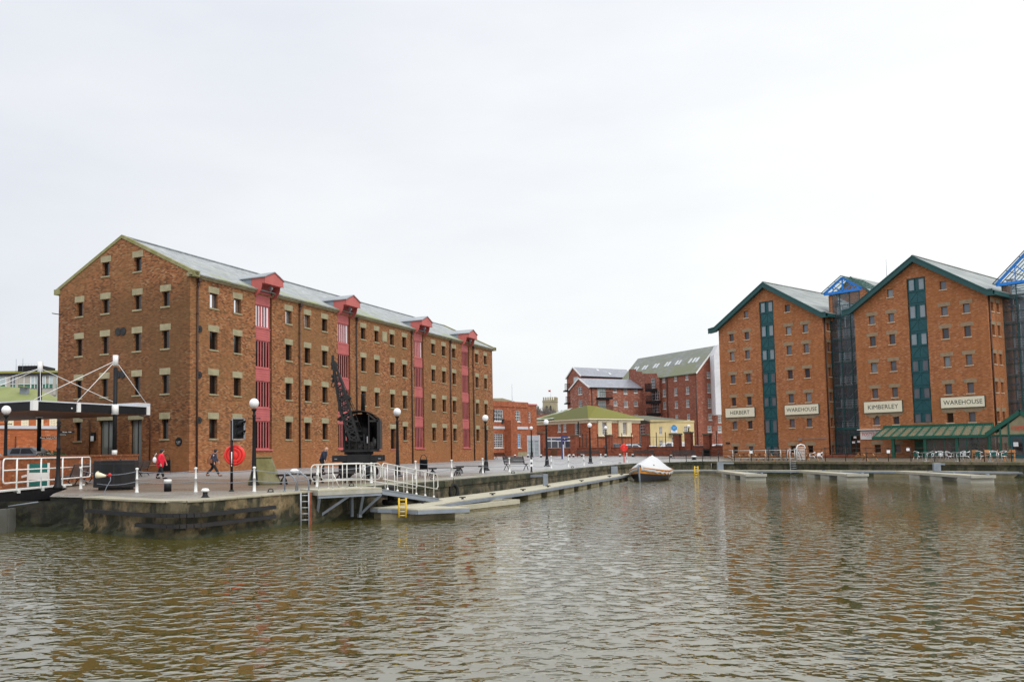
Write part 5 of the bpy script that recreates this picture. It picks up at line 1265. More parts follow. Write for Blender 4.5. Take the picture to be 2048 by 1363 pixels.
def long_bench(name, label, a, b, hgt=.98, grp=None, seat_d=.5):
    a = Vector(a); b = Vector(b); L_ = (b-a).length; R = empty(name, label, 'bench', (a.x, a.y, 0), math.atan2(b.y-a.y, b.x-a.x), grp)
    # local: x along, -y is the sitting side
    s = MB()
    for i in range(5): s.box(0, L_, -.5+i*.1, -.43+i*.1, .42, .455)
    s.obj('seat', 'benchw', R); s = MB()
    for i in range(6): y = .02+i*.035; s.box(0, L_, y, y+.03, .52+i*.085, .585+i*.085)
    s.obj('backrest', 'benchw', R)
    n = max(2, int(L_/2.2)+1)
    for i in range(n):
        x = .08+(L_-.16)*i/(n-1); l = MB(); l.tube([(x, -.46, .42), (x, -.38, .2), (x, -.5, 0)], .028, 6); l.tube([(x, 0.02, .42), (x, -.05, .2), (x, .12, 0)], .028, 6)
        l.tube([(x, 0, .4), (x, .22, 1.02)], .025, 6); l.tube([(x, -.5, .41), (x, .05, .41)], .025, 6); l.tube([(x, -.38, .2), (x, -.2, .3), (x, -.05, .2)], .02, 6); l.obj('leg', 'blackm', R)
    return R
b0, b1 = Vector((-16.35, 39.6)), Vector((-17.25, 45.6)); b2, b3 = Vector((-17.3, 46.3)), Vector((-18.95, 58.6))
long_bench('park_bench', 'long dark slatted bench between the bridge rail and the black steel box', (b1.x-.2, b1.y), (b0.x-.2, b0.y))
long_bench('park_bench', 'long dark slatted bench ending beside the woman in red', (b3.x-.2, b3.y), (b2.x-.2, b2.y))
bn = D(30, 925, 43)
long_bench('park_bench', 'navy slatted bench seen through the swing bridge railings', (bn.x-1.3, 43.4), (bn.x+1.0, 42.6))

# plain backless benches and backed benches along the main quay
def flat_bench(label, p0, ang, L_=1.75):
    R = empty('backless_bench', label, 'bench', (p0.x, p0.y, 0), ang, 'backless black benches on the quay'); s = MB()
    for i in range(5): s.box(-L_/2, L_/2, -.25+i*.105, -.165+i*.105, .43, .465)
    s.obj('seat', 'benchw', R)
    for x in (-L_*.36, L_*.36):
        l = MB(); l.tube([(x-.17, 0, 0), (x-.12, 0, .2), (x, 0, .36), (x+.12, 0, .2), (x+.17, 0, 0)], .035, 6); l.tube([(x, -.22, 0), (x, -.12, .25), (x, 0, .38), (x, .12, .25), (x, .22, 0)], .03, 6); l.box(x-.2, x+.2, -.2, .2, .37, .43); l.obj('leg', 'blackm', R)
    return R
for lab, px, py, ang in [('backless bench with a white bag on it, behind the quay ladder hoops', 596, 968, -.35), ('backless bench behind the gangway railings, near the black cabinet', 668, 965, -.3), ('backless bench in front of the crane platform, right of the black cabinet', 706, 962, -.3),
                         ('backless bench just right of the round litter drum', 890, 950.5, .2), ('backless bench beside the foot of the third tall lamp', 942.5, 945.5, .25)]:
    flat_bench(lab, G(px, py), ang, 2.0)
g = G(589, 968); p = MB(); rnd = random.Random(4)
p.ball((g.x, g.y, .58), .17, 10, sq=(1.25, .9, .75)); p.ball((g.x+.2, g.y, .53), .1, 8, sq=(1.2, 1, .7)); p.beam((g.x+.05, g.y, .66), (g.x+.2, g.y, .6), .14, .05); tag(p.obj('plastic_bag', 'paper'), 'crumpled white bag lying on the nearest backless bench', 'bag')
def backed_bench(label, g, ang, L_=1.7, grp='backed benches on the far quay', mat='benchw'):
    R = empty('park_bench', label, 'bench', g, ang, grp); s = MB()
    for i in range(5): s.box(-L_/2, L_/2, -.5+i*.1, -.42+i*.1, .42, .455)
    s.obj('seat', mat, R); s = MB()
    for i in range(6): y = .02+i*.03; s.box(-L_/2, L_/2, y, y+.03, .5+i*.075, .56+i*.075)
    s.obj('backrest', mat, R)
    for x in (-L_/2+.06, L_/2-.06):
        l = MB(); l.tube([(x, -.52, 0), (x, -.4, .22), (x, -.25, .4), (x, -.1, .22), (x, .1, 0)], .03, 6); l.tube([(x, -.52, .42), (x, .0, .41), (x, .2, .98)], .028, 6); l.obj('leg', 'blackm', R)
    return R
backed_bench('black backed bench on the pale paving, seen from behind a white post', G(1029, 939.5), 2.5, 1.7, None)
backed_bench('grey bench standing at the far corner of the big warehouse', G(1000, 918.5), 2.4, 1.8, None)
for lab, x, y, a, L_ in [('long grey backed bench against the wall left of the fourth brick pier', 1176, 913, 0.05, 3.4), ('grey backed bench behind the covered boat, left of the two near the iron rail', 1288, 913, .05, 3.0), ('grey backed bench right of the covered boat, facing the basin', 1368, 915.5, .05, 3.0)]:
    backed_bench(lab, G(x, y), a, L_)

# ================================================================== lamps
def make_lamp(label, g, sc=1.):
    R = empty('street_lamp', label, 'street lamp', g, 0, 'white globe lamps along the dock'); p = MB()
    p.lathe([(.26, 0), (.25, .06), (.17, .12), (.15, .5), (.12, .62), (.105, .75), (.085, 1.6), (.07, 3.05), (.10, 3.1), (.06, 3.16), (.055, 3.28), (.12, 3.36), (.13, 3.4), (.05, 3.42)], 14); p.obj('column', 'black', R)
    p = MB(); p.tube([(-.26, 0, 2.98), (.26, 0, 2.98)], .018, 6); p.ball((-.26, 0, 2.98), .03, 6); p.ball((.26, 0, 2.98), .03, 6); p.obj('ladder_bar', 'black', R)
    p = MB(); p.ball((0, 0, 3.66), .22, 20); p.obj('globe', 'lamp', R)
    R.scale = (sc, sc, sc); return R
make_lamp('globe lamp at the left edge behind the swing bridge', Vector((D(11, 900, 41.6).x, 41.6, 0)))
for lab, x, y in [('tall globe lamp in front of the first red loading bay, beside the mossy stone', -7.82, 38.5), ('tall globe lamp between the crane and the litter drum', -1.77, 48.96), ('tall globe lamp at the far end of the big warehouse', 4.01, 60.18), ('tall globe lamp in front of the glass shelter', 9.8, 71.3), ('tall globe lamp in front of the mossy roofed house, nearest the lifebuoy', 15.59, 82.9)]:
    make_lamp(lab, (x, y, 0), 1.0)
for lab, x, yb, yt in [('small distant globe lamp in front of the pale glazed gate', 1063.5, 913.5, 852), ('small distant globe lamp in front of the cream window surround', 1213, 912.5, 851.5), ('small distant globe lamp in front of the yellow stucco house', 1379, 908.5, 848.5)]:
    g = G(x, yb); zt = D(x, yt, g.y).z-g.z; make_lamp(lab, g, zt/3.88)

# ================================================================== posts and chains
px = [(161.5, 978), (273.7, 985), (391.5, 984.3), (508.6, 983.5), (634.4, 974), (742.8, 966), (831.3, 957.5), (903.4, 953.6), (965.5, 946), (1019, 944), (1063, 943.5), (1102.7, 936.6), (1137, 933.5), (1167.8, 930.5), (1202, 927.3), (1254, 924)]
names = ['right beside the end of the swing bridge railing', 'in front of the right side of the black steel box', 'just left of the mushroom bollard', 'in front of the mossy stone block', 'at the left end of the gangway railing', 'behind the middle of the gangway railing', 'left of the litter drum', 'in front of the backless bench right of the litter drum', 'left of the third tall globe lamp', 'in front of the backed bench on the pale paving', 'dark one with small signs on it', 'just right of the fourth tall globe lamp', 'below the blue pole sign', 'left of the tall lamp nearest the lifebuoy', 'right of the tall lamp nearest the lifebuoy', 'just right of the far lifebuoy post']
posts = []
def make_post(dark=False):
    p = MB(); p.lathe([(.075, 0), (.075, .04), (.06, .06), (.047, .5), (.052, .5), (.052, .53), (.042, .55), (.036, .84), (.05, .86), (.062, .89), (.062, .915), (.03, .935)], 12); return p
pm = make_post().obj('chain_post', 'white'); pm['category'] = 'post'
for i, ((x, y), nm) in enumerate(zip(px, names)):
    o = pm if i == 0 else pm.copy()
    if i: COL.objects.link(o)
    o.location = G(x, y); o['label'] = 'white chain post '+nm if i != 10 else 'dark chain post with small signs, between white posts'; o['group'] = 'chain posts along the quay edge'; posts.append(o)
o = make_post().obj('chain_post', 'blackm', None, posts[10].location); tag(o, posts[10]['label'], 'post', 'chain posts along the quay edge'); bpy.data.objects.remove(posts[10]); posts[10] = o
p = MB(); p.box(-.09, .09, -.075, -.068, .62, .8); p.box(-.1, .1, -.075, -.068, .35, .5); p.obj('small_sign', 'paper', o)
for i in range(len(posts)-1):
    a, b = posts[i].location, posts[i+1].location; L_ = (b-a).length
    p = MB()
    for z, s in ((.80, .055), (.42, .06)):
        p.tube(sag(a+Vector((0, 0, z)), b+Vector((0, 0, z)), s*L_*.55 if L_ < 8 else .2, 12), .014 if i < 6 else .012, 5)
    nmi = names[i]; tag(p.obj('chain', 'steelp'), 'chains running right from post '+nmi, 'chain', 'chains between the posts')

# ================================================================== bollards
def bollard(label, g, r=.2, h=.45, cap=None):
    R = empty('bollard', label, 'bollard', g, 0); p = MB()
    if cap == 'band': p.lathe([(r, 0), (r, h*.72), (r*.98, h*.72)], 18); p.obj('body', 'black', R); p = MB(); p.lathe([(r*1.04, h*.72), (r*1.04, h*.97), (r*.9, h)], 18); p.obj('cap', 'white', R)
    else:
        p.lathe([(r*1.5, 0), (r*1.1, h*.08), (r*.75, h*.3), (r*.8, h*.6)], 16); p.obj('body', 'black', R)
        p = MB(); p.lathe([(r*.8, h*.6), (r*1.25, h*.68), (r*1.3, h*.8), (r*.9, h*.96), (r*.3, h)], 16); p.obj('cap', 'white', R)
    return R
bollard('black cylinder bollard with a broad white band near the black steel box', G(335.4, 982), .14, .46, 'band')
bollard('black mushroom bollard with white cap at the edge of the curved quay', G(410.4, 994), .105, .30)
dots = [(1030, 914, 'just right of the office porch'), (1056, 914, 'at the foot of the pale glazed gate'), (1082, 914, 'at the foot of the first brick pier'), (1139, 913.5, 'right of the blue pole sign'), (1147, 913.8, 'below the second brick pier'), (1163.5, 913, 'below the long grey bench'), (1211, 913.5, 'below the cream window surround'), (1240, 913, 'left of the far lifebuoy'), (1265.5, 913, 'right of the far lifebuoy'), (1342, 914.5, 'behind the stern of the covered boat')]
for x, y, nm in dots: b_ = bollard('small white capped bollard '+nm, G(x, y), .14, .42); b_['group'] = 'far mooring bollards'
bollard('white capped mooring bollard near the right end of the pale paving', G(1388, 919), .24, .48)
# iron mooring rings and cleats lying on the coping
for i, (x, y, nm) in enumerate([(541, 983.5, 'left of the quay ladder hoops'), (703, 972, 'behind the gangway platform'), (865, 958.5, 'above the hanging tyre'), (1026, 946, 'below the backed bench'), (1145, 935, 'below the blue pole sign'), (1240, 926.5, 'left of the far lifebuoy post')]):
    g = G(x, y); p = MB(); p.tube([g+Vector((.09*math.cos(t), .03, .06+.06*math.sin(t))) for t in [PI*k/6 for k in range(13)]], .018, 6); p.box(g.x-.12, g.x+.12, g.y-.06, g.y+.06, 0, .03)
    tag(p.obj('mooring_ring', 'blackm'), 'black iron mooring ring on the quay edge '+nm, 'mooring ring')

# ================================================================== traffic light and lifebuoy housings
g = G(463.2, 981.8); R = empty('traffic_light', 'black two lamp traffic light on a pole at the lock quay', 'traffic light', g, 0); dp = g.y
zt = D(463, 838, dp).z
p = MB(); p.tube([(0, 0, 0), (0, 0, zt-.05)], .052, 12); p.lathe([(.1, 0), (.1, .03), (.06, .06)], 10); p.obj('pole', 'black', R)
hd = MB(); z1 = D(463, 836.5, dp).z; z0 = D(463, 879.5, dp).z; cx = .27
hd.box(cx-.2, cx+.2, -.06, .2, z0+.06, z1-.03); h_ = hd.obj('signal_head', 'black', R, bevel=.03)
p = MB(); 
for q in ((cx-.235, cx-.205, z0, z1), (cx+.205, cx+.235, z0+.03, z1-.03), (cx-.2, cx+.2, z0, z0+.035), (cx-.2, cx+.2, z1-.02, z1+.01)): p.box(q[0], q[1], -.1, .06, q[2], q[3])
p.obj('backing_frame', 'steel', R)
for zc in (z0+.6*(z1-z0)+.1, z0+.28*(z1-z0)):
    v = MB(); a0 = Vector((cx-.02, -.05, zc)); dr_ = Vector((.8, -.5, .12)).normalized(); rr = .115; sd_ = dr_.cross(Vector((0, 0, 1))).normalized(); u_ = sd_.cross(dr_)
    vs = []
    for L1, s1 in ((0, 1.), (.16, 1.), (.4, .8)):
        for k in range(13):
            t = -PI*.22+PI*1.44*k/12
            ext = L1 if not (L1 > .2) else L1*(.62+.38*math.sin(max(0, min(PI, t))))
            vs.append(a0+dr_*ext+sd_*(rr*s1*math.cos(t))+u_*(rr*s1*math.sin(t)))
    fs = [(r_*13+k, r_*13+k+1, (r_+1)*13+k+1, (r_+1)*13+k) for r_ in range(2) for k in range(12)]; v.add(vs, fs, 0, True)
    vo = v.obj('visor', 'black', R); sf = vo.modifiers.new('s', 'SOLIDIFY'); sf.thickness = .012
    v = MB(); v.tube([a0-dr_*.04, a0+dr_*.02], rr*.98, 14); v.obj('lens', 'glassL', R)
p = MB(); p.beam((0, 0, z1-.12), (cx-.2, .05, z1-.12), .05, .05); p.beam((0, 0, z0+.12), (cx-.2, .05, z0+.12), .05, .05); p.obj('bracket', 'steelp', R)
p = MB(); p.tube([(0.01, -.056, D(463, 903, dp).z), (.01, -.056, D(463, 927, dp).z)], .02, 6); p.tube([(.012, -.06, D(463, 929, dp).z), (.012, -.06, D(463, 932, dp).z)], .014, 6); p.obj('sticker', 'paper', R)
def buoy(label, c, rad, post=None, face=(0, -1, 0)):
    R = empty('lifebuoy_housing', label, 'lifebuoy', c, 0); p = MB(); n = 28
    prof = [(0, -.085), (.12, -.085), (.14, -.07), (.2, -.07), (.22, -.085), (.26, -.085), (.28, -.07), (.32, -.07), (.34, -.085), (.36, -.08), (.40, -.04), (.41, .02), (.38, .09), (.0, .1)]
    k = rad/.41; vs = [(k*max(r_, .001)*math.cos(2*PI*i/n), k*y, k*max(r_, .001)*math.sin(2*PI*i/n)) for r_, y in prof for i in range(n)]
    fs = [(j*n+i, j*n+(i+1) % n, (j+1)*n+(i+1) % n, (j+1)*n+i) for j in range(len(prof)-1) for i in range(n)]
    p.add(vs, fs, 0, True); p.obj('shell', 'redplas', R)
    for r0, sg in ((.17, 1), (.3, 1), (.17, -1), (.3, -1)):
        g_ = MB(); g_.tube([(k*r0*math.sin(t)*sg, -k*.082, k*r0*math.cos(t)) for t in [PI*.12+PI*.76*j/10 for j in range(11)]], k*.011, 5); g_.obj('groove', 'redplasd', R)
    if post:
        g_ = MB(); g_.tube([(0, .12, -post), (0, .12, 0)], .05, 8); g_.obj('post', 'redplas', R)
    return R
c = D(469, 909.5, dp+.15); buoy('large red lifebuoy housing fixed behind the traffic light pole', c, .405)
g = G(1248, 923.8); c = D(1248, 894.8, g.y); b_ = buoy('small distant red lifebuoy housing on a red post near the covered boat', c, .375, c.z)

# ================================================================== mossy stone block, black steel box, cabinet, bins
g = G(529, 968); k = g.y/F; R = empty('stone_block', 'mossy sloping stone block beside the first tall lamp', 'stone block', g, .15); p = MB()
v = [(-.72, -.5, 0), (.72, -.5, 0), (.72, .5, 0), (-.72, .5, 0), (-.72, -.5, .14), (.72, -.5, .14), (.72, .5, .14), (-.72, .5, .14), (-.36, -.2, 1.2), (.3, -.2, 1.2), (.34, .3, 1.2), (-.4, .3, 1.2)]
p.add(v, [(3, 2, 1, 0), (0, 1, 5, 4), (1, 2, 6, 5), (2, 3, 7, 6), (3, 0, 4, 7), (4, 5, 9, 8), (5, 6, 10, 9), (6, 7, 11, 10), (7, 4, 8, 11), (8, 9, 10, 11)]); p.obj('body', 'moss', R, bevel=.05)
p = MB(); p.box(-.4, .34, -.24, .32, 1.2, 1.27); p.obj('cap', 'moss', R, bevel=.02)
g = G(232, 983.5); R = empty('steel_box', 'big black octagonal steel lock machinery box on the curved quay', 'machinery box', (D(232, 960, 35.4).x, 35.4, 0), 0); R.scale = (.97, .9, 1.12); p = MB(); n = 8
oc = [(.86*math.cos(PI/8+PI/4*i), .7*math.sin(PI/8+PI/4*i)) for i in range(n)]
oc = [(-.86, -.28), (-.42, -.62), (.45, -.62), (.86, -.28), (.86, .3), (.45, .62), (-.42, .62), (-.86, .3)]
def ring(s, z): return [(x*s, y*s, z) for x, y in oc]
p.add(ring(.78, 0)+ring(.78, .1)+ring(1, .1)+ring(1, 1.06)+ring(.97, 1.08), [tuple(range(8))[::-1]]+[(j*8+i, j*8+(i+1) % 8, (j+1)*8+(i+1) % 8, (j+1)*8+i) for j in range(4) for i in range(8)]+[tuple(range(32, 40))]); p.obj('body', 'gunmetal', R)
p = MB(); p.add(ring(1.02, .93)+ring(1.02, .985), [(i, (i+1) % 8, 8+(i+1) % 8, 8+i) for i in range(8)]); p.box(.1, .14, -.635, -.61, .12, .93); p.add(ring(1.015, .14)+ring(1.015, .18), [(i, (i+1) % 8, 8+(i+1) % 8, 8+i) for i in range(8)]); p.tube([(.35, -.5, 1.08), (.35, -.5, 1.12)], .03, 6); p.obj('trim', 'blackm', R)
c = D(198, 949, 31.6); R = empty('cream_horn', 'cream yellow horn shaped fitting with a red coupling hanging on the chain', 'horn', c, 0); p = MB(); p.tube([(-.1, 0, 0), (.02, 0, -.01), (.16, 0, -.03), (.26, 0, -.04)], [.11, .10, .06, .035], 12); p.tube([(-.04, 0, .09), (-.04, 0, .13)], .03, 6); p.obj('bell', 'cream', R)
p = MB(); p.ball((.4, 0, -.01), .07, 8); p.tube([(.27, 0, -.03), (.36, 0, -.01)], .025, 6); p.obj('coupling', 'redplasd', R)
p = MB(); p.tube([(.42, 0, -.07), (.43, 0, -.2), (.3, .0, -.42), (.22, 0, -.6), (.25, 0, -.8), (.36, 0, -.92)], .014, 6); p.obj('hose', 'steelp', R)
g = G(683.5, 953); p = MB(); p.box(g.x-.17, g.x+.17, g.y-.12, g.y+.15, .25, .68); p.tube([(g.x, g.y, 0), (g.x, g.y, .25)], .05, 6); tag(p.obj('black_cabinet', 'black', bevel=.01), 'small black cabinet on a stem in front of the crane', 'cabinet')
c = D(727, 934, 39.); p = MB(); p.add([(c.x-.07, c.y, c.z+.13), (c.x+.08, c.y, c.z+.12), (c.x+.09, c.y-.01, c.z-.15), (c.x-.08, c.y-.01, c.z-.1), (c.x-.07, c.y+.01, c.z+.13), (c.x+.08, c.y+.01, c.z+.12), (c.x+.09, c.y, c.z-.15), (c.x-.08, c.y, c.z-.1)], [(0, 1, 2, 3), (7, 6, 5, 4), (0, 4, 5, 1), (1, 5, 6, 2), (2, 6, 7, 3), (3, 7, 4, 0)]); p.tube([(c.x, c.y+.03, 0), (c.x, c.y+.03, c.z+.1)], .015, 6); tag(p.obj('paper_notice', 'paper'), 'white paper notice hanging below the crane platform', 'notice')
def bin_(label, g, r, z0, z1, hoop, mat='black'):
    R = empty('litter_bin', label, 'litter bin', g, 0); p = MB(); p.lathe([(r, z0), (r*1.02, z1-.03), (r*1.1, z1-.02), (r*1.1, z1), (r*.7, z1+.01)], 14); p.obj('drum', mat, R); p = MB()
    for s in (-1, 1): p.tube([(s*r*1.05, 0, 0), (s*r*1.05, 0, z1)], .02, 6)
    p.obj('leg', 'blackm', R)
    if hoop: p = MB(); p.tube([(r*.85*math.cos(t), 0, z1+(hoop)*math.sin(t)) for t in [PI*i/10 for i in range(11)]], .02, 6); p.obj('hoop', 'blackm', R)
    return R
g = G(847.5, 951.5); k = g.y/F; bin_('black litter drum on legs with a round hoop handle, right of the crane', g, .2, D(847, 938, g.y).z, D(847, 918.5, g.y).z, .28)
g = G(333, 947.5); bin_('black litter bin with arched top just behind the woman in red', g, .26, .2, 1.0, .42)
g = G(1108, 913.5); bin_('dark red brown litter bin in front of the boundary wall, below the glass shelter', g, .42, .2, 1.25, 0, 'wood')
g = G(1414, 917.5); bin_('black litter bin with hoop left of the gabled warehouses', g, .36, .35, 1.2, .35)

# ================================================================== fingerpost
g = Vector((D(117, 900, 36.5).x, 36.5, 0)); R = empty('fingerpost', 'ornate black fingerpost with white lettering by the swing bridge', 'signpost', g, 0); dp = 36.5
z = lambda y: D(117, y, dp).z
p = MB(); zt = z(835); p.lathe([(.2, 0), (.2, .12), (.14, .2), (.12, .5), (.09, .55), (.08, zt-1.35), (.11, zt-1.3), (.07, zt-1.25), (.06, zt-.4), (.1, zt-.34), (.05, zt-.28), (.1, zt-.2), (.04, zt-.1), (.015, zt)], 12); p.obj('column', 'black', R)
def fing(x0, x1, y, hgt, txt, tw):
    u0, u1 = (x0-117)/F*dp, (x1-117)/F*dp; zc = z(y); f = MB(); f.box(u0, u1, -.02, .02, zc-hgt/2, zc+hgt/2); fo = f.obj('finger', 'black', R); text(txt, tw, hgt*.6, 'white', fo, mfront(), (u0+u1)/2, zc, d=-.025)
fing(119, 148.5, 863.5, .085, 'Mariners  Walk', .38); fing(118.5, 132.5, 869, .075, 'The Dry Dock', .27); fing(79.5, 115.5, 874.3, .095, 'Museum  Centre & Car Park', .7)

# ================================================================== swing bridge
R = empty('swing_bridge', 'swing bridge deck with white tubular railings at the left edge', 'bridge', (0, 0, 0), 0)
xN, xF = -16.75, -19.3; yE = 40.2; y0_ = 20.
p = MB(); p.box(xF-.1, xN+.12, y0_, yE, -.02, .06); p.obj('deck', 'ground', R)
p = MB(); p.box(xN+.12, xN+.3, y0_, yE, -.42, .0); p.box(xF-.2, xF-.1, y0_, yE+3, -.42, .0); p.box(xN-1., xN-.8, y0_, yE-3, -.5, -.03); p.prism([(yE, -.42), (yE+1.2, -.1), (yE+1.2, .03), (yE, .03)], xF, xN+.3, m=lambda u, z, d: (d, u, z)); p.obj('girder', 'black', R)
p = MB(); p.box(xN+.03, xN+.34, y0_, yE-.6, .06, .12); p.obj('kerb', 'white', R)
def bridge_rail(nm, x, ya, yb, nposts):
    r_ = MB(); zt_, zm_, zl_ = 1.33, .88, .38; rr = .03
    loop = [(x, ya+.14, zt_), (x, yb-.14, zt_), (x, yb-.04, zt_-.04), (x, yb, zt_-.14), (x, yb, zl_+.14), (x, yb-.04, zl_+.04), (x, yb-.14, zl_), (x, ya+.14, zl_), (x, ya+.04, zl_+.04), (x, ya, zl_+.14), (x, ya, zt_-.14), (x, ya+.04, zt_-.04), (x, ya+.14, zt_)]
    r_.tube(loop, rr, 8); r_.tube([(x, ya, zm_), (x, yb, zm_)], rr*.85, 8); o = r_.obj('railing', 'white', R)
    for i in range(nposts):
        y = ya+(yb-ya)*(i+.5)/nposts; q = MB(); q.tube([(x+.02, y, 0), (x+.02, y, zt_+.03)], .036, 8); q.box(x-.06, x+.14, y-.09, y+.09, -.05, .08); q.obj('post', 'white', o)
bridge_rail('near', xN+.22, 33.4, 42.9-.9, 4); bridge_rail('near', xN+.22, 24., 33.1, 4); bridge_rail('far', xF, 33., 42.4, 3)
gx = Vector((D(78, 950, 38.5).x, 38.5, 0))
R = empty('bridge_barrier', 'white barrier gate with green mesh panel folded on the swing bridge', 'barrier', (gx.x, gx.y, .06), .1); p = MB(); p.box(-.5, .45, -.03, .03, .3, .62); p.box(-.5, -.42, -.04, .04, 0, 1.0); p.box(.37, .45, -.04, .04, 0, 1.05); p.beam((-1.6, 0, .22), (-.45, 0, .52), .05, .1); p.obj('frame', 'white', R); p = MB(); p.box(-.42, .37, -.01, .01, .02, .28); p.box(-.42, .37, -.01, .01, .63, 1.02); p.obj('mesh_panel', 'tealc', R)
g = G(104.5, 962); p = MB(); p.box(g.x-.14, g.x+.14, g.y-.1, g.y+.1, .25, .55); p.tube([(g.x, g.y, 0), (g.x, g.y, .25)], .04, 6); tag(p.obj('control_box', 'black'), 'small black control box on a stem beside the bridge railing', 'control box')
# cycle hoop
g = D(83, 912, 50.); p = MB(); p.tube([(g.x-.3, g.y, 0), (g.x-.3, g.y, 1.45), (g.x-.2, g.y, 1.55), (g.x+.3, g.y, 1.55), (g.x+.35, g.y, 1.5)], .04, 6); p.tube([(g.x+.05, g.y, .5), (g.x+.05, g.y, 1.55)], .03, 6); p.tube([(g.x+.1+.35*math.cos(t), g.y, .95+.35*math.sin(t)) for t in [2*PI*i/16 for i in range(17)]], .025, 6); tag(p.obj('bicycle_stand', 'blackm'), 'black hoop stand behind the swing bridge railing', 'stand')
# shrub on the terrace
def shrub(label, c, r, h, n, seed, mat='leaf'):
    rnd = random.Random(seed); R = empty('shrub', label, 'shrub', c, 0); p = MB(); 
    for i in range(5): a = i*1.3; p.tube([(0, 0, 0), (r*.5*math.cos(a), r*.5*math.sin(a), h*.7)], .02, 4)
    p.obj('stem', 'twig', R); q = MB()
    for i in range(n):
        t = rnd.random()*2*PI; rr_ = r*math.sqrt(rnd.random()); z_ = h*rnd.uniform(.15, 1)*(1-.4*rr_/r); c_ = Vector((rr_*math.cos(t), rr_*math.sin(t), z_)); d_ = Vector((rnd.uniform(-1, 1), rnd.uniform(-1, 1), rnd.uniform(-.3, 1))).normalized()*.16; s_ = d_.cross(Vector((rnd.uniform(-1, 1), rnd.uniform(-1, 1), rnd.uniform(-1, 1)))).normalized()*.05
        q.add([c_, c_+d_*.5+s_, c_+d_, c_+d_*.5-s_], [(0, 1, 2, 3)])
    q.obj('foliage', mat, R); return R
g = D(106, 905, 60); shrub('dark green spiky shrub at the foot of the rear canopy mast', (g.x, g.y, .62), 1., 1.35, 500, 2)

# ================================================================== cars
def car(label, p0, rz, L_, Wd, Hh, mat, van=False, name='parked_car'):
    R = empty(name, label, 'van' if van else 'car', p0, rz)
    if van: prof = [(-L_/2, .35), (-L_/2, Hh*.95), (-L_/2+.1, Hh), (L_*.18, Hh), (L_*.33, Hh*.58), (L_/2-.08, Hh*.46), (L_/2, .4)]
    else: prof = [(-L_/2, .35), (-L_/2+.02, Hh*.62), (-L_/2+.35, Hh*.94), (-L_/2+.7, Hh), (L_*.08, Hh), (L_*.26, Hh*.66), (L_/2-.15, Hh*.55), (L_/2, Hh*.42), (L_/2, .35)]
    b = MB(); n = len(prof); vs = []
    for s, ww in ((-1, 1), (-1, .0), (1, .0), (1, 1)): pass
    ys = [-Wd/2, Wd/2]
    def wy(z, s): return s*(Wd/2-(max(0, z-Hh*.55)/Hh)*.35)
    vs = [(x, wy(z, -1), z) for x, z in prof]+[(x, wy(z, 1), z) for x, z in prof]
    b.add(vs, [tuple(range(n)), tuple(range(n, 2*n))[::-1]]+[(i, i+n, (i+1) % n+n, (i+1) % n) for i in range(n)]); b.obj('body', mat, R, bevel=.05)
    w_ = MB(); zl, zh = Hh*.62, Hh*.93
    for s in (-1, 1):
        for x0, x1, x2, x3 in (((-L_*.36, -L_*.14, -L_*.14, -L_*.33), (-L_*.12, L_*.18, L_*.07, -L_*.12)) if not van else ((L_*.0, L_*.24, L_*.16, L_*.0),)):
            w_.add([(x0, wy(zl, s)+s*.012, zl), (x1, wy(zl, s)+s*.012, zl), (x2, wy(zh, s)+s*.012, zh), (x3, wy(zh, s)+s*.012, zh)], [(0, 1, 2, 3)])
    if not van: w_.add([(-L_/2+.0, -.6, Hh*.66), (-L_/2+.0, .6, Hh*.66), (-L_/2+.28, .52, Hh*.93), (-L_/2+.28, -.52, Hh*.93)], [(0, 1, 2, 3)])
    w_.obj('window', 'glassK', R)
    for x in (-L_*.31, L_*.31):
        for s in (-1, 1): q = MB(); q.tube([(x, s*(Wd/2-.18), .31), (x, s*(Wd/2+.01), .31)], .31, 14); q.obj('wheel', 'rubber', R)
    for s in (-1, 1): q = MB(); q.box(-L_/2-.015, -L_/2+.06, s*(Wd/2-.16)-.08, s*(Wd/2-.16)+.08, Hh*.5, Hh*.8); q.obj('tail_light', 'redplasd', R)
    return R
g = D(66, 905, 68.); car('silver blue estate car parked on the terrace behind the swing bridge', (g.x, g.y, .78), -.25, 4.1, 1.7, 1.30, 'carb')
g = D(-4, 905, 66.); car('white car nose just showing at the left edge', (g.x-.9, g.y, .62), .1, 4., 1.7, 1.25, 'carw')
for lab, x, yt, dep, L_, mat, van, rz in [('dark blue car behind the boundary wall left of the far lifebuoy', 1233, 886.5, 142, 4.2, 'card', 0, .1), ('white car behind the boundary wall right of the far lifebuoy', 1268, 888, 142, 4.4, 'carw', 0, .1), ('black hatchback behind the white car near the yellow house', 1258, 886, 147, 4.2, 'card', 0, 3.1), ('silver car behind the wall at the left end of the yellow house', 1306, 890.5, 142, 4.2, 'carb', 0, .1), ('white van parked in front of the yellow house door', 1340, 884, 147, 4.8, 'carw', 1, 3.2), ('dark car behind the wall right of the square brick pier', 1400, 889.5, 143, 4.2, 'card', 0, .1), ('white car behind the wall beside the gabled warehouse', 1433, 887.3, 143, 4.6, 'carw', 0, 3.1)]:
    g = D(x, yt, dep); hh_ = g.z-gz(dep); car(lab, (g.x, dep, gz(dep)), rz, L_, 1.75, hh_, mat, bool(van))

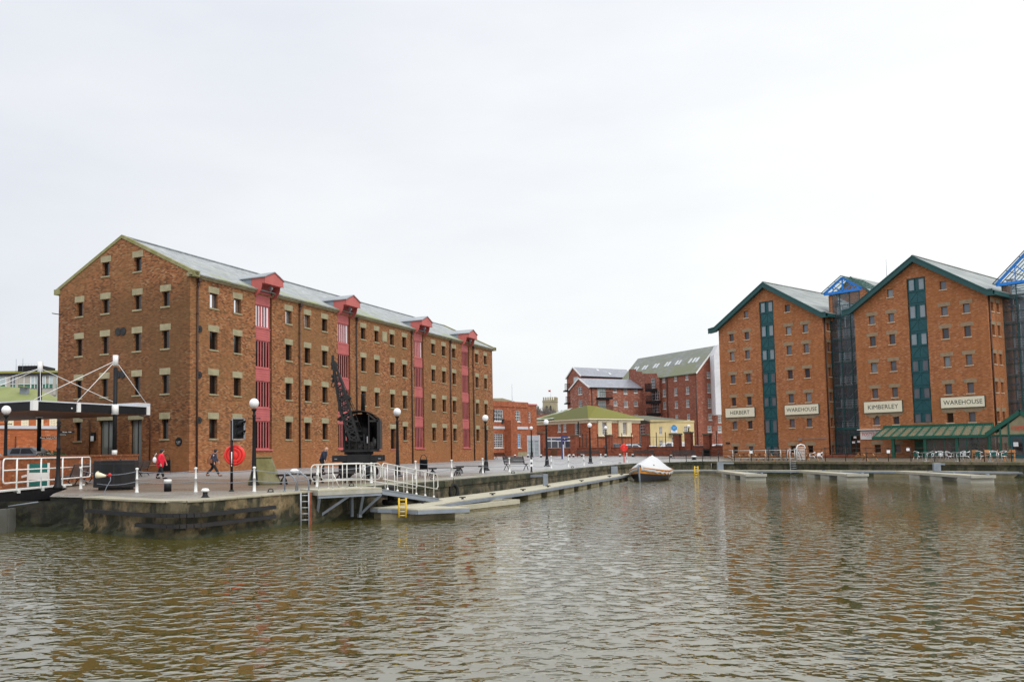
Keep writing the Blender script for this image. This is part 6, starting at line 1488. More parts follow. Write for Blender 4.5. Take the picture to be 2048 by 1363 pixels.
# ================================================================== pontoons
def plank(mb, a, b, wdt, z0, z1, side):
    """deck strip from a to b, widening to the side (unit normal)"""
    pass
def pontoon(name, label, line, width_vec, zt=-.7, th=.12, floats=None, group=None, fmat='float', fl=2.2, gap=1.6, fz=-1.35, beam='steelp'):
    R = empty(name, label, 'pontoon', (0, 0, 0), 0, group); d = MB(); e = MB(); f = MB(); FL = []
    n = len(line)
    nr = [Vector(width_vec) if not isinstance(width_vec, list) else Vector(width_vec[i]) for i in range(n)]
    for i in range(n-1):
        a, b = Vector(line[i]), Vector(line[i+1]); a2, b2 = a+nr[i], b+nr[i+1]
        vs = [(q.x, q.y, z) for z in (zt-.05, zt) for q in (a, b, b2, a2)]
        d.add(vs, [(0, 1, 2, 3), (7, 6, 5, 4), (0, 4, 5, 1), (1, 5, 6, 2), (2, 6, 7, 3), (3, 7, 4, 0)])
        for p_, q_ in ((a, b), (a2, b2)): e.beam((p_.x, p_.y, zt-.11), (q_.x, q_.y, zt-.11), .08, .14)
    for (a, b) in ((Vector(line[0]), Vector(line[0])+nr[0]), (Vector(line[-1]), Vector(line[-1])+nr[-1])): e.beam((a.x, a.y, zt-.11), (b.x, b.y, zt-.11), .08, .139)
    d.obj('deck', 'deck', R); e.obj('edge_beam', beam, R)
    # floats
    acc = 0.
    segs = []; 
    for i in range(n-1):
        a, b = Vector(line[i]), Vector(line[i+1]); L_ = (b-a).length; t = 0.
        while t < L_-fl*.6:
            t1 = min(L_, t+fl); p0, p1 = a.lerp(b, t/L_), a.lerp(b, t1/L_); w0, w1 = nr[i].lerp(nr[i+1], t/L_), nr[i].lerp(nr[i+1], t1/L_)
            q = [p0+w0*.06, p1+w1*.06, p1+w1*.94, p0+w0*.94]; m_b = MB(); m_b.add([(v.x, v.y, z) for z in (fz, zt-.17) for v in q], [(0, 1, 2, 3), (7, 6, 5, 4), (0, 4, 5, 1), (1, 5, 6, 2), (2, 6, 7, 3), (3, 7, 4, 0)]); m_b.obj('float', fmat, R, bevel=.02)
            t = t1+gap
    return R
fr = [G(835, 1016, -.7), G(912, 1001.6, -.7), G(990, 990.6, -.7), G(1060, 981, -.7), G(1160, 964.5, -.7), G(1266, 946.7, -.7)]
q0 = (fr[-1]-fr[0]).normalized(); dq = Vector((fr[3].x-fr[0].x, fr[3].y-fr[0].y)).normalized(); nn = Vector((-dq.y, dq.x))
pontoon('long_pontoon', 'long pale decked pontoon running along the stone quay to the covered boat', [(v.x, v.y) for v in fr], nn*1.65, gap=1.2, fl=2.4)
a, b = G(741.6, 1013, -.7), G(835, 1017.5, -.7); dab = Vector((b.x-a.x, b.y-a.y)).normalized()
pontoon('landing_pontoon', 'pale landing pontoon at the foot of the gangway with a yellow ladder', [(a.x, a.y), (b.x, b.y)], Vector((-dab.y, dab.x))*1.9+dab*.9, zt=-.71, fl=1.9, gap=.0)
a, b = G(878, 1017.5, -.98), G(1022, 1002, -.98)
R = empty('work_raft', 'low tan work raft with a dark centre moored outside the long pontoon', 'raft', (0, 0, 0), 0); dab = Vector((b.x-a.x, b.y-a.y)).normalized(); nb = Vector((-dab.y, dab.x)); p = MB()
for o_, w_ in ((-.42, .12), (.5, .12)):
    p.beam((a.x+nb.x*o_, a.y+nb.y*o_, -.97), (b.x+nb.x*o_, b.y+nb.y*o_, -.97), w_, .2)
for t in (0, 1.): v = Vector((a.x, a.y)).lerp(Vector((b.x, b.y)), t); p.beam((v.x-nb.x*.42, v.y-nb.y*.42, -.975), (v.x+nb.x*.5, v.y+nb.y*.5, -.975), .12, .2)
p.obj('side_beam', 'deck', R); p = MB(); p.beam((a.x+nb.x*.04, a.y+nb.y*.04, -1.03), (b.x+nb.x*.04, b.y+nb.y*.04, -1.03), .8, .12); p.obj('well', 'blackm', R)
p = MB(); p.beam((a.x+nb.x*.04, a.y+nb.y*.04, -1.12), (b.x+nb.x*.04, b.y+nb.y*.04, -1.12), .95, .12); p.obj('hull', 'float', R)
wk = [G(1266, 945, -.7), G(1330, 939.5, -.7), G(1400, 939, -.7), G(1440, 939.6, -.7), G(1605, 940, -.7), G(1800, 941, -.7), G(2060, 942.5, -.7)]
pontoon('walkway_pontoon', 'thin grey walkway pontoon along the foot of the far quay wall', [(v.x, v.y) for v in wk], Vector((.55, .85)), fmat='float', fl=3.2, gap=2.4, beam='steelp')
for nm, s, e_ in (('shortest and leftmost pale finger pontoon below the HERBERT board', (1440, 940), (1512, 948)), ('middle pale finger pontoon left of the restaurant board', (1605, 940.3), (1715, 947.5)), ('rightmost pale finger pontoon below the cafe tables', (1800, 941.3), (1966, 950.5))):
    a, b = G(*e_, -.68), G(*s, -.68); d_ = Vector((b.x-a.x, b.y-a.y)); L_ = d_.length; dn = d_.normalized(); n_ = Vector((-dn.y, dn.x))
    R = empty('finger_pontoon', nm, 'pontoon', (a.x, a.y, 0), math.atan2(dn.y, dn.x), 'finger pontoons on the far side'); p = MB(); p.add([(0, -.75, z) for z in (-.73, -.67)]+[(L_, -.28, z) for z in (-.73, -.67)]+[(L_, .28, z) for z in (-.73, -.67)]+[(0, .75, z) for z in (-.73, -.67)], [(0, 2, 3, 1), (2, 4, 5, 3), (4, 6, 7, 5), (6, 0, 1, 7), (1, 3, 5, 7), (0, 6, 4, 2)]); p.obj('deck', 'deck', R)
    p = MB(); p.box(-.06, .04, -.78, .78, -.84, -.64); p.beam((0, -.76, -.79), (L_, -.3, -.79), .06, .12); p.beam((0, .76, -.79), (L_, .3, -.79), .06, .12); p.obj('edge_beam', 'floatw', R)
    for u, wd in ((.1, .74), (L_*.36, .52), (L_*.66, .4)): p = MB(); p.box(u, u+1.7, -wd, wd, -1.4, -.86); p.obj('float', 'floatw', R, bevel=.03)
    p = MB()
    for u in (.4, L_*.4, L_*.7): p.box(u, u+.25, -.62, -.5, -.67, -.58)
    p.obj('cleat', 'steelp', R)

def ladder(mb, a, b, wv, n, r=.03, rung=.02):
    a, b = Vector(a), Vector(b)
    for s in (-.5, .5): mb.tube([a+wv*s, b+wv*s], r, 8)
    for i in range(n): c_ = a.lerp(b, (i+.5)/n); mb.tube([c_-wv*.5, c_+wv*.5], rung, 6)
def yladder(label, x, y0, y1, dep, wpx):
    wv = Vector((wpx/F*dep, 0, 0)); t, b = D(x, y0, dep), D(x, y1, dep); p = MB(); ladder(p, b, t, wv, 5 if dep > 50 else 5, .035 if dep < 50 else .05, .025 if dep < 50 else .04); tag(p.obj('yellow_ladder', 'yellow'), label, 'ladder')
g = G(805, 1017, -.7); yladder('yellow safety ladder at the end of the landing pontoon', 805, 995, 1034, g.y-.12, 14)
g = G(1392.5, 942, -.7); yladder('small distant yellow ladder on the walkway pontoon right of the boat', 1392.5, 931.5, 955, g.y-.2, 6.5)
# cleats on the pontoon
p = MB()
for x, y in ((845, 1006), (925, 997.5), (985, 989.5), (1046, 981), (1096, 973.5), (1163, 962.5), (1219, 953.5), (1243, 949.5)):
    g = G(x, y, -.7); p.beam((g.x-.14, g.y, -.62), (g.x+.14, g.y, -.62), .05, .05); p.box(g.x-.05, g.x+.05, g.y-.04, g.y+.04, -.7, -.63)
    o = p.obj('mooring_cleat', 'blackm', None); tag(o, 'small dark mooring cleat on the long pontoon deck', 'cleat', 'cleats along the long pontoon'); p = MB()

# ---- gangway: platform on brackets, railings, ramp
Pf = [G(636, 983, 0), G(712, 981, 0), G(757, 977.5, 0)]
a, b = Vector((Pf[0].x, Pf[0].y)), Vector((Pf[2].x, Pf[2].y)); b = b+(b-a).normalized()*.15; dg = (b-a).normalized(); ng = Vector((-dg.y, dg.x)); LG = (b-a).length; angG = math.atan2(dg.y, dg.x)
R = empty('gangway_platform', 'pale platform on grey steel brackets with looped handrails', 'platform', (a.x, a.y, 0), angG); p = MB(); p.box(0, LG, 0, 1.35, .01, .06); p.obj('deck', 'deck', R); p = MB(); p.box(-.02, LG, -.03, .03, -.14, .005); p.box(0, .06, 0, 1.3, -.14, .005); p.obj('timber_edge', 'floatw', R)
p = MB(); p.box(.02, LG, .0, .1, -.24, -.142)
for x in (.12, LG*.72):
    p.beam((x, .1, -.2), (x+.25, .75, -1.0), .1, .08); p.beam((x, .9, -.2), (x, .9, -1.05), .1, .1); p.beam((x+.25, .75, -1.0), (min(LG, x+1.2), .05, -.22), .09, .09); p.box(x+.18, x+.32, .68, .82, -1.08, -.95)
p.obj('bracket', 'steelp', R)
def loop_rail(par, x0, x1, y, zt_, nm='handrail', r=.021, z0=0., low=.48, posts=4, slope=0., ends=True, mat='rail'):
    f = lambda x, z: (x, y, z+slope*(x-x0)); rr = .16
    pts = [f(x0, z0+low), f(x0, z0+zt_-rr)]+[f(x0+rr-rr*math.cos(t), z0+zt_-rr+rr*math.sin(t)) for t in (PI/8, PI/4, 3*PI/8, PI/2)]+[f(x1-rr+rr*math.sin(t), z0+zt_-rr+rr*math.cos(t)) for t in (0, PI/8, PI/4, 3*PI/8, PI/2)]+[f(x1, z0+low)]
    if ends: pts = [f(x0+.12, z0+low-.1)]+pts+[f(x1-.12, z0+low-.1)]
    m = MB(); m.tube(pts, r, 8); m.tube([f(x0+.05, z0+low-.1), f(x1-.05, z0+low-.1)], r*.85, 8)
    for i in range(posts): x = x0+(x1-x0)*(i+.5)/posts; m.tube([f(x, z0), f(x, z0+zt_)], r*.9, 8); m.lathe([(.06, 0), (.05, .03), (.03, .08)], 8, o=f(x, z0))
    return m.obj(nm, mat, par)
loop_rail(R, -.25, LG, .06, .98, posts=5); loop_rail(R, .9, LG, 1.3, .98, posts=3)
p = MB(); p.tube([(LG*.62, 1.3, 0), (LG*.5, 1.25, .6)], .025, 6); p.obj('stay', 'rail', R)
e = G(889, 996, -.62); a2 = Vector((b.x, b.y)); d2 = Vector((e.x, e.y))-a2; L2 = d2.length; R = empty('gangway_ramp', 'sloping aluminium gangway ramp with rounded handrails down to the pontoon', 'gangway', (a2.x, a2.y, 0), math.atan2(d2.y, d2.x)); sl = -.66/L2; Lb = L2-.55
m_s = MB(); m_s.beam((0, .0, -.1), (Lb, .0, -.1+sl*Lb), .07, .2); m_s.beam((0, 1.05, -.1), (Lb, 1.05, -.1+sl*Lb), .07, .2); m_s.beam((0, 0, -.02), (Lb, 0, -.02+sl*Lb), .12, .03); m_s.beam((0, 0, -.19), (Lb, 0, -.19+sl*Lb), .12, .03); m_s.obj('side_beam', 'steelp', R)
p = MB(); p.beam((0, .52, -.03), (Lb, .52, -.03+sl*Lb), 1.0, .04); p.beam((Lb-.02, .52, -.02+sl*Lb), (L2, .52, -.65), 1.0, .03); p.obj('tread', 'rail', R)
loop_rail(R, .05, Lb, 0., 1.0, posts=6, slope=sl); loop_rail(R, .05, Lb, 1.05, 1.0, posts=6, slope=sl)
# ladder recess with grab hoops
a = G(610, 983, 0)
R = empty('quay_ladder', 'steel ladder in the quay wall with two tall grey grab hoops above', 'ladder', (0, 0, 0), 0)
dgl = dg
for k, x in enumerate((569.3, 595.2)):
    g = G(x, 982.6); g2 = g+Vector((.42, -.06, 0)); h = MB(); h.tube([g, g+Vector((0, 0, .62)), g+Vector((.03, 0, .7)), g+Vector((.08, 0, .72)), g2+Vector((-.08, 0, .52)), g2+Vector((0, 0, .36)), g2], .028, 8); h.lathe([(.06, 0), (.06, .02), (.03, .05)], 8, o=tuple(g)); h.lathe([(.06, 0), (.06, .02), (.03, .05)], 8, o=tuple(g2)); h.obj('grab_hoop', 'steelp', R)
t, b_ = D(609.5, 984, 30.95), D(611, 1047, 31.0); p = MB(); ladder(p, Vector((t.x, t.y, -1.3)), t, Vector((.27, .09, 0)), 6, .028, .022); p.obj('rungs', 'steel', R)
p = MB(); v = D(620, 1010, 31.35); p.box(v.x-.06, v.x+.06, v.y-.1, v.y+.1, -1.3, -.02); p.obj('timber_fender', 'brickW', R)
# tyre fenders
for lab, x, y, z, rr_ in (('round black tyre hanging on the stone quay wall', 907.5, 981.5, None, .3),):
    for dep in (40.9,): c = D(x, y, dep); p = MB(); p.tube([c+Vector((rr_*.72*math.cos(t)*.85, rr_*.72*math.cos(t)*.45, rr_*1.05*math.sin(t))) for t in [2*PI*i/20 for i in range(21)]], .085, 8, cap=False); p.tube([c+Vector((0, 0, .3)), c+Vector((0, .1, .62))], .015, 5); tag(p.obj('hanging_tyre', 'rubber'), lab, 'tyre')
c = D(782, 1008, 34.6); p = MB(); p.lathe([(.15, -.1), (.34, -.1), (.37, 0), (.34, .1), (.15, .1)], 18, o=(c.x, c.y, -.6)); p.lathe([(.13, -.35), (.13, .3), (.16, .32), (.1, .4)], 12, o=(c.x, c.y, -.35)); tag(p.obj('mooring_pile', 'rubber'), 'grey pile with a black tyre lying round it beneath the ramp', 'pile')
# bent steel pile guides on the pontoons
for i, (x, y0, y1, dep, lab) in enumerate([(1090.5, 947.5, 972, 50.3, 'grey steel pile guide against the stone quay, nearest of two'), (1228, 932, 950, 71., 'grey steel pile guide against the stone quay just left of the boat'), (1440, 923.5, 939, 79., 'grey steel pile guide at the start of the left finger pontoon'), (1873, 925, 940, 67.5, 'grey steel pile guide on the far wall below the cafe chairs')]):
    t, b_ = D(x, y0, dep), D(x, y1, dep); s = -1 if x < 1300 else 1; p = MB(); w_ = .14 if dep < 60 else .28; p.box(t.x-w_, t.x+w_, t.y-.1, t.y+.1, b_.z-.05, t.z); q = tag(p.obj('pile_guide', 'steelp', bevel=.02), lab, 'pile guide', 'steel pile guides'); p = MB(); p.beam((t.x, t.y, t.z-.08), (t.x+s*(.9 if dep < 75 else 1.4), t.y+.5, t.z-.12), .12, .14); p.obj('arm', 'steelp', q)

# ---- covered boat
g = G(1310, 961.5, -1.15); R = empty('covered_boat', 'wooden boat with orange and black hull under a white tarpaulin', 'boat', (g.x, g.y+1.9, -1.15), math.radians(-117)); 
# local +x towards the bow
def hull_section(t):   # t 0 stern .. 1 bow
    x = -3.0+6.0*t; w_ = 1.5*(1-max(0, (t-.35)/.65)**2.3)*(.86+.14*min(1, t/.35)); sh = .74+.36*max(0, (t-.3)/.7)**2+.08*max(0, (.3-t)/.3); return x, max(w_, .03), sh
NS, NR = 24, 9; hv = []; 
for i in range(NS+1):
    x, w_, sh = hull_section(i/NS)
    for j in range(NR+1):
        a_ = j/NR; z_ = -.25+(sh+.25)*a_; ww = w_*min(1, (.55+.45*math.sin(a_*PI/2)**.8)*(1 if i/NS < .6 else 1-(1-a_)*.45*(i/NS-.6)/.4)); hv.append((x+(.18*a_ if i == NS else .0), ww, z_))
def hull_part(nm, j0, j1, mat, grow=0.):
    m = MB()
    for s in (-1, 1):
        vs = [(x, s*(y+grow), z) for x, y, z in hv]; fs = [(i*(NR+1)+j, (i+1)*(NR+1)+j, (i+1)*(NR+1)+j+1, i*(NR+1)+j+1) for i in range(NS) for j in range(j0, j1)]; m.add(vs, fs, 0, True)
    m.add([hv[j] for j in range(j0, j1+1)]+[(hv[j][0], -hv[j][1], hv[j][2]) for j in range(j1, j0-1, -1)], [tuple(range(2*(j1-j0+1)))])
    return m.obj(nm, mat, R)
hull_part('lower_hull', 0, 6, 'hullb'); hull_part('upper_strake', 6, 9, 'hullw', .012)
p = MB()
for s in (-1, 1): p.tube([(hull_section(i/NS)[0], s*(hull_section(i/NS)[1]+.02), hull_section(i/NS)[2]) for i in range(NS+1)], .04, 6)
p.obj('gunwale', 'hullw', R); p = MB(); p.tube([(3.2, 0, 1.3), (3.14, 0, .8), (3.06, 0, .2), (3., 0, -.2)], [.06, .07, .07, .06], 6); p.obj('stem', 'steelp', R)
# tarpaulin: ridge line rising to a peak aft of amidships, scalloped edge over the gunwale
m = MB(); NT_, NC = 40, 16; rnd = random.Random(5); tv = []
rp_ = [(0., 1.0), (.06, 1.15), (.20, 1.90), (.27, 1.96), (.6, 1.66), (.85, 1.38), (1., 1.28)]
def ridge(t):
    for (a_, za), (b_, zb2) in zip(rp_, rp_[1:]):
        if a_ <= t <= b_: return za+(zb2-za)*(t-a_)/(b_-a_)
for i in range(NT_+1):
    t = i/NT_; x, w_, sh = hull_section(t*.985); rz_ = ridge(t)
    for j in range(NC+1):
        s = -1+2*j/NC; a_ = abs(s); drop = .24+.07*math.sin(i*1.35+j)*(1 if t < .8 else .3)
        y = s*(w_+.07); edge = sh-drop; body = sh+.06
        z = body+(rz_-body)*(1-a_/.9)**1.0 if a_ < .9 else body+(edge-body)*(a_-.9)/.1
        fold = .035*math.sin(i*.9+s*5)*min(1, (1-a_)*3)+.03*math.sin(i*2.1-s*9)*(1-a_)
        z += .10*math.sin(PI*min(1, a_/.9))*.9; tv.append((x+(.12 if i == NT_ else 0), y, z+fold))
m.add(tv, [(i*(NC+1)+j, (i+1)*(NC+1)+j, (i+1)*(NC+1)+j+1, i*(NC+1)+j+1) for i in range(NT_) for j in range(NC)], 0, True)
o = m.obj('tarpaulin', 'tarp', R); sf = o.modifiers.new('s', 'SOLIDIFY'); sf.thickness = .02
p = MB()
for x, s in ((1.2, 1), (0., 1), (-1.4, 1), (1.0, -1)): t = (x+3)/6; _, w_, sh = hull_section(t); p.ball((x, s*(w_*.62), sh+.36), .06, 6)
p.obj('tie_knot', 'wood', R)

# ================================================================== steam crane
dpC = 47.; g = D(718, 954.8, dpC); R = empty('steam_crane', 'old black steam crane with lattice jib, curved roof and chimney', 'crane', (g.x, dpC, 0), 0); kx = dpC/F
def X(x): return (x-718)*kx
def Z(y): return D(718, y, dpC).z
p = MB(); p.box(X(669), X(768), -1.1, -.9, Z(922), Z(909.5)); p.box(X(669), X(768), .9, 1.1, Z(922), Z(909.5)); p.box(X(672), X(690), -.9, .9, Z(921), Z(910.5)); p.box(X(746), X(765), -.9, .9, Z(921), Z(910.5)); p.box(X(698), X(742), -1.17, 1.15, Z(924), Z(908)); p.obj('platform', 'gunmetal', R, bevel=.015)
p = MB()
for x in (676, 761): p.box(X(x)-.06, X(x)+.08, -1.12, -1.102, Z(917.5), Z(915.5))
p.obj('plate', 'steelp', R)
p = MB(); p.box(X(688), X(752), -.8, .8, .3, Z(922)-.003); p.box(X(694), X(746), -1.3, -1.16, .35, .62); p.obj('undercarriage', 'blackm', R)
for x in (693, 744):
    for y in (-.75, .75): q = MB(); q.tube([(X(x), y-.06, .32), (X(x), y+.06, .32)], .32, 20); q.tube([(X(x), y-.14, .32), (X(x), y+.14, .32)], .09, 8); q.obj('wheel', 'blackm', R)
p = MB(); p.tube([(0, 0, Z(908)), (0, 0, Z(903))], .8, 24); p.box(X(686), X(760), -.95, .95, Z(903), Z(900.5)); p.obj('turntable', 'blackm', R)
# house: curved roof, back wall, right side wall
NA = 14; arcp = []
for i in range(NA+1):
    t = i/NA; x = X(679)+(X(763)-X(679))*t; z = Z(840)+(Z(821.5)-Z(840))*math.sin(PI*(t*.98+.01))**.75; arcp.append((x, z))
rm = MB(); rm.prism(arcp+[(x, z-.05) for x, z in arcp[::-1]], -1.1, 1.15); rm.obj('cab_roof', 'blackm', R)
wm = MB(); wm.prism([(X(692), Z(900)), (X(692), Z(836)), (X(710), Z(826)), (X(740), Z(826)), (X(757), Z(836)), (X(757), Z(900))], 1.05, 1.1)
wm.prism([(X(757), Z(898)), (X(757), Z(838)), (X(763), Z(841)), (X(763), Z(898))], -1.05, 1.1) ; wm.obj('cab_wall', 'blackm', R)
p = MB()
for a_, b_ in (((741, 830), (741, 900)), ((741, 843), (759, 843)), ((742, 831), (757, 843)), ((692, 843), (692, 900)), ((692, 843), (720, 843)), ((684, 842), (700, 832))): p.beam((X(a_[0]), -1.02, Z(a_[1])), (X(b_[0]), -1.02, Z(b_[1])), .06, .09)
p.obj('cab_frame', 'blackm', R)
p = MB(); p.lathe([(.5, Z(898)), (.5, Z(858)), (.42, Z(850)), (.15, Z(846)), (.13, Z(822))], 18, o=(X(729), .25, 0)); p.obj('boiler', 'gunmetal', R)
p = MB(); p.lathe([(.12, Z(824)), (.10, Z(790)), (.12, Z(788.5)), (.12, Z(787))], 14, o=(X(726.5), .2, 0)); p.obj('chimney', 'gunmetal', R)
p = MB(); rnd = random.Random(2)
for x, y, r_, yy in ((706, 868, .34, -.5), (712, 884, .26, -.75), (722, 893, .3, -.8), (699, 890, .24, -.7), (736, 894, .24, -.8), (747, 890, .18, -.85)):
    p.tube([(X(x), yy-.07, Z(y)), (X(x), yy+.07, Z(y))], r_, 20); p.tube([(X(x), yy-.14, Z(y)), (X(x), yy+.6, Z(y))], r_*.25, 8)
    for k in range(6): t = k*PI/3; p.beam((X(x), yy-.09, Z(y)), (X(x)+r_*.9*math.cos(t), yy-.09, Z(y)+r_*.9*math.sin(t)), .05, .04)
p.obj('gear_wheel', 'blackm', R)
p = MB()
for a_, b_ in (((693, 860), (693, 899)), ((700, 862), (726, 862)), ((700, 872), (728, 872)), ((695, 882), (732, 883)), ((690, 899), (758, 899)), ((702, 858), (702, 899)), ((716, 856), (716, 899)), ((731, 868), (733, 899)), ((750, 875), (750, 899)), ((690, 890), (700, 890))): p.beam((X(a_[0]), -.9, Z(a_[1])), (X(b_[0]), -.9, Z(b_[1])), .09, .08)
p.tube([(X(752), -.8, Z(898)), (X(752), -.8, Z(878))], .16, 12); p.box(X(694), X(735), -.7, .1, Z(900), Z(888)); p.box(X(697), X(714), -.4, .3, Z(890), Z(858)); p.tube([(X(738), -1.0, Z(886)), (X(739), -1.0, Z(871))], .035, 6); p.obj('machinery', 'gunmetal', R)
p = MB(); p.box(X(738)-.03, X(738)+.03, -1.06, -1.04, Z(886), Z(873)); p.obj('gauge_glass', 'steel', R)
# jib
j = MB(); Lb_ = (X(701), Z(879)); Rb_ = (X(722), Z(880)); Lt, Rt = (X(671.5), Z(727)), (X(675.5), Z(729)); Lm, Rm_ = (X(686), Z(828)), (X(706), Z(828))
def lp(a_, b_, t): return (a_[0]+(b_[0]-a_[0])*t, a_[1]+(b_[1]-a_[1])*t)
Lc = [(X(706), Z(880)), (X(687), Z(826)), (X(679), Z(780)), Lt]; Rc = [(X(723), Z(882)), (X(706), Z(826)), (X(693), Z(780)), Rt]
def along(C, t): n = len(C)-1; k = min(n-1, int(t*n)); return lp(C[k], C[k+1], t*n-k)
N_ = 15
for yy, sgn in ((-1.35, 1), (-.75, 1)):
    sc_ = lambda t: (yy+1.05)*(1-.75*t)-1.05
    for C in (Lc, Rc):
        for i in range(N_):
            a_, b_ = along(C, i/N_), along(C, (i+1)/N_); j.beam((a_[0], sc_(i/N_), a_[1]), (b_[0], sc_((i+1)/N_), b_[1]), .085, .11)
    for i in range(N_):
        a_, b_ = along(Lc, i/N_), along(Rc, (i+1)/N_); j.beam((a_[0], sc_(i/N_), a_[1]), (b_[0], sc_((i+1)/N_), b_[1]), .05, .055)
        a_, b_ = along(Rc, i/N_), along(Lc, (i+1)/N_); j.beam((a_[0], sc_(i/N_), a_[1]), (b_[0], sc_((i+1)/N_), b_[1]), .05, .055)
        if i % 2 == 0: a_, b_ = along(Lc, i/N_), along(Rc, i/N_); j.beam((a_[0], sc_(i/N_), a_[1]), (b_[0], sc_(i/N_), b_[1]), .04, .05)
for i in range(N_+1):
    t = i/N_; y1, y2 = -.3*(1-.75*t)-1.05, .3*(1-.75*t)-1.05
    for C in (Lc, Rc): a_ = along(C, t); j.beam((a_[0], y1, a_[1]), (a_[0], y2, a_[1]), .04, .04)
j.beam((X(671), -1.05, Z(742)), (X(671.5), -1.05, Z(714)), .14, .18); j.beam((X(676), -1.05, Z(745)), (X(671.5), -1.05, Z(722)), .1, .12)
j.obj('jib', 'blackm', R)
p = MB(); p.tube([(X(673.5), -1.18, Z(731)), (X(673.5), -.92, Z(731))], .17, 16); p.tube([(X(669), -1.2, Z(732.5)), (X(682), -.9, Z(732.5))], .05, 6); p.tube([(X(701), -1.2, Z(796)), (X(701), -.85, Z(796))], .12, 12); p.beam((X(686), -1.05, Z(795)), (X(707), -1.05, Z(799)), .16, .14); p.obj('sheave', 'blackm', R)
p = MB()
for a_, b_ in (((675, 729), (701, 796)), ((674, 724), (716, 826)), ((678, 731), (723, 860)), ((702, 798), (735, 880))): p.tube([(X(a_[0]), -1.0, Z(a_[1])), (X(b_[0]), -.9, Z(b_[1]))], .016, 5)
p.obj('stay_rope', 'blackm', R)
p = MB(); xh = X(671.6); p.tube([(xh, -1.05, Z(733)), (xh, -1.05, Z(752))], .014, 5); p.ball((xh, -1.05, Z(754.5)), .11, 10); p.ball((xh, -1.05, Z(763)), .085, 8, sq=(1, .7, 1.3)); p.tube([(xh, -1.05, Z(757)), (xh, -1.05, Z(767))], .03, 6)
p.tube([(xh+.09*math.cos(t), -1.05, Z(772)+.11*math.sin(t)) for t in [PI/2+2*PI*i/14*.85 for i in range(15)]], .028, 6); p.obj('hook', 'blackm', R)

# ================================================================== people
def skin(name, verts, edges, rad, mat, parent, sub=1, root=0):
    me = bpy.data.meshes.new(name); me.from_pydata([tuple(v) for v in verts], edges, []); o = bpy.data.objects.new(name, me); COL.objects.link(o)
    o.modifiers.new('k', 'SKIN'); sv = me.skin_vertices[0].data
    for i, r in enumerate(rad): sv[i].radius = r if isinstance(r, tuple) else (r, r)
    for i in range(len(verts)): sv[i].use_root = (i == root)
    if sub: m = o.modifiers.new('s', 'SUBSURF'); m.levels = sub; m.render_levels = sub
    dg_ = bpy.context.evaluated_depsgraph_get(); me2 = bpy.data.meshes.new_from_object(o.evaluated_get(dg_)); bpy.data.objects.remove(o)
    me2.name = name; me2.materials.clear(); me2.materials.append(M[mat])
    for p_ in me2.polygons: p_.use_smooth = True
    o = bpy.data.objects.new(name, me2); COL.objects.link(o); o.parent = parent; return o
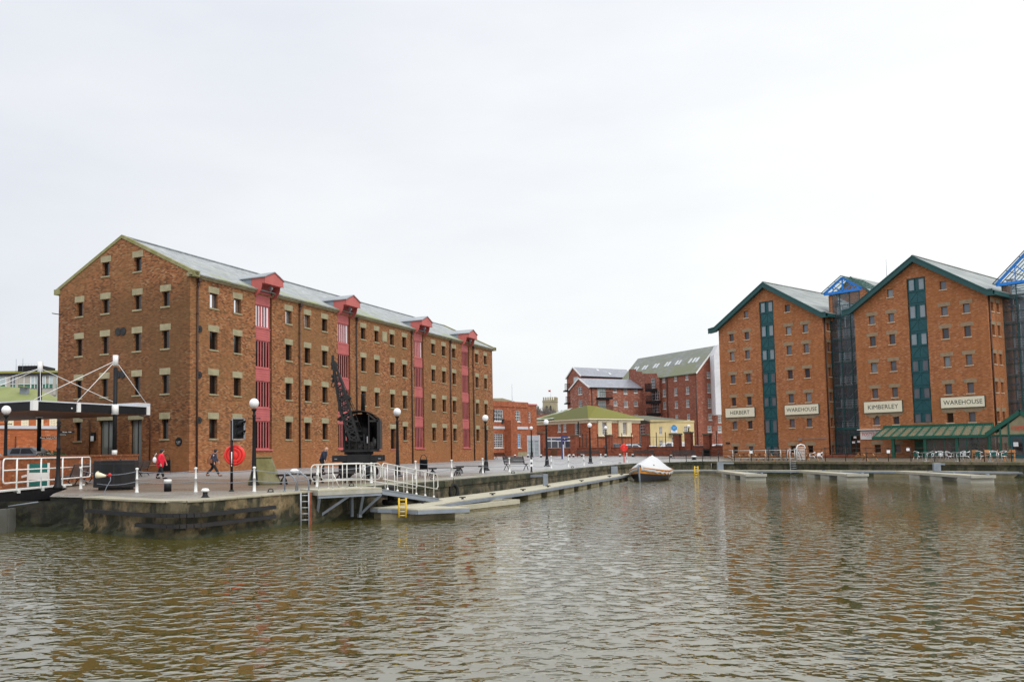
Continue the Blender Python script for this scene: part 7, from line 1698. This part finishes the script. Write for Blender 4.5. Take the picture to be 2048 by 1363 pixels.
def person(label, loc, rz, h, coat, hair, stride=.35, lean=.05, stoop=0., coat_len=.78, hat=False, arm=.2, bald=False, shoe='black'):
    """walks along local +x; z up; the hips at z=.53h"""
    R = empty('person', label, 'person', loc, rz); s = h/1.7
    V = lambda x, y, z: Vector((x*s, y*s, z*s))
    hip = V(0, 0, .9); chest = V(lean*.8, 0, 1.28); neck = V(lean*1.1+stoop*.4, 0, 1.45); head = V(lean*1.3+stoop, 0, 1.58-stoop*.3)
    lk, la, lt = V(stride*.45, -.09, .50), V(stride*.95, -.09, .08), V(stride*.95+.17, -.09, .04)
    rk, ra, rt = V(-stride*.18, .09, .49), V(-stride*1.0, .09, .14), V(-stride*1.0+.14, .09, .03)
    ls, le, lw = V(lean+.0, -.19, 1.38), V(lean-arm*.5, -.24, 1.12), V(lean-arm*.3+.05, -.22, .88)
    rs, re_, rw = V(lean, .19, 1.38), V(lean+arm*.5, .24, 1.12), V(lean+arm+.1, .22, .92)
    vs = [hip, V(lean*.4, 0, 1.1), chest, neck, head, V(0, -.09, .86), lk, la, lt, V(0, .09, .86), rk, ra, rt, ls, le, lw, rs, re_, rw]
    ed = [(0, 1), (1, 2), (2, 3), (3, 4), (0, 5), (5, 6), (6, 7), (7, 8), (0, 9), (9, 10), (10, 11), (11, 12), (2, 13), (13, 14), (14, 15), (2, 16), (16, 17), (17, 18)]
    rd = [.13, .11, .13, .055, .085, .08, .055, .04, .03, .08, .055, .04, .03, .06, .042, .03, .06, .042, .03]
    # hands: palm, four fingers and a thumb on each wrist
    for wi, w_ in ((15, lw), (18, rw)):
        palm = w_+V(.015, 0, -.07); vs.append(palm); pi_ = len(vs)-1; ed.append((wi, pi_)); rd.append(.03)
        for k in range(4):
            b_ = palm+V(-.03+.02*k, 0, -.03); t_ = b_+V(.005, 0, -.035+.004*abs(k-1)); t2 = t_+V(.015, 0, -.025)
            i0 = len(vs); vs += [b_, t_, t2]; ed += [(pi_, i0), (i0, i0+1), (i0+1, i0+2)]; rd += [.010, .009, .008]
        i0 = len(vs); vs += [palm+V(.035, 0, .0), palm+V(.055, 0, -.035)]; ed += [(pi_, i0), (i0, i0+1)]; rd += [.011, .009]
    body = skin('body', vs, ed, [r*s for r in rd], 'skin', R, 1)
    # head with face
    m = MB(); m.ball((head.x, head.y, head.z+.03*s), .108*s, 16, sq=(1.0, .8, 1.12)); m.ball((head.x+.108*s, head.y, head.z+.02*s), .018*s, 6, sq=(1.2, .8, 1.4)); m.ball((head.x, head.y-.088*s, head.z+.02*s), .022*s, 6, sq=(.8, .5, 1.3)); m.ball((head.x, head.y+.088*s, head.z+.02*s), .022*s, 6, sq=(.8, .5, 1.3)); m.obj('face', 'skin', body)
    m = MB()
    for sy in (-1, 1): m.ball((head.x+.092*s, head.y+sy*.034*s, head.z+.045*s), .013*s, 6)
    m.beam((head.x+.1*s, head.y-.025*s, head.z-.04*s), (head.x+.1*s, head.y+.025*s, head.z-.04*s), .01*s, .01*s); m.obj('eyes_and_mouth', 'black', body)
    m = MB(); 
    if bald: m.ball((head.x-.03*s, head.y, head.z+.01*s), .108*s, 12, sq=(.85, .86, .8))
    else:
        m.ball((head.x-.018*s, head.y, head.z+.055*s), .12*s, 14, sq=(1.0, .9, 1.05 if not hat else 1.0)); m.ball((head.x-.05*s, head.y, head.z-.01*s), .105*s, 10, sq=(.8, .92, 1.0 if not hat else 1.25))
    m.obj('hair', hair, R)
    # trousers
    skin('trousers', [V(0, 0, .93), V(0, -.09, .84), lk, la+V(0, 0, .03), V(0, .09, .84), rk, ra+V(0, 0, .03)], [(0, 1), (1, 2), (2, 3), (0, 4), (4, 5), (5, 6)], [.17*s, .115*s, .092*s, .075*s, .115*s, .092*s, .075*s], 'trou', R)
    # coat: torso shell with skirt, sleeves, collar
    zb_ = coat_len; sk = [V(-.02, 0, zb_), V(0, 0, .98), V(lean*.5, 0, 1.15), V(lean*.85, 0, 1.33), V(lean+stoop*.3, 0, 1.44), ls, le, lw+V(0, 0, .01), rs, re_, rw+V(0, 0, .01)]
    skin('coat', sk, [(0, 1), (1, 2), (2, 3), (3, 4), (3, 5), (5, 6), (6, 7), (3, 8), (8, 9), (9, 10)], [(.25*s, .26*s), (.225*s, .235*s), (.205*s, .225*s), (.19*s, .24*s), .11*s, .10*s, .082*s, .062*s, .10*s, .082*s, .062*s], coat, R)
    for f_, t_ in ((la, lt), (ra, rt)):
        m = MB(); m.ball(((f_.x+t_.x)/2+.01*s, f_.y, (f_.z+t_.z)/2-.01*s), .12*s, 10, sq=(1.15, .42, .42)); m.ball((f_.x-.01*s, f_.y, f_.z-.01*s), .05*s, 8); m.obj('shoe', shoe, R)
    return R, s
g = G(320.5, 957.4); pr, s = person('woman in a bright red coat and black trousers walking to the right', g, .05, 1.70, 'coatr', 'hairb', .22, .06, .03, .56, True, .12)
m = MB(); m.ball((0, 0, 0), .16, 10, sq=(.75, .5, 1.1)); m.tube([(0, 0, .15), (.04, -.02, .28), (.12, -.03, .38)], .018, 6); tag(m.obj('shoulder_bag', 'paper', None, (g.x-.30, g.y-.1, 1.10)), 'pale bag carried on the back of the woman in red', 'bag')
g = G(426, 951.8); person('man in a dark blue hooded coat striding right past the brick wall', g, .02, 1.68, 'slatec', 'hairb', .42, .10, .06, .80, False, .1, shoe='brownlea')
m = MB(); m.box(-.17, .17, -.06, .06, -.13, .12); b_ = m.obj('satchel', 'brownlea', None, (g.x-.14, g.y-.27, .95), bevel=.03); tag(b_, 'brown leather satchel at the hip of the striding man', 'bag'); m = MB(); m.tube([(-.15, 0, .1), (.05, -.02, .45), (.2, .08, .58)], .014, 6); m.obj('strap', 'brownlea', b_)
g = G(646, 947); person('bald man in a navy jacket and grey trousers stooping by the gangway', g, -.3, 1.74, 'navy', 'hairg', .08, .12, .10, .78, False, -.12, bald=True)

# ================================================================== right quay: railings, tables, chairs, cafe canopy
def rail_fence(name, label, pts, mat, hgt, nrail=(1.13, .72, .36), post_r=.035, rail_w=.045, cat='railing'):
    R = empty(name, label, cat, (0, 0, 0), 0)
    for p_ in pts: q = MB(); q.tube([(p_.x, p_.y, p_.z), (p_.x, p_.y, p_.z+hgt)], post_r, 8); q.ball((p_.x, p_.y, p_.z+hgt+.02), post_r*1.3, 8); q.obj('post', mat, R)
    for z in nrail:
        q = MB()
        for a_, b_ in zip(pts, pts[1:]): q.tube([a_+Vector((0, 0, z)), b_+Vector((0, 0, z))], rail_w/2, 6)
        q.obj('rail', mat, R)
    return R
E1, E2, E3, E4 = Vector((20.3, 80.6)), Vector((28.3, 86.2)), Vector((37.3, 74.)), Vector((44.3, 64.))
def on_edge(x, inset=.35):
    """intersection of image column x with the quay edge polyline, moved inland"""
    d = ray(x, 920); m = d[0]/d[1]
    for a_, b_ in ((E1, E2), (E2, E3), (E3, E4), (E4, Vector((60, 41)))):
        nn_ = (b_-a_).normalized(); nrm = Vector((-nn_.y, nn_.x)); a2_, b2_ = a_+nrm*inset, b_+nrm*inset
        den = (b2_.x-a2_.x)-m*(b2_.y-a2_.y)
        if abs(den) < 1e-9: continue
        t = (m*a2_.y-a2_.x)/den
        if -.03 <= t <= 1.03: v = a2_.lerp(b2_, t); return Vector((v.x, v.y, 0))
    return Vector((60*1., 60/m, 0))
rp1 = [on_edge(x) for x in (1276.7, 1305.8, 1339.3, 1372.5, 1405, 1437, 1469, 1503, 1537.5, 1573.4)]
rp2 = [on_edge(x) for x in (1612, 1651, 1691.5, 1733, 1777, 1822, 1869.6, 1919, 1969, 2023.6, 2080)]
rail_fence('iron_railing', 'dark iron railing from the covered boat to the steel ladder hoops', rp1, 'blackm', 1.15)
rail_fence('iron_railing', 'dark iron railing along the quay in front of the cafe', rp2, 'rust', 1.15)
wp = [on_edge(x, 2.2) for x in (1422, 1440, 1466, 1500, 1532, 1562, 1590)]; rail_fence('barrier_rail', 'pale temporary crowd barrier in front of the picnic tables', wp, 'rail', 1.05, (1.03, .25), .03, .05, 'barrier')
# white ladder hoop frame
c = on_edge(1589, -.02); R = empty('quay_ladder', 'steel ladder with curved hoops on the far quay left of the stair tower', 'ladder', c, 0); p = MB()
for dx in (-.75, .75): p.tube([(dx*.6, -.1, -1.1), (dx*.6, -.1, .1), (dx*.55, 0, .75), (dx*.3, .3, 1.15), (dx*.3, .6, 1.15)], .045, 8); p.tube([(dx*1.0, .0, 0), (dx*.7, .1, 1.0), (dx*.3, .3, 1.15)], .04, 8)
for i in range(6): p.tube([(-.42, -.1, -1.0+i*.2), (.42, -.1, -1.0+i*.2)], .03, 6)
p.obj('ladder_frame', 'steel', R)
cw = G(1603, 921); R = empty('spiral_frame', 'white perforated hoop frame standing just right of the far ladder', 'frame', cw, 0); p = MB(); zt = D(1603, 888, cw.y).z; 
p.tube([(-.45, 0, 0), (-.45, 0, zt-.4), (-.3, 0, zt-.1), (0, 0, zt), (.3, 0, zt-.1), (.42, 0, zt-.4), (.4, 0, 0)], .06, 8)
for i in range(9): p.tube([(-.45, 0, .15+i*.14), (.42, .0, .15+i*.14)], .03, 6)
p.obj('hoop', 'white', R)
def picnic(label, g, rz):
    R = empty('picnic_table', label, 'picnic table', g, rz, 'wooden picnic tables'); p = MB()
    for i in range(5): p.box(-.9, .9, -.36+i*.15, -.23+i*.15, .72, .76)
    p.obj('tabletop', 'wood', R)
    for s in (-1, 1): q = MB(); q.box(-.9, .9, s*.72-.13, s*.72+.13, .42, .46); q.obj('bench_seat', 'wood', R)
    for x in (-.62, .62): q = MB(); q.beam((x, -.75, 0), (x, -.2, .72), .09, .07); q.beam((x, .75, 0), (x, .2, .72), .09, .07); q.beam((x, -.8, .39), (x, .8, .39), .06, .09); q.beam((x-.4, 0, .66), (x*1.0, 0, .36), .05, .05); q.obj('leg', 'woodp', R)
    return R
for x, lab in ((1452, 'wooden picnic table at the left corner of the HERBERT building'), (1483, 'wooden picnic table second from the left behind the pale barrier'), (1515, 'wooden picnic table below the left edge of the teal bay'), (1547, 'wooden picnic table in front of the teal bay foot'), (1578, 'wooden picnic table behind the far steel ladder'), (1615, 'wooden picnic table right of the white hoop frame'), (1731, 'wooden picnic table alone below the restaurant board')):
    picnic(lab, on_edge(x, 5.5), 1.35-.9)
def chair(label, g, rz, weave=True):
    R = empty('cafe_chair', label, 'chair', g, rz, 'silver cafe chairs'); p = MB()
    for s in (-1, 1): p.tube([(.24, s*.26, 0), (.2, s*.26, .42), (.22, s*.27, .66), (.0, s*.27, .70), (-.22, s*.24, .8), (-.25, s*.1, .84)], .022, 6); p.tube([(-.28, s*.24, 0), (-.16, s*.25, .42), (.2, s*.25, .44)], .022, 6)
    p.tube([(-.25, -.1, .84), (-.26, 0, .85), (-.25, .1, .84)], .022, 6); p.obj('frame', 'alu', R)
    p = MB(); p.box(-.2, .22, -.24, .24, .42, .45); p.obj('seat', 'tealc' if weave else 'alu', R); p = MB(); p.add([(-.22, -.2, .48), (-.22, .2, .48), (-.27, .2, .78), (-.27, -.2, .78), (-.24, -.2, .48), (-.24, .2, .48), (-.29, .2, .78), (-.29, -.2, .78)], [(0, 1, 2, 3), (7, 6, 5, 4), (0, 4, 5, 1), (1, 5, 6, 2), (2, 6, 7, 3), (3, 7, 4, 0)]); p.obj('backrest', 'tealc' if weave else 'alu', R)
    return R
def ctable(label, g):
    R = empty('cafe_table', label, 'table', g, 0, 'round silver cafe tables'); p = MB(); p.lathe([(.36, .72), (.36, .74)], 18); p.obj('tabletop', 'alu', R); p = MB(); p.lathe([(.24, 0), (.24, .03), (.03, .05), (.03, .72)], 12); p.obj('pedestal', 'alu', R)
tl_ = ['left', 'middle', 'right']
for i, x in enumerate((1852, 1914, 1981)): ctable('round silver cafe table, %s of the three by the railing' % tl_[i], on_edge(x, 1.2))
for x, rz, wv, lab in ((1836, .1, 1, 'green backed chair on the left of the left cafe table'), (1864, 3.3, 1, 'green backed chair on the right of the left cafe table'), (1878, 3.6, 0, 'all silver chair between the left and middle cafe tables'), (1900, -.2, 0, 'all silver chair on the left of the middle cafe table'), (1923, 3.1, 0, 'all silver chair close to the right of the middle cafe table'), (1933, 2.6, 0, 'all silver chair second to the right of the middle cafe table'), (1962, .1, 1, 'green backed chair on the left of the right cafe table'), (1988, 4.4, 1, 'green backed chair seen from behind right of the right cafe table'), (2004, 3.2, 1, 'green backed chair farthest right beside the iron railing')): chair(lab, on_edge(x, 1.0), rz, bool(wv))
for x, lab in ((1625, 'all silver chair standing alone left of the stair tower steps'), (1640, 'silver chair with a white notice right of the lone chair')): chair(lab, on_edge(x, 1.6), 2.8, False)
for x, y0, y1, lab in ((1502, 901, 906, 'small white notice on the iron railing below the teal bay'), (1776.5, 899.5, 905.5, 'small white notice on a black post left of the cafe tables'), (1638, 905, 911, 'white notice on a silver chair back'), (1815.5, 894.5, 901, 'white notice on the brick wall beside the green cafe door')):
    c = on_edge(x, .2 if x != 1815.5 else 6); a_, b_ = D(x, y0, c.y), D(x, y1, c.y); p = MB(); p.box(a_.x-.14, a_.x+.14, c.y-.02, c.y+.0, b_.z, a_.z); tag(p.obj('notice', 'paper'), lab, 'notice')
def wchair(label, g, rz):
    R = empty('wooden_chair', label, 'chair', g, rz, 'pale wooden chairs under the cafe canopy'); p = MB()
    for x in (-.2, .2):
        for y in (-.2, .2): p.box(x-.02, x+.02, y-.02, y+.02, 0, .45 if x > 0 else .9)
    p.obj('leg', 'woodp', R); p = MB(); p.box(-.22, .22, -.22, .22, .45, .48); p.obj('seat', 'woodp', R); p = MB(); p.box(-.22, -.19, -.2, .2, .6, .9); p.obj('backrest', 'woodp', R)
for i, (x, lab) in enumerate(((1953, 'pale wooden chair leftmost under the cafe canopy'), (1972, 'pale wooden chair second from left under the cafe canopy'), (1990, 'pale wooden chair just left of the cafe door post'), (2022, 'pale wooden chair nearest the cafe door'))): wchair(lab, on_edge(x, 4.6), .5+i)
def wtab(label, g):
    R = empty('wooden_table', label, 'table', g, .3); p = MB(); p.box(-.6, .6, -.4, .4, .7, .75); p.obj('tabletop', 'woodp', R); p = MB()
    for x in (-.5, .5):
        for y in (-.3, .3): p.box(x-.03, x+.03, y-.03, y+.03, 0, .7)
    p.obj('leg', 'woodp', R)
wtab('pale wooden table by the cafe door post', on_edge(2012, 4.2))

# cafe canopy: lean-to along the second warehouse and a gabled porch at the right end
cK, sK = math.cos(KTH), math.sin(KTH)
R = empty('cafe_canopy', 'green framed glass lean-to canopy along the front of the cafe', 'canopy', (K0[0], K0[1], 0), KTH)
dOut = 5.2; u0t, u1t = 2.85, 14.2; m_ = mfront()
def cz(x, y, v): o_ = Vector((K0[0], K0[1]))+Vector((sK, -cK))*v; return onl(x, y, (o_.x, o_.y), KTH)
A_in, B_in = cz(1770, 855.5, 0), cz(1986, 848.5, 0); A_out, B_out = cz(1746, 874.5, dOut), cz(1979, 870, dOut)
zi, zo = (A_in[1]+B_in[1])/2, (A_out[1]+B_out[1])/2; ui0, ui1, uo0, uo1 = A_in[0], B_in[0], A_out[0], B_out[0]
NB = 13; g_ = MB(); fr_ = MB()
for i in range(NB):
    t0, t1 = i/NB, (i+1)/NB; q = [(ui0+(ui1-ui0)*t0, -.02, zi), (ui0+(ui1-ui0)*t1, -.02, zi), (uo0+(uo1-uo0)*t1, -dOut, zo), (uo0+(uo1-uo0)*t0, -dOut, zo)]; g_.poly(q); g_.poly([(a_, b_, c_-.03) for a_, b_, c_ in q])
g_.obj('glass_roof', 'canopyglass', R)
for i in range(NB+1): t = i/NB; fr_.beam((ui0+(ui1-ui0)*t, -.05, zi+.05), (uo0+(uo1-uo0)*t, -dOut, zo+.05), .1, .12)
fr_.beam((ui0-.1, -.1, zi+.08), (ui1, -.1, zi+.08), .2, .3); fr_.beam((uo0-.1, -dOut, zo-.05), (uo1+.1, -dOut, zo-.05), .15, .28); fr_.obj('canopy_frame', 'green', R)
for x in (1787, 1851, 1915, 1979):
    u = cz(x, 900, dOut-.2)[0]; q = MB(); q.box(u-.13, u+.13, -dOut+.1, -dOut+.35, 0, zo-.1); q.obj('post', 'green', R)
q = MB(); us = cz(1848, 900, dOut-.2)[0]; ue = cz(1979, 900, dOut-.2)[0]; q.box(us, ue, -dOut+.2, -dOut+.22, .1, zo-.2); q.obj('glass_screen', 'clearp', R)
q = MB()
for i in range(6): u = us+(ue-us)*i/6; q.box(u-.03, u+.03, -dOut+.18, -dOut+.24, .0, zo-.15)
q.box(us, ue, -dOut+.18, -dOut+.24, .6, .68); q.obj('mullion', 'green', R)
q = MB(); bxm(q, m_, 8.6, 9.6, 0.0, 1.5, -.5, -.4); q.obj('display_panel', 'redplasd', R)
# gabled porch
R = empty('cafe_porch', 'green framed gabled glass porch with the restaurant name at the right edge', 'porch', (K0[0], K0[1], 0), KTH); vo = dOut+.6
P0_, Pa, Pb = cz(1979, 869, vo), cz(2040, 823.5, vo), None
ua, ub = P0_[0], Pa[0]; wv_ = ub-ua; uc = ub+wv_; ze_, zp = P0_[1], Pa[1]
fr_ = MB(); fr_.beam((ua-.3, -vo, ze_), (ub, -vo, zp), .25, .38); fr_.beam((ub, -vo, zp), (uc+.3, -vo, ze_), .25, .38)
fr_.beam((ua-.25, -vo+.2, ze_+.25), (ub, -vo+.2, zp+.25), .3, .06); fr_.beam((ua-.1, -vo, ze_-.1), (ua-.1, -.1, ze_-.1), .15, .2)
xs_ = [cz(x, 880, vo)[0] for x in (1979, 2001, 2018, 2052)]
for u in xs_: fr_.box(u-.07, u+.07, -vo-.02, -vo+.14, 0, ze_+(zp-ze_)*(u-ua)/wv_-.1 if u < ub else ze_)
z_b = cz(2030, 869, vo)[1]; fr_.box(ua, uc, -vo-.03, -vo+.1, z_b-.08, z_b+.06); fr_.obj('frame', 'green', R)
rf = MB()
for s_ in (0, 1):
    e_ = ua-.35 if s_ == 0 else uc+.35; rf.poly([(e_, -vo-.1, ze_+.18), (ub, -vo-.1, zp+.24), (ub, 0, zp+.24), (e_, 0, ze_+.18)]); 
rf.obj('glass_roof', 'glassL', R)
gp = MB(); gp.prism([(ua+.5, z_b+.1), (ub, zp-.28), (uc-.5, z_b+.1), (uc-.5, z_b+.05), (ua+.5, z_b+.05)], -vo+.04, -vo+.08, m=m_); go = gp.obj('gable_panel', 'stone', R)
text("FOSTER'S", cz(2062, 860, vo)[0]-cz(2023, 860, vo)[0], .42, 'redplas', go, m_, (cz(2062, 860, vo)[0]+cz(2023, 860, vo)[0])/2, cz(2040, 855.5, vo)[1], d=-vo-.03)
q = MB(); q.box(xs_[2]+.1, xs_[3]-.1, -vo+.02, -vo+.1, 0, z_b-.1); d_ = q.obj('door', 'teal', R); q = MB(); q.box(xs_[2]+.3, xs_[3]-.3, -vo, -vo+.018, .3, z_b-.3); q.obj('pane', 'glassL', d_)
q = MB(); q.box(xs_[0], xs_[2], -vo+.05, -vo+.07, 0, z_b-.1); q.obj('glass_screen', 'clearp', R)
q = MB(); q.box(xs_[2]+.35, xs_[2]+.75, -vo-.02, -vo-.005, 1.1, 1.5); q.obj('notice', 'paper', d_)
q = MB(); q.box(ua+.2, uc-.2, -.4, -.3, 0, ze_); q.obj('back_wall', 'wood', R)
# brick steps before the tower
o_ = Vector((H0[0], H0[1], 0))+Vector((cK, sK, 0))*14.2-Vector((-sK, cK, 0))*.2
R = empty('entrance_steps', 'red brick steps with black handrails before the glass stair tower', 'steps', o_, KTH); p = MB(); p.box(.1, 3.5, -1.6, 1.6, 0, .16); p.box(.1, 3.5, -1.2, 1.6, .16, .32); p.obj('steps', 'brickW', R); p = MB()
for x in (.3, 1.6, 3.3): p.tube([(x, -2.1, 0), (x, -2.1, .95), (x, -1.2, 1.15), (x, .2, 1.15)], .03, 6)
p.obj('handrail', 'blackm', R)

# ================================================================== world and sun
W = bpy.data.worlds.new('World'); SC.world = W; W.use_nodes = True; nt = W.node_tree; nt.nodes.clear()
def wn(t, **k):
    x = nt.nodes.new(t)
    for a_, v_ in k.items(): setattr(x, a_, v_)
    return x
out = wn('ShaderNodeOutputWorld'); bg1 = wn('ShaderNodeBackground'); bg2 = wn('ShaderNodeBackground'); ad = wn('ShaderNodeAddShader')
sky = wn('ShaderNodeTexSky', sky_type='NISHITA'); sky.sun_disc = False; SUN_EL, SUN_AZ = math.radians(48), math.radians(150)
sky.sun_elevation = SUN_EL; sky.sun_rotation = SUN_AZ; sky.air_density = 1.; sky.dust_density = 3.
nt.links.new(sky.outputs[0], bg1.inputs[0]); bg1.inputs[1].default_value = .006
tc = wn('ShaderNodeTexCoord'); sp = wn('ShaderNodeSeparateXYZ'); nt.links.new(tc.outputs['Generated'], sp.inputs[0])
rz_ = wn('ShaderNodeValToRGB'); nt.links.new(sp.outputs[2], rz_.inputs[0]); cr = rz_.color_ramp
cr.elements[0].position = 0.; cr.elements[0].color = (.85, .865, .88, 1); cr.elements[1].position = 1.; cr.elements[1].color = (1.25, 1.25, 1.28, 1)
for p_, c_ in ((.12, (.87, .885, .90)), (.50, (.88, .89, .92)), (.62, (1.45, 1.45, 1.47)), (.8, (1.5, 1.5, 1.52))): e_ = cr.elements.new(p_); e_.color = (*c_, 1)
mapn = wn('ShaderNodeMapping'); nt.links.new(tc.outputs['Generated'], mapn.inputs[0]); mapn.inputs['Scale'].default_value = (1, 1, 3.2)
nz_ = wn('ShaderNodeTexNoise'); nt.links.new(mapn.outputs[0], nz_.inputs['Vector']); nz_.inputs['Scale'].default_value = 1.6; nz_.inputs['Detail'].default_value = 5; nz_.inputs['Roughness'].default_value = .55
r2 = wn('ShaderNodeValToRGB'); nt.links.new(nz_.outputs[0], r2.inputs[0]); r2.color_ramp.elements[0].position = .3; r2.color_ramp.elements[0].color = (.87, .885, .92, 1); r2.color_ramp.elements[1].position = .68; r2.color_ramp.elements[1].color = (1.02, 1.02, 1.01, 1)
mrx = wn('ShaderNodeMapRange'); nt.links.new(sp.outputs[0], mrx.inputs[0]); mrx.inputs[1].default_value = -.45; mrx.inputs[2].default_value = .6
rx = wn('ShaderNodeValToRGB'); nt.links.new(mrx.outputs[0], rx.inputs[0]); rx.color_ramp.elements[0].color = (.93, .945, .975, 1); rx.color_ramp.elements[1].color = (1.19, 1.185, 1.15, 1)
m1_ = wn('ShaderNodeMix', data_type='RGBA', blend_type='MULTIPLY'); m1_.inputs[0].default_value = 1.; nt.links.new(rz_.outputs[0], m1_.inputs[6]); nt.links.new(r2.outputs[0], m1_.inputs[7])
m2_ = wn('ShaderNodeMix', data_type='RGBA', blend_type='MULTIPLY'); m2_.inputs[0].default_value = 1.; nt.links.new(m1_.outputs[2], m2_.inputs[6]); nt.links.new(rx.outputs[0], m2_.inputs[7])
nt.links.new(m2_.outputs[2], bg2.inputs[0]); bg2.inputs[1].default_value = 1.
nt.links.new(bg1.outputs[0], ad.inputs[0]); nt.links.new(bg2.outputs[0], ad.inputs[1]); nt.links.new(ad.outputs[0], out.inputs[0])
sd = bpy.data.lights.new('sun', 'SUN'); sd.energy = 1.4; sd.angle = math.radians(18); sd.color = (1, .97, .92); so = bpy.data.objects.new('sun', sd); COL.objects.link(so)
# sun direction in world: azimuth clockwise from +Y
dirs = Vector((math.sin(SUN_AZ)*math.cos(SUN_EL), math.cos(SUN_AZ)*math.cos(SUN_EL), math.sin(SUN_EL)))
so.rotation_euler = dirs.to_track_quat('Z', 'Y').to_euler()
SC.view_settings.view_transform = 'Standard'; SC.view_settings.look = 'None'; SC.view_settings.exposure = 0.; SC.view_settings.gamma = 1.
SC.cycles.max_bounces = 6; SC.cycles.diffuse_bounces = 2; SC.cycles.glossy_bounces = 3; SC.cycles.transparent_max_bounces = 12
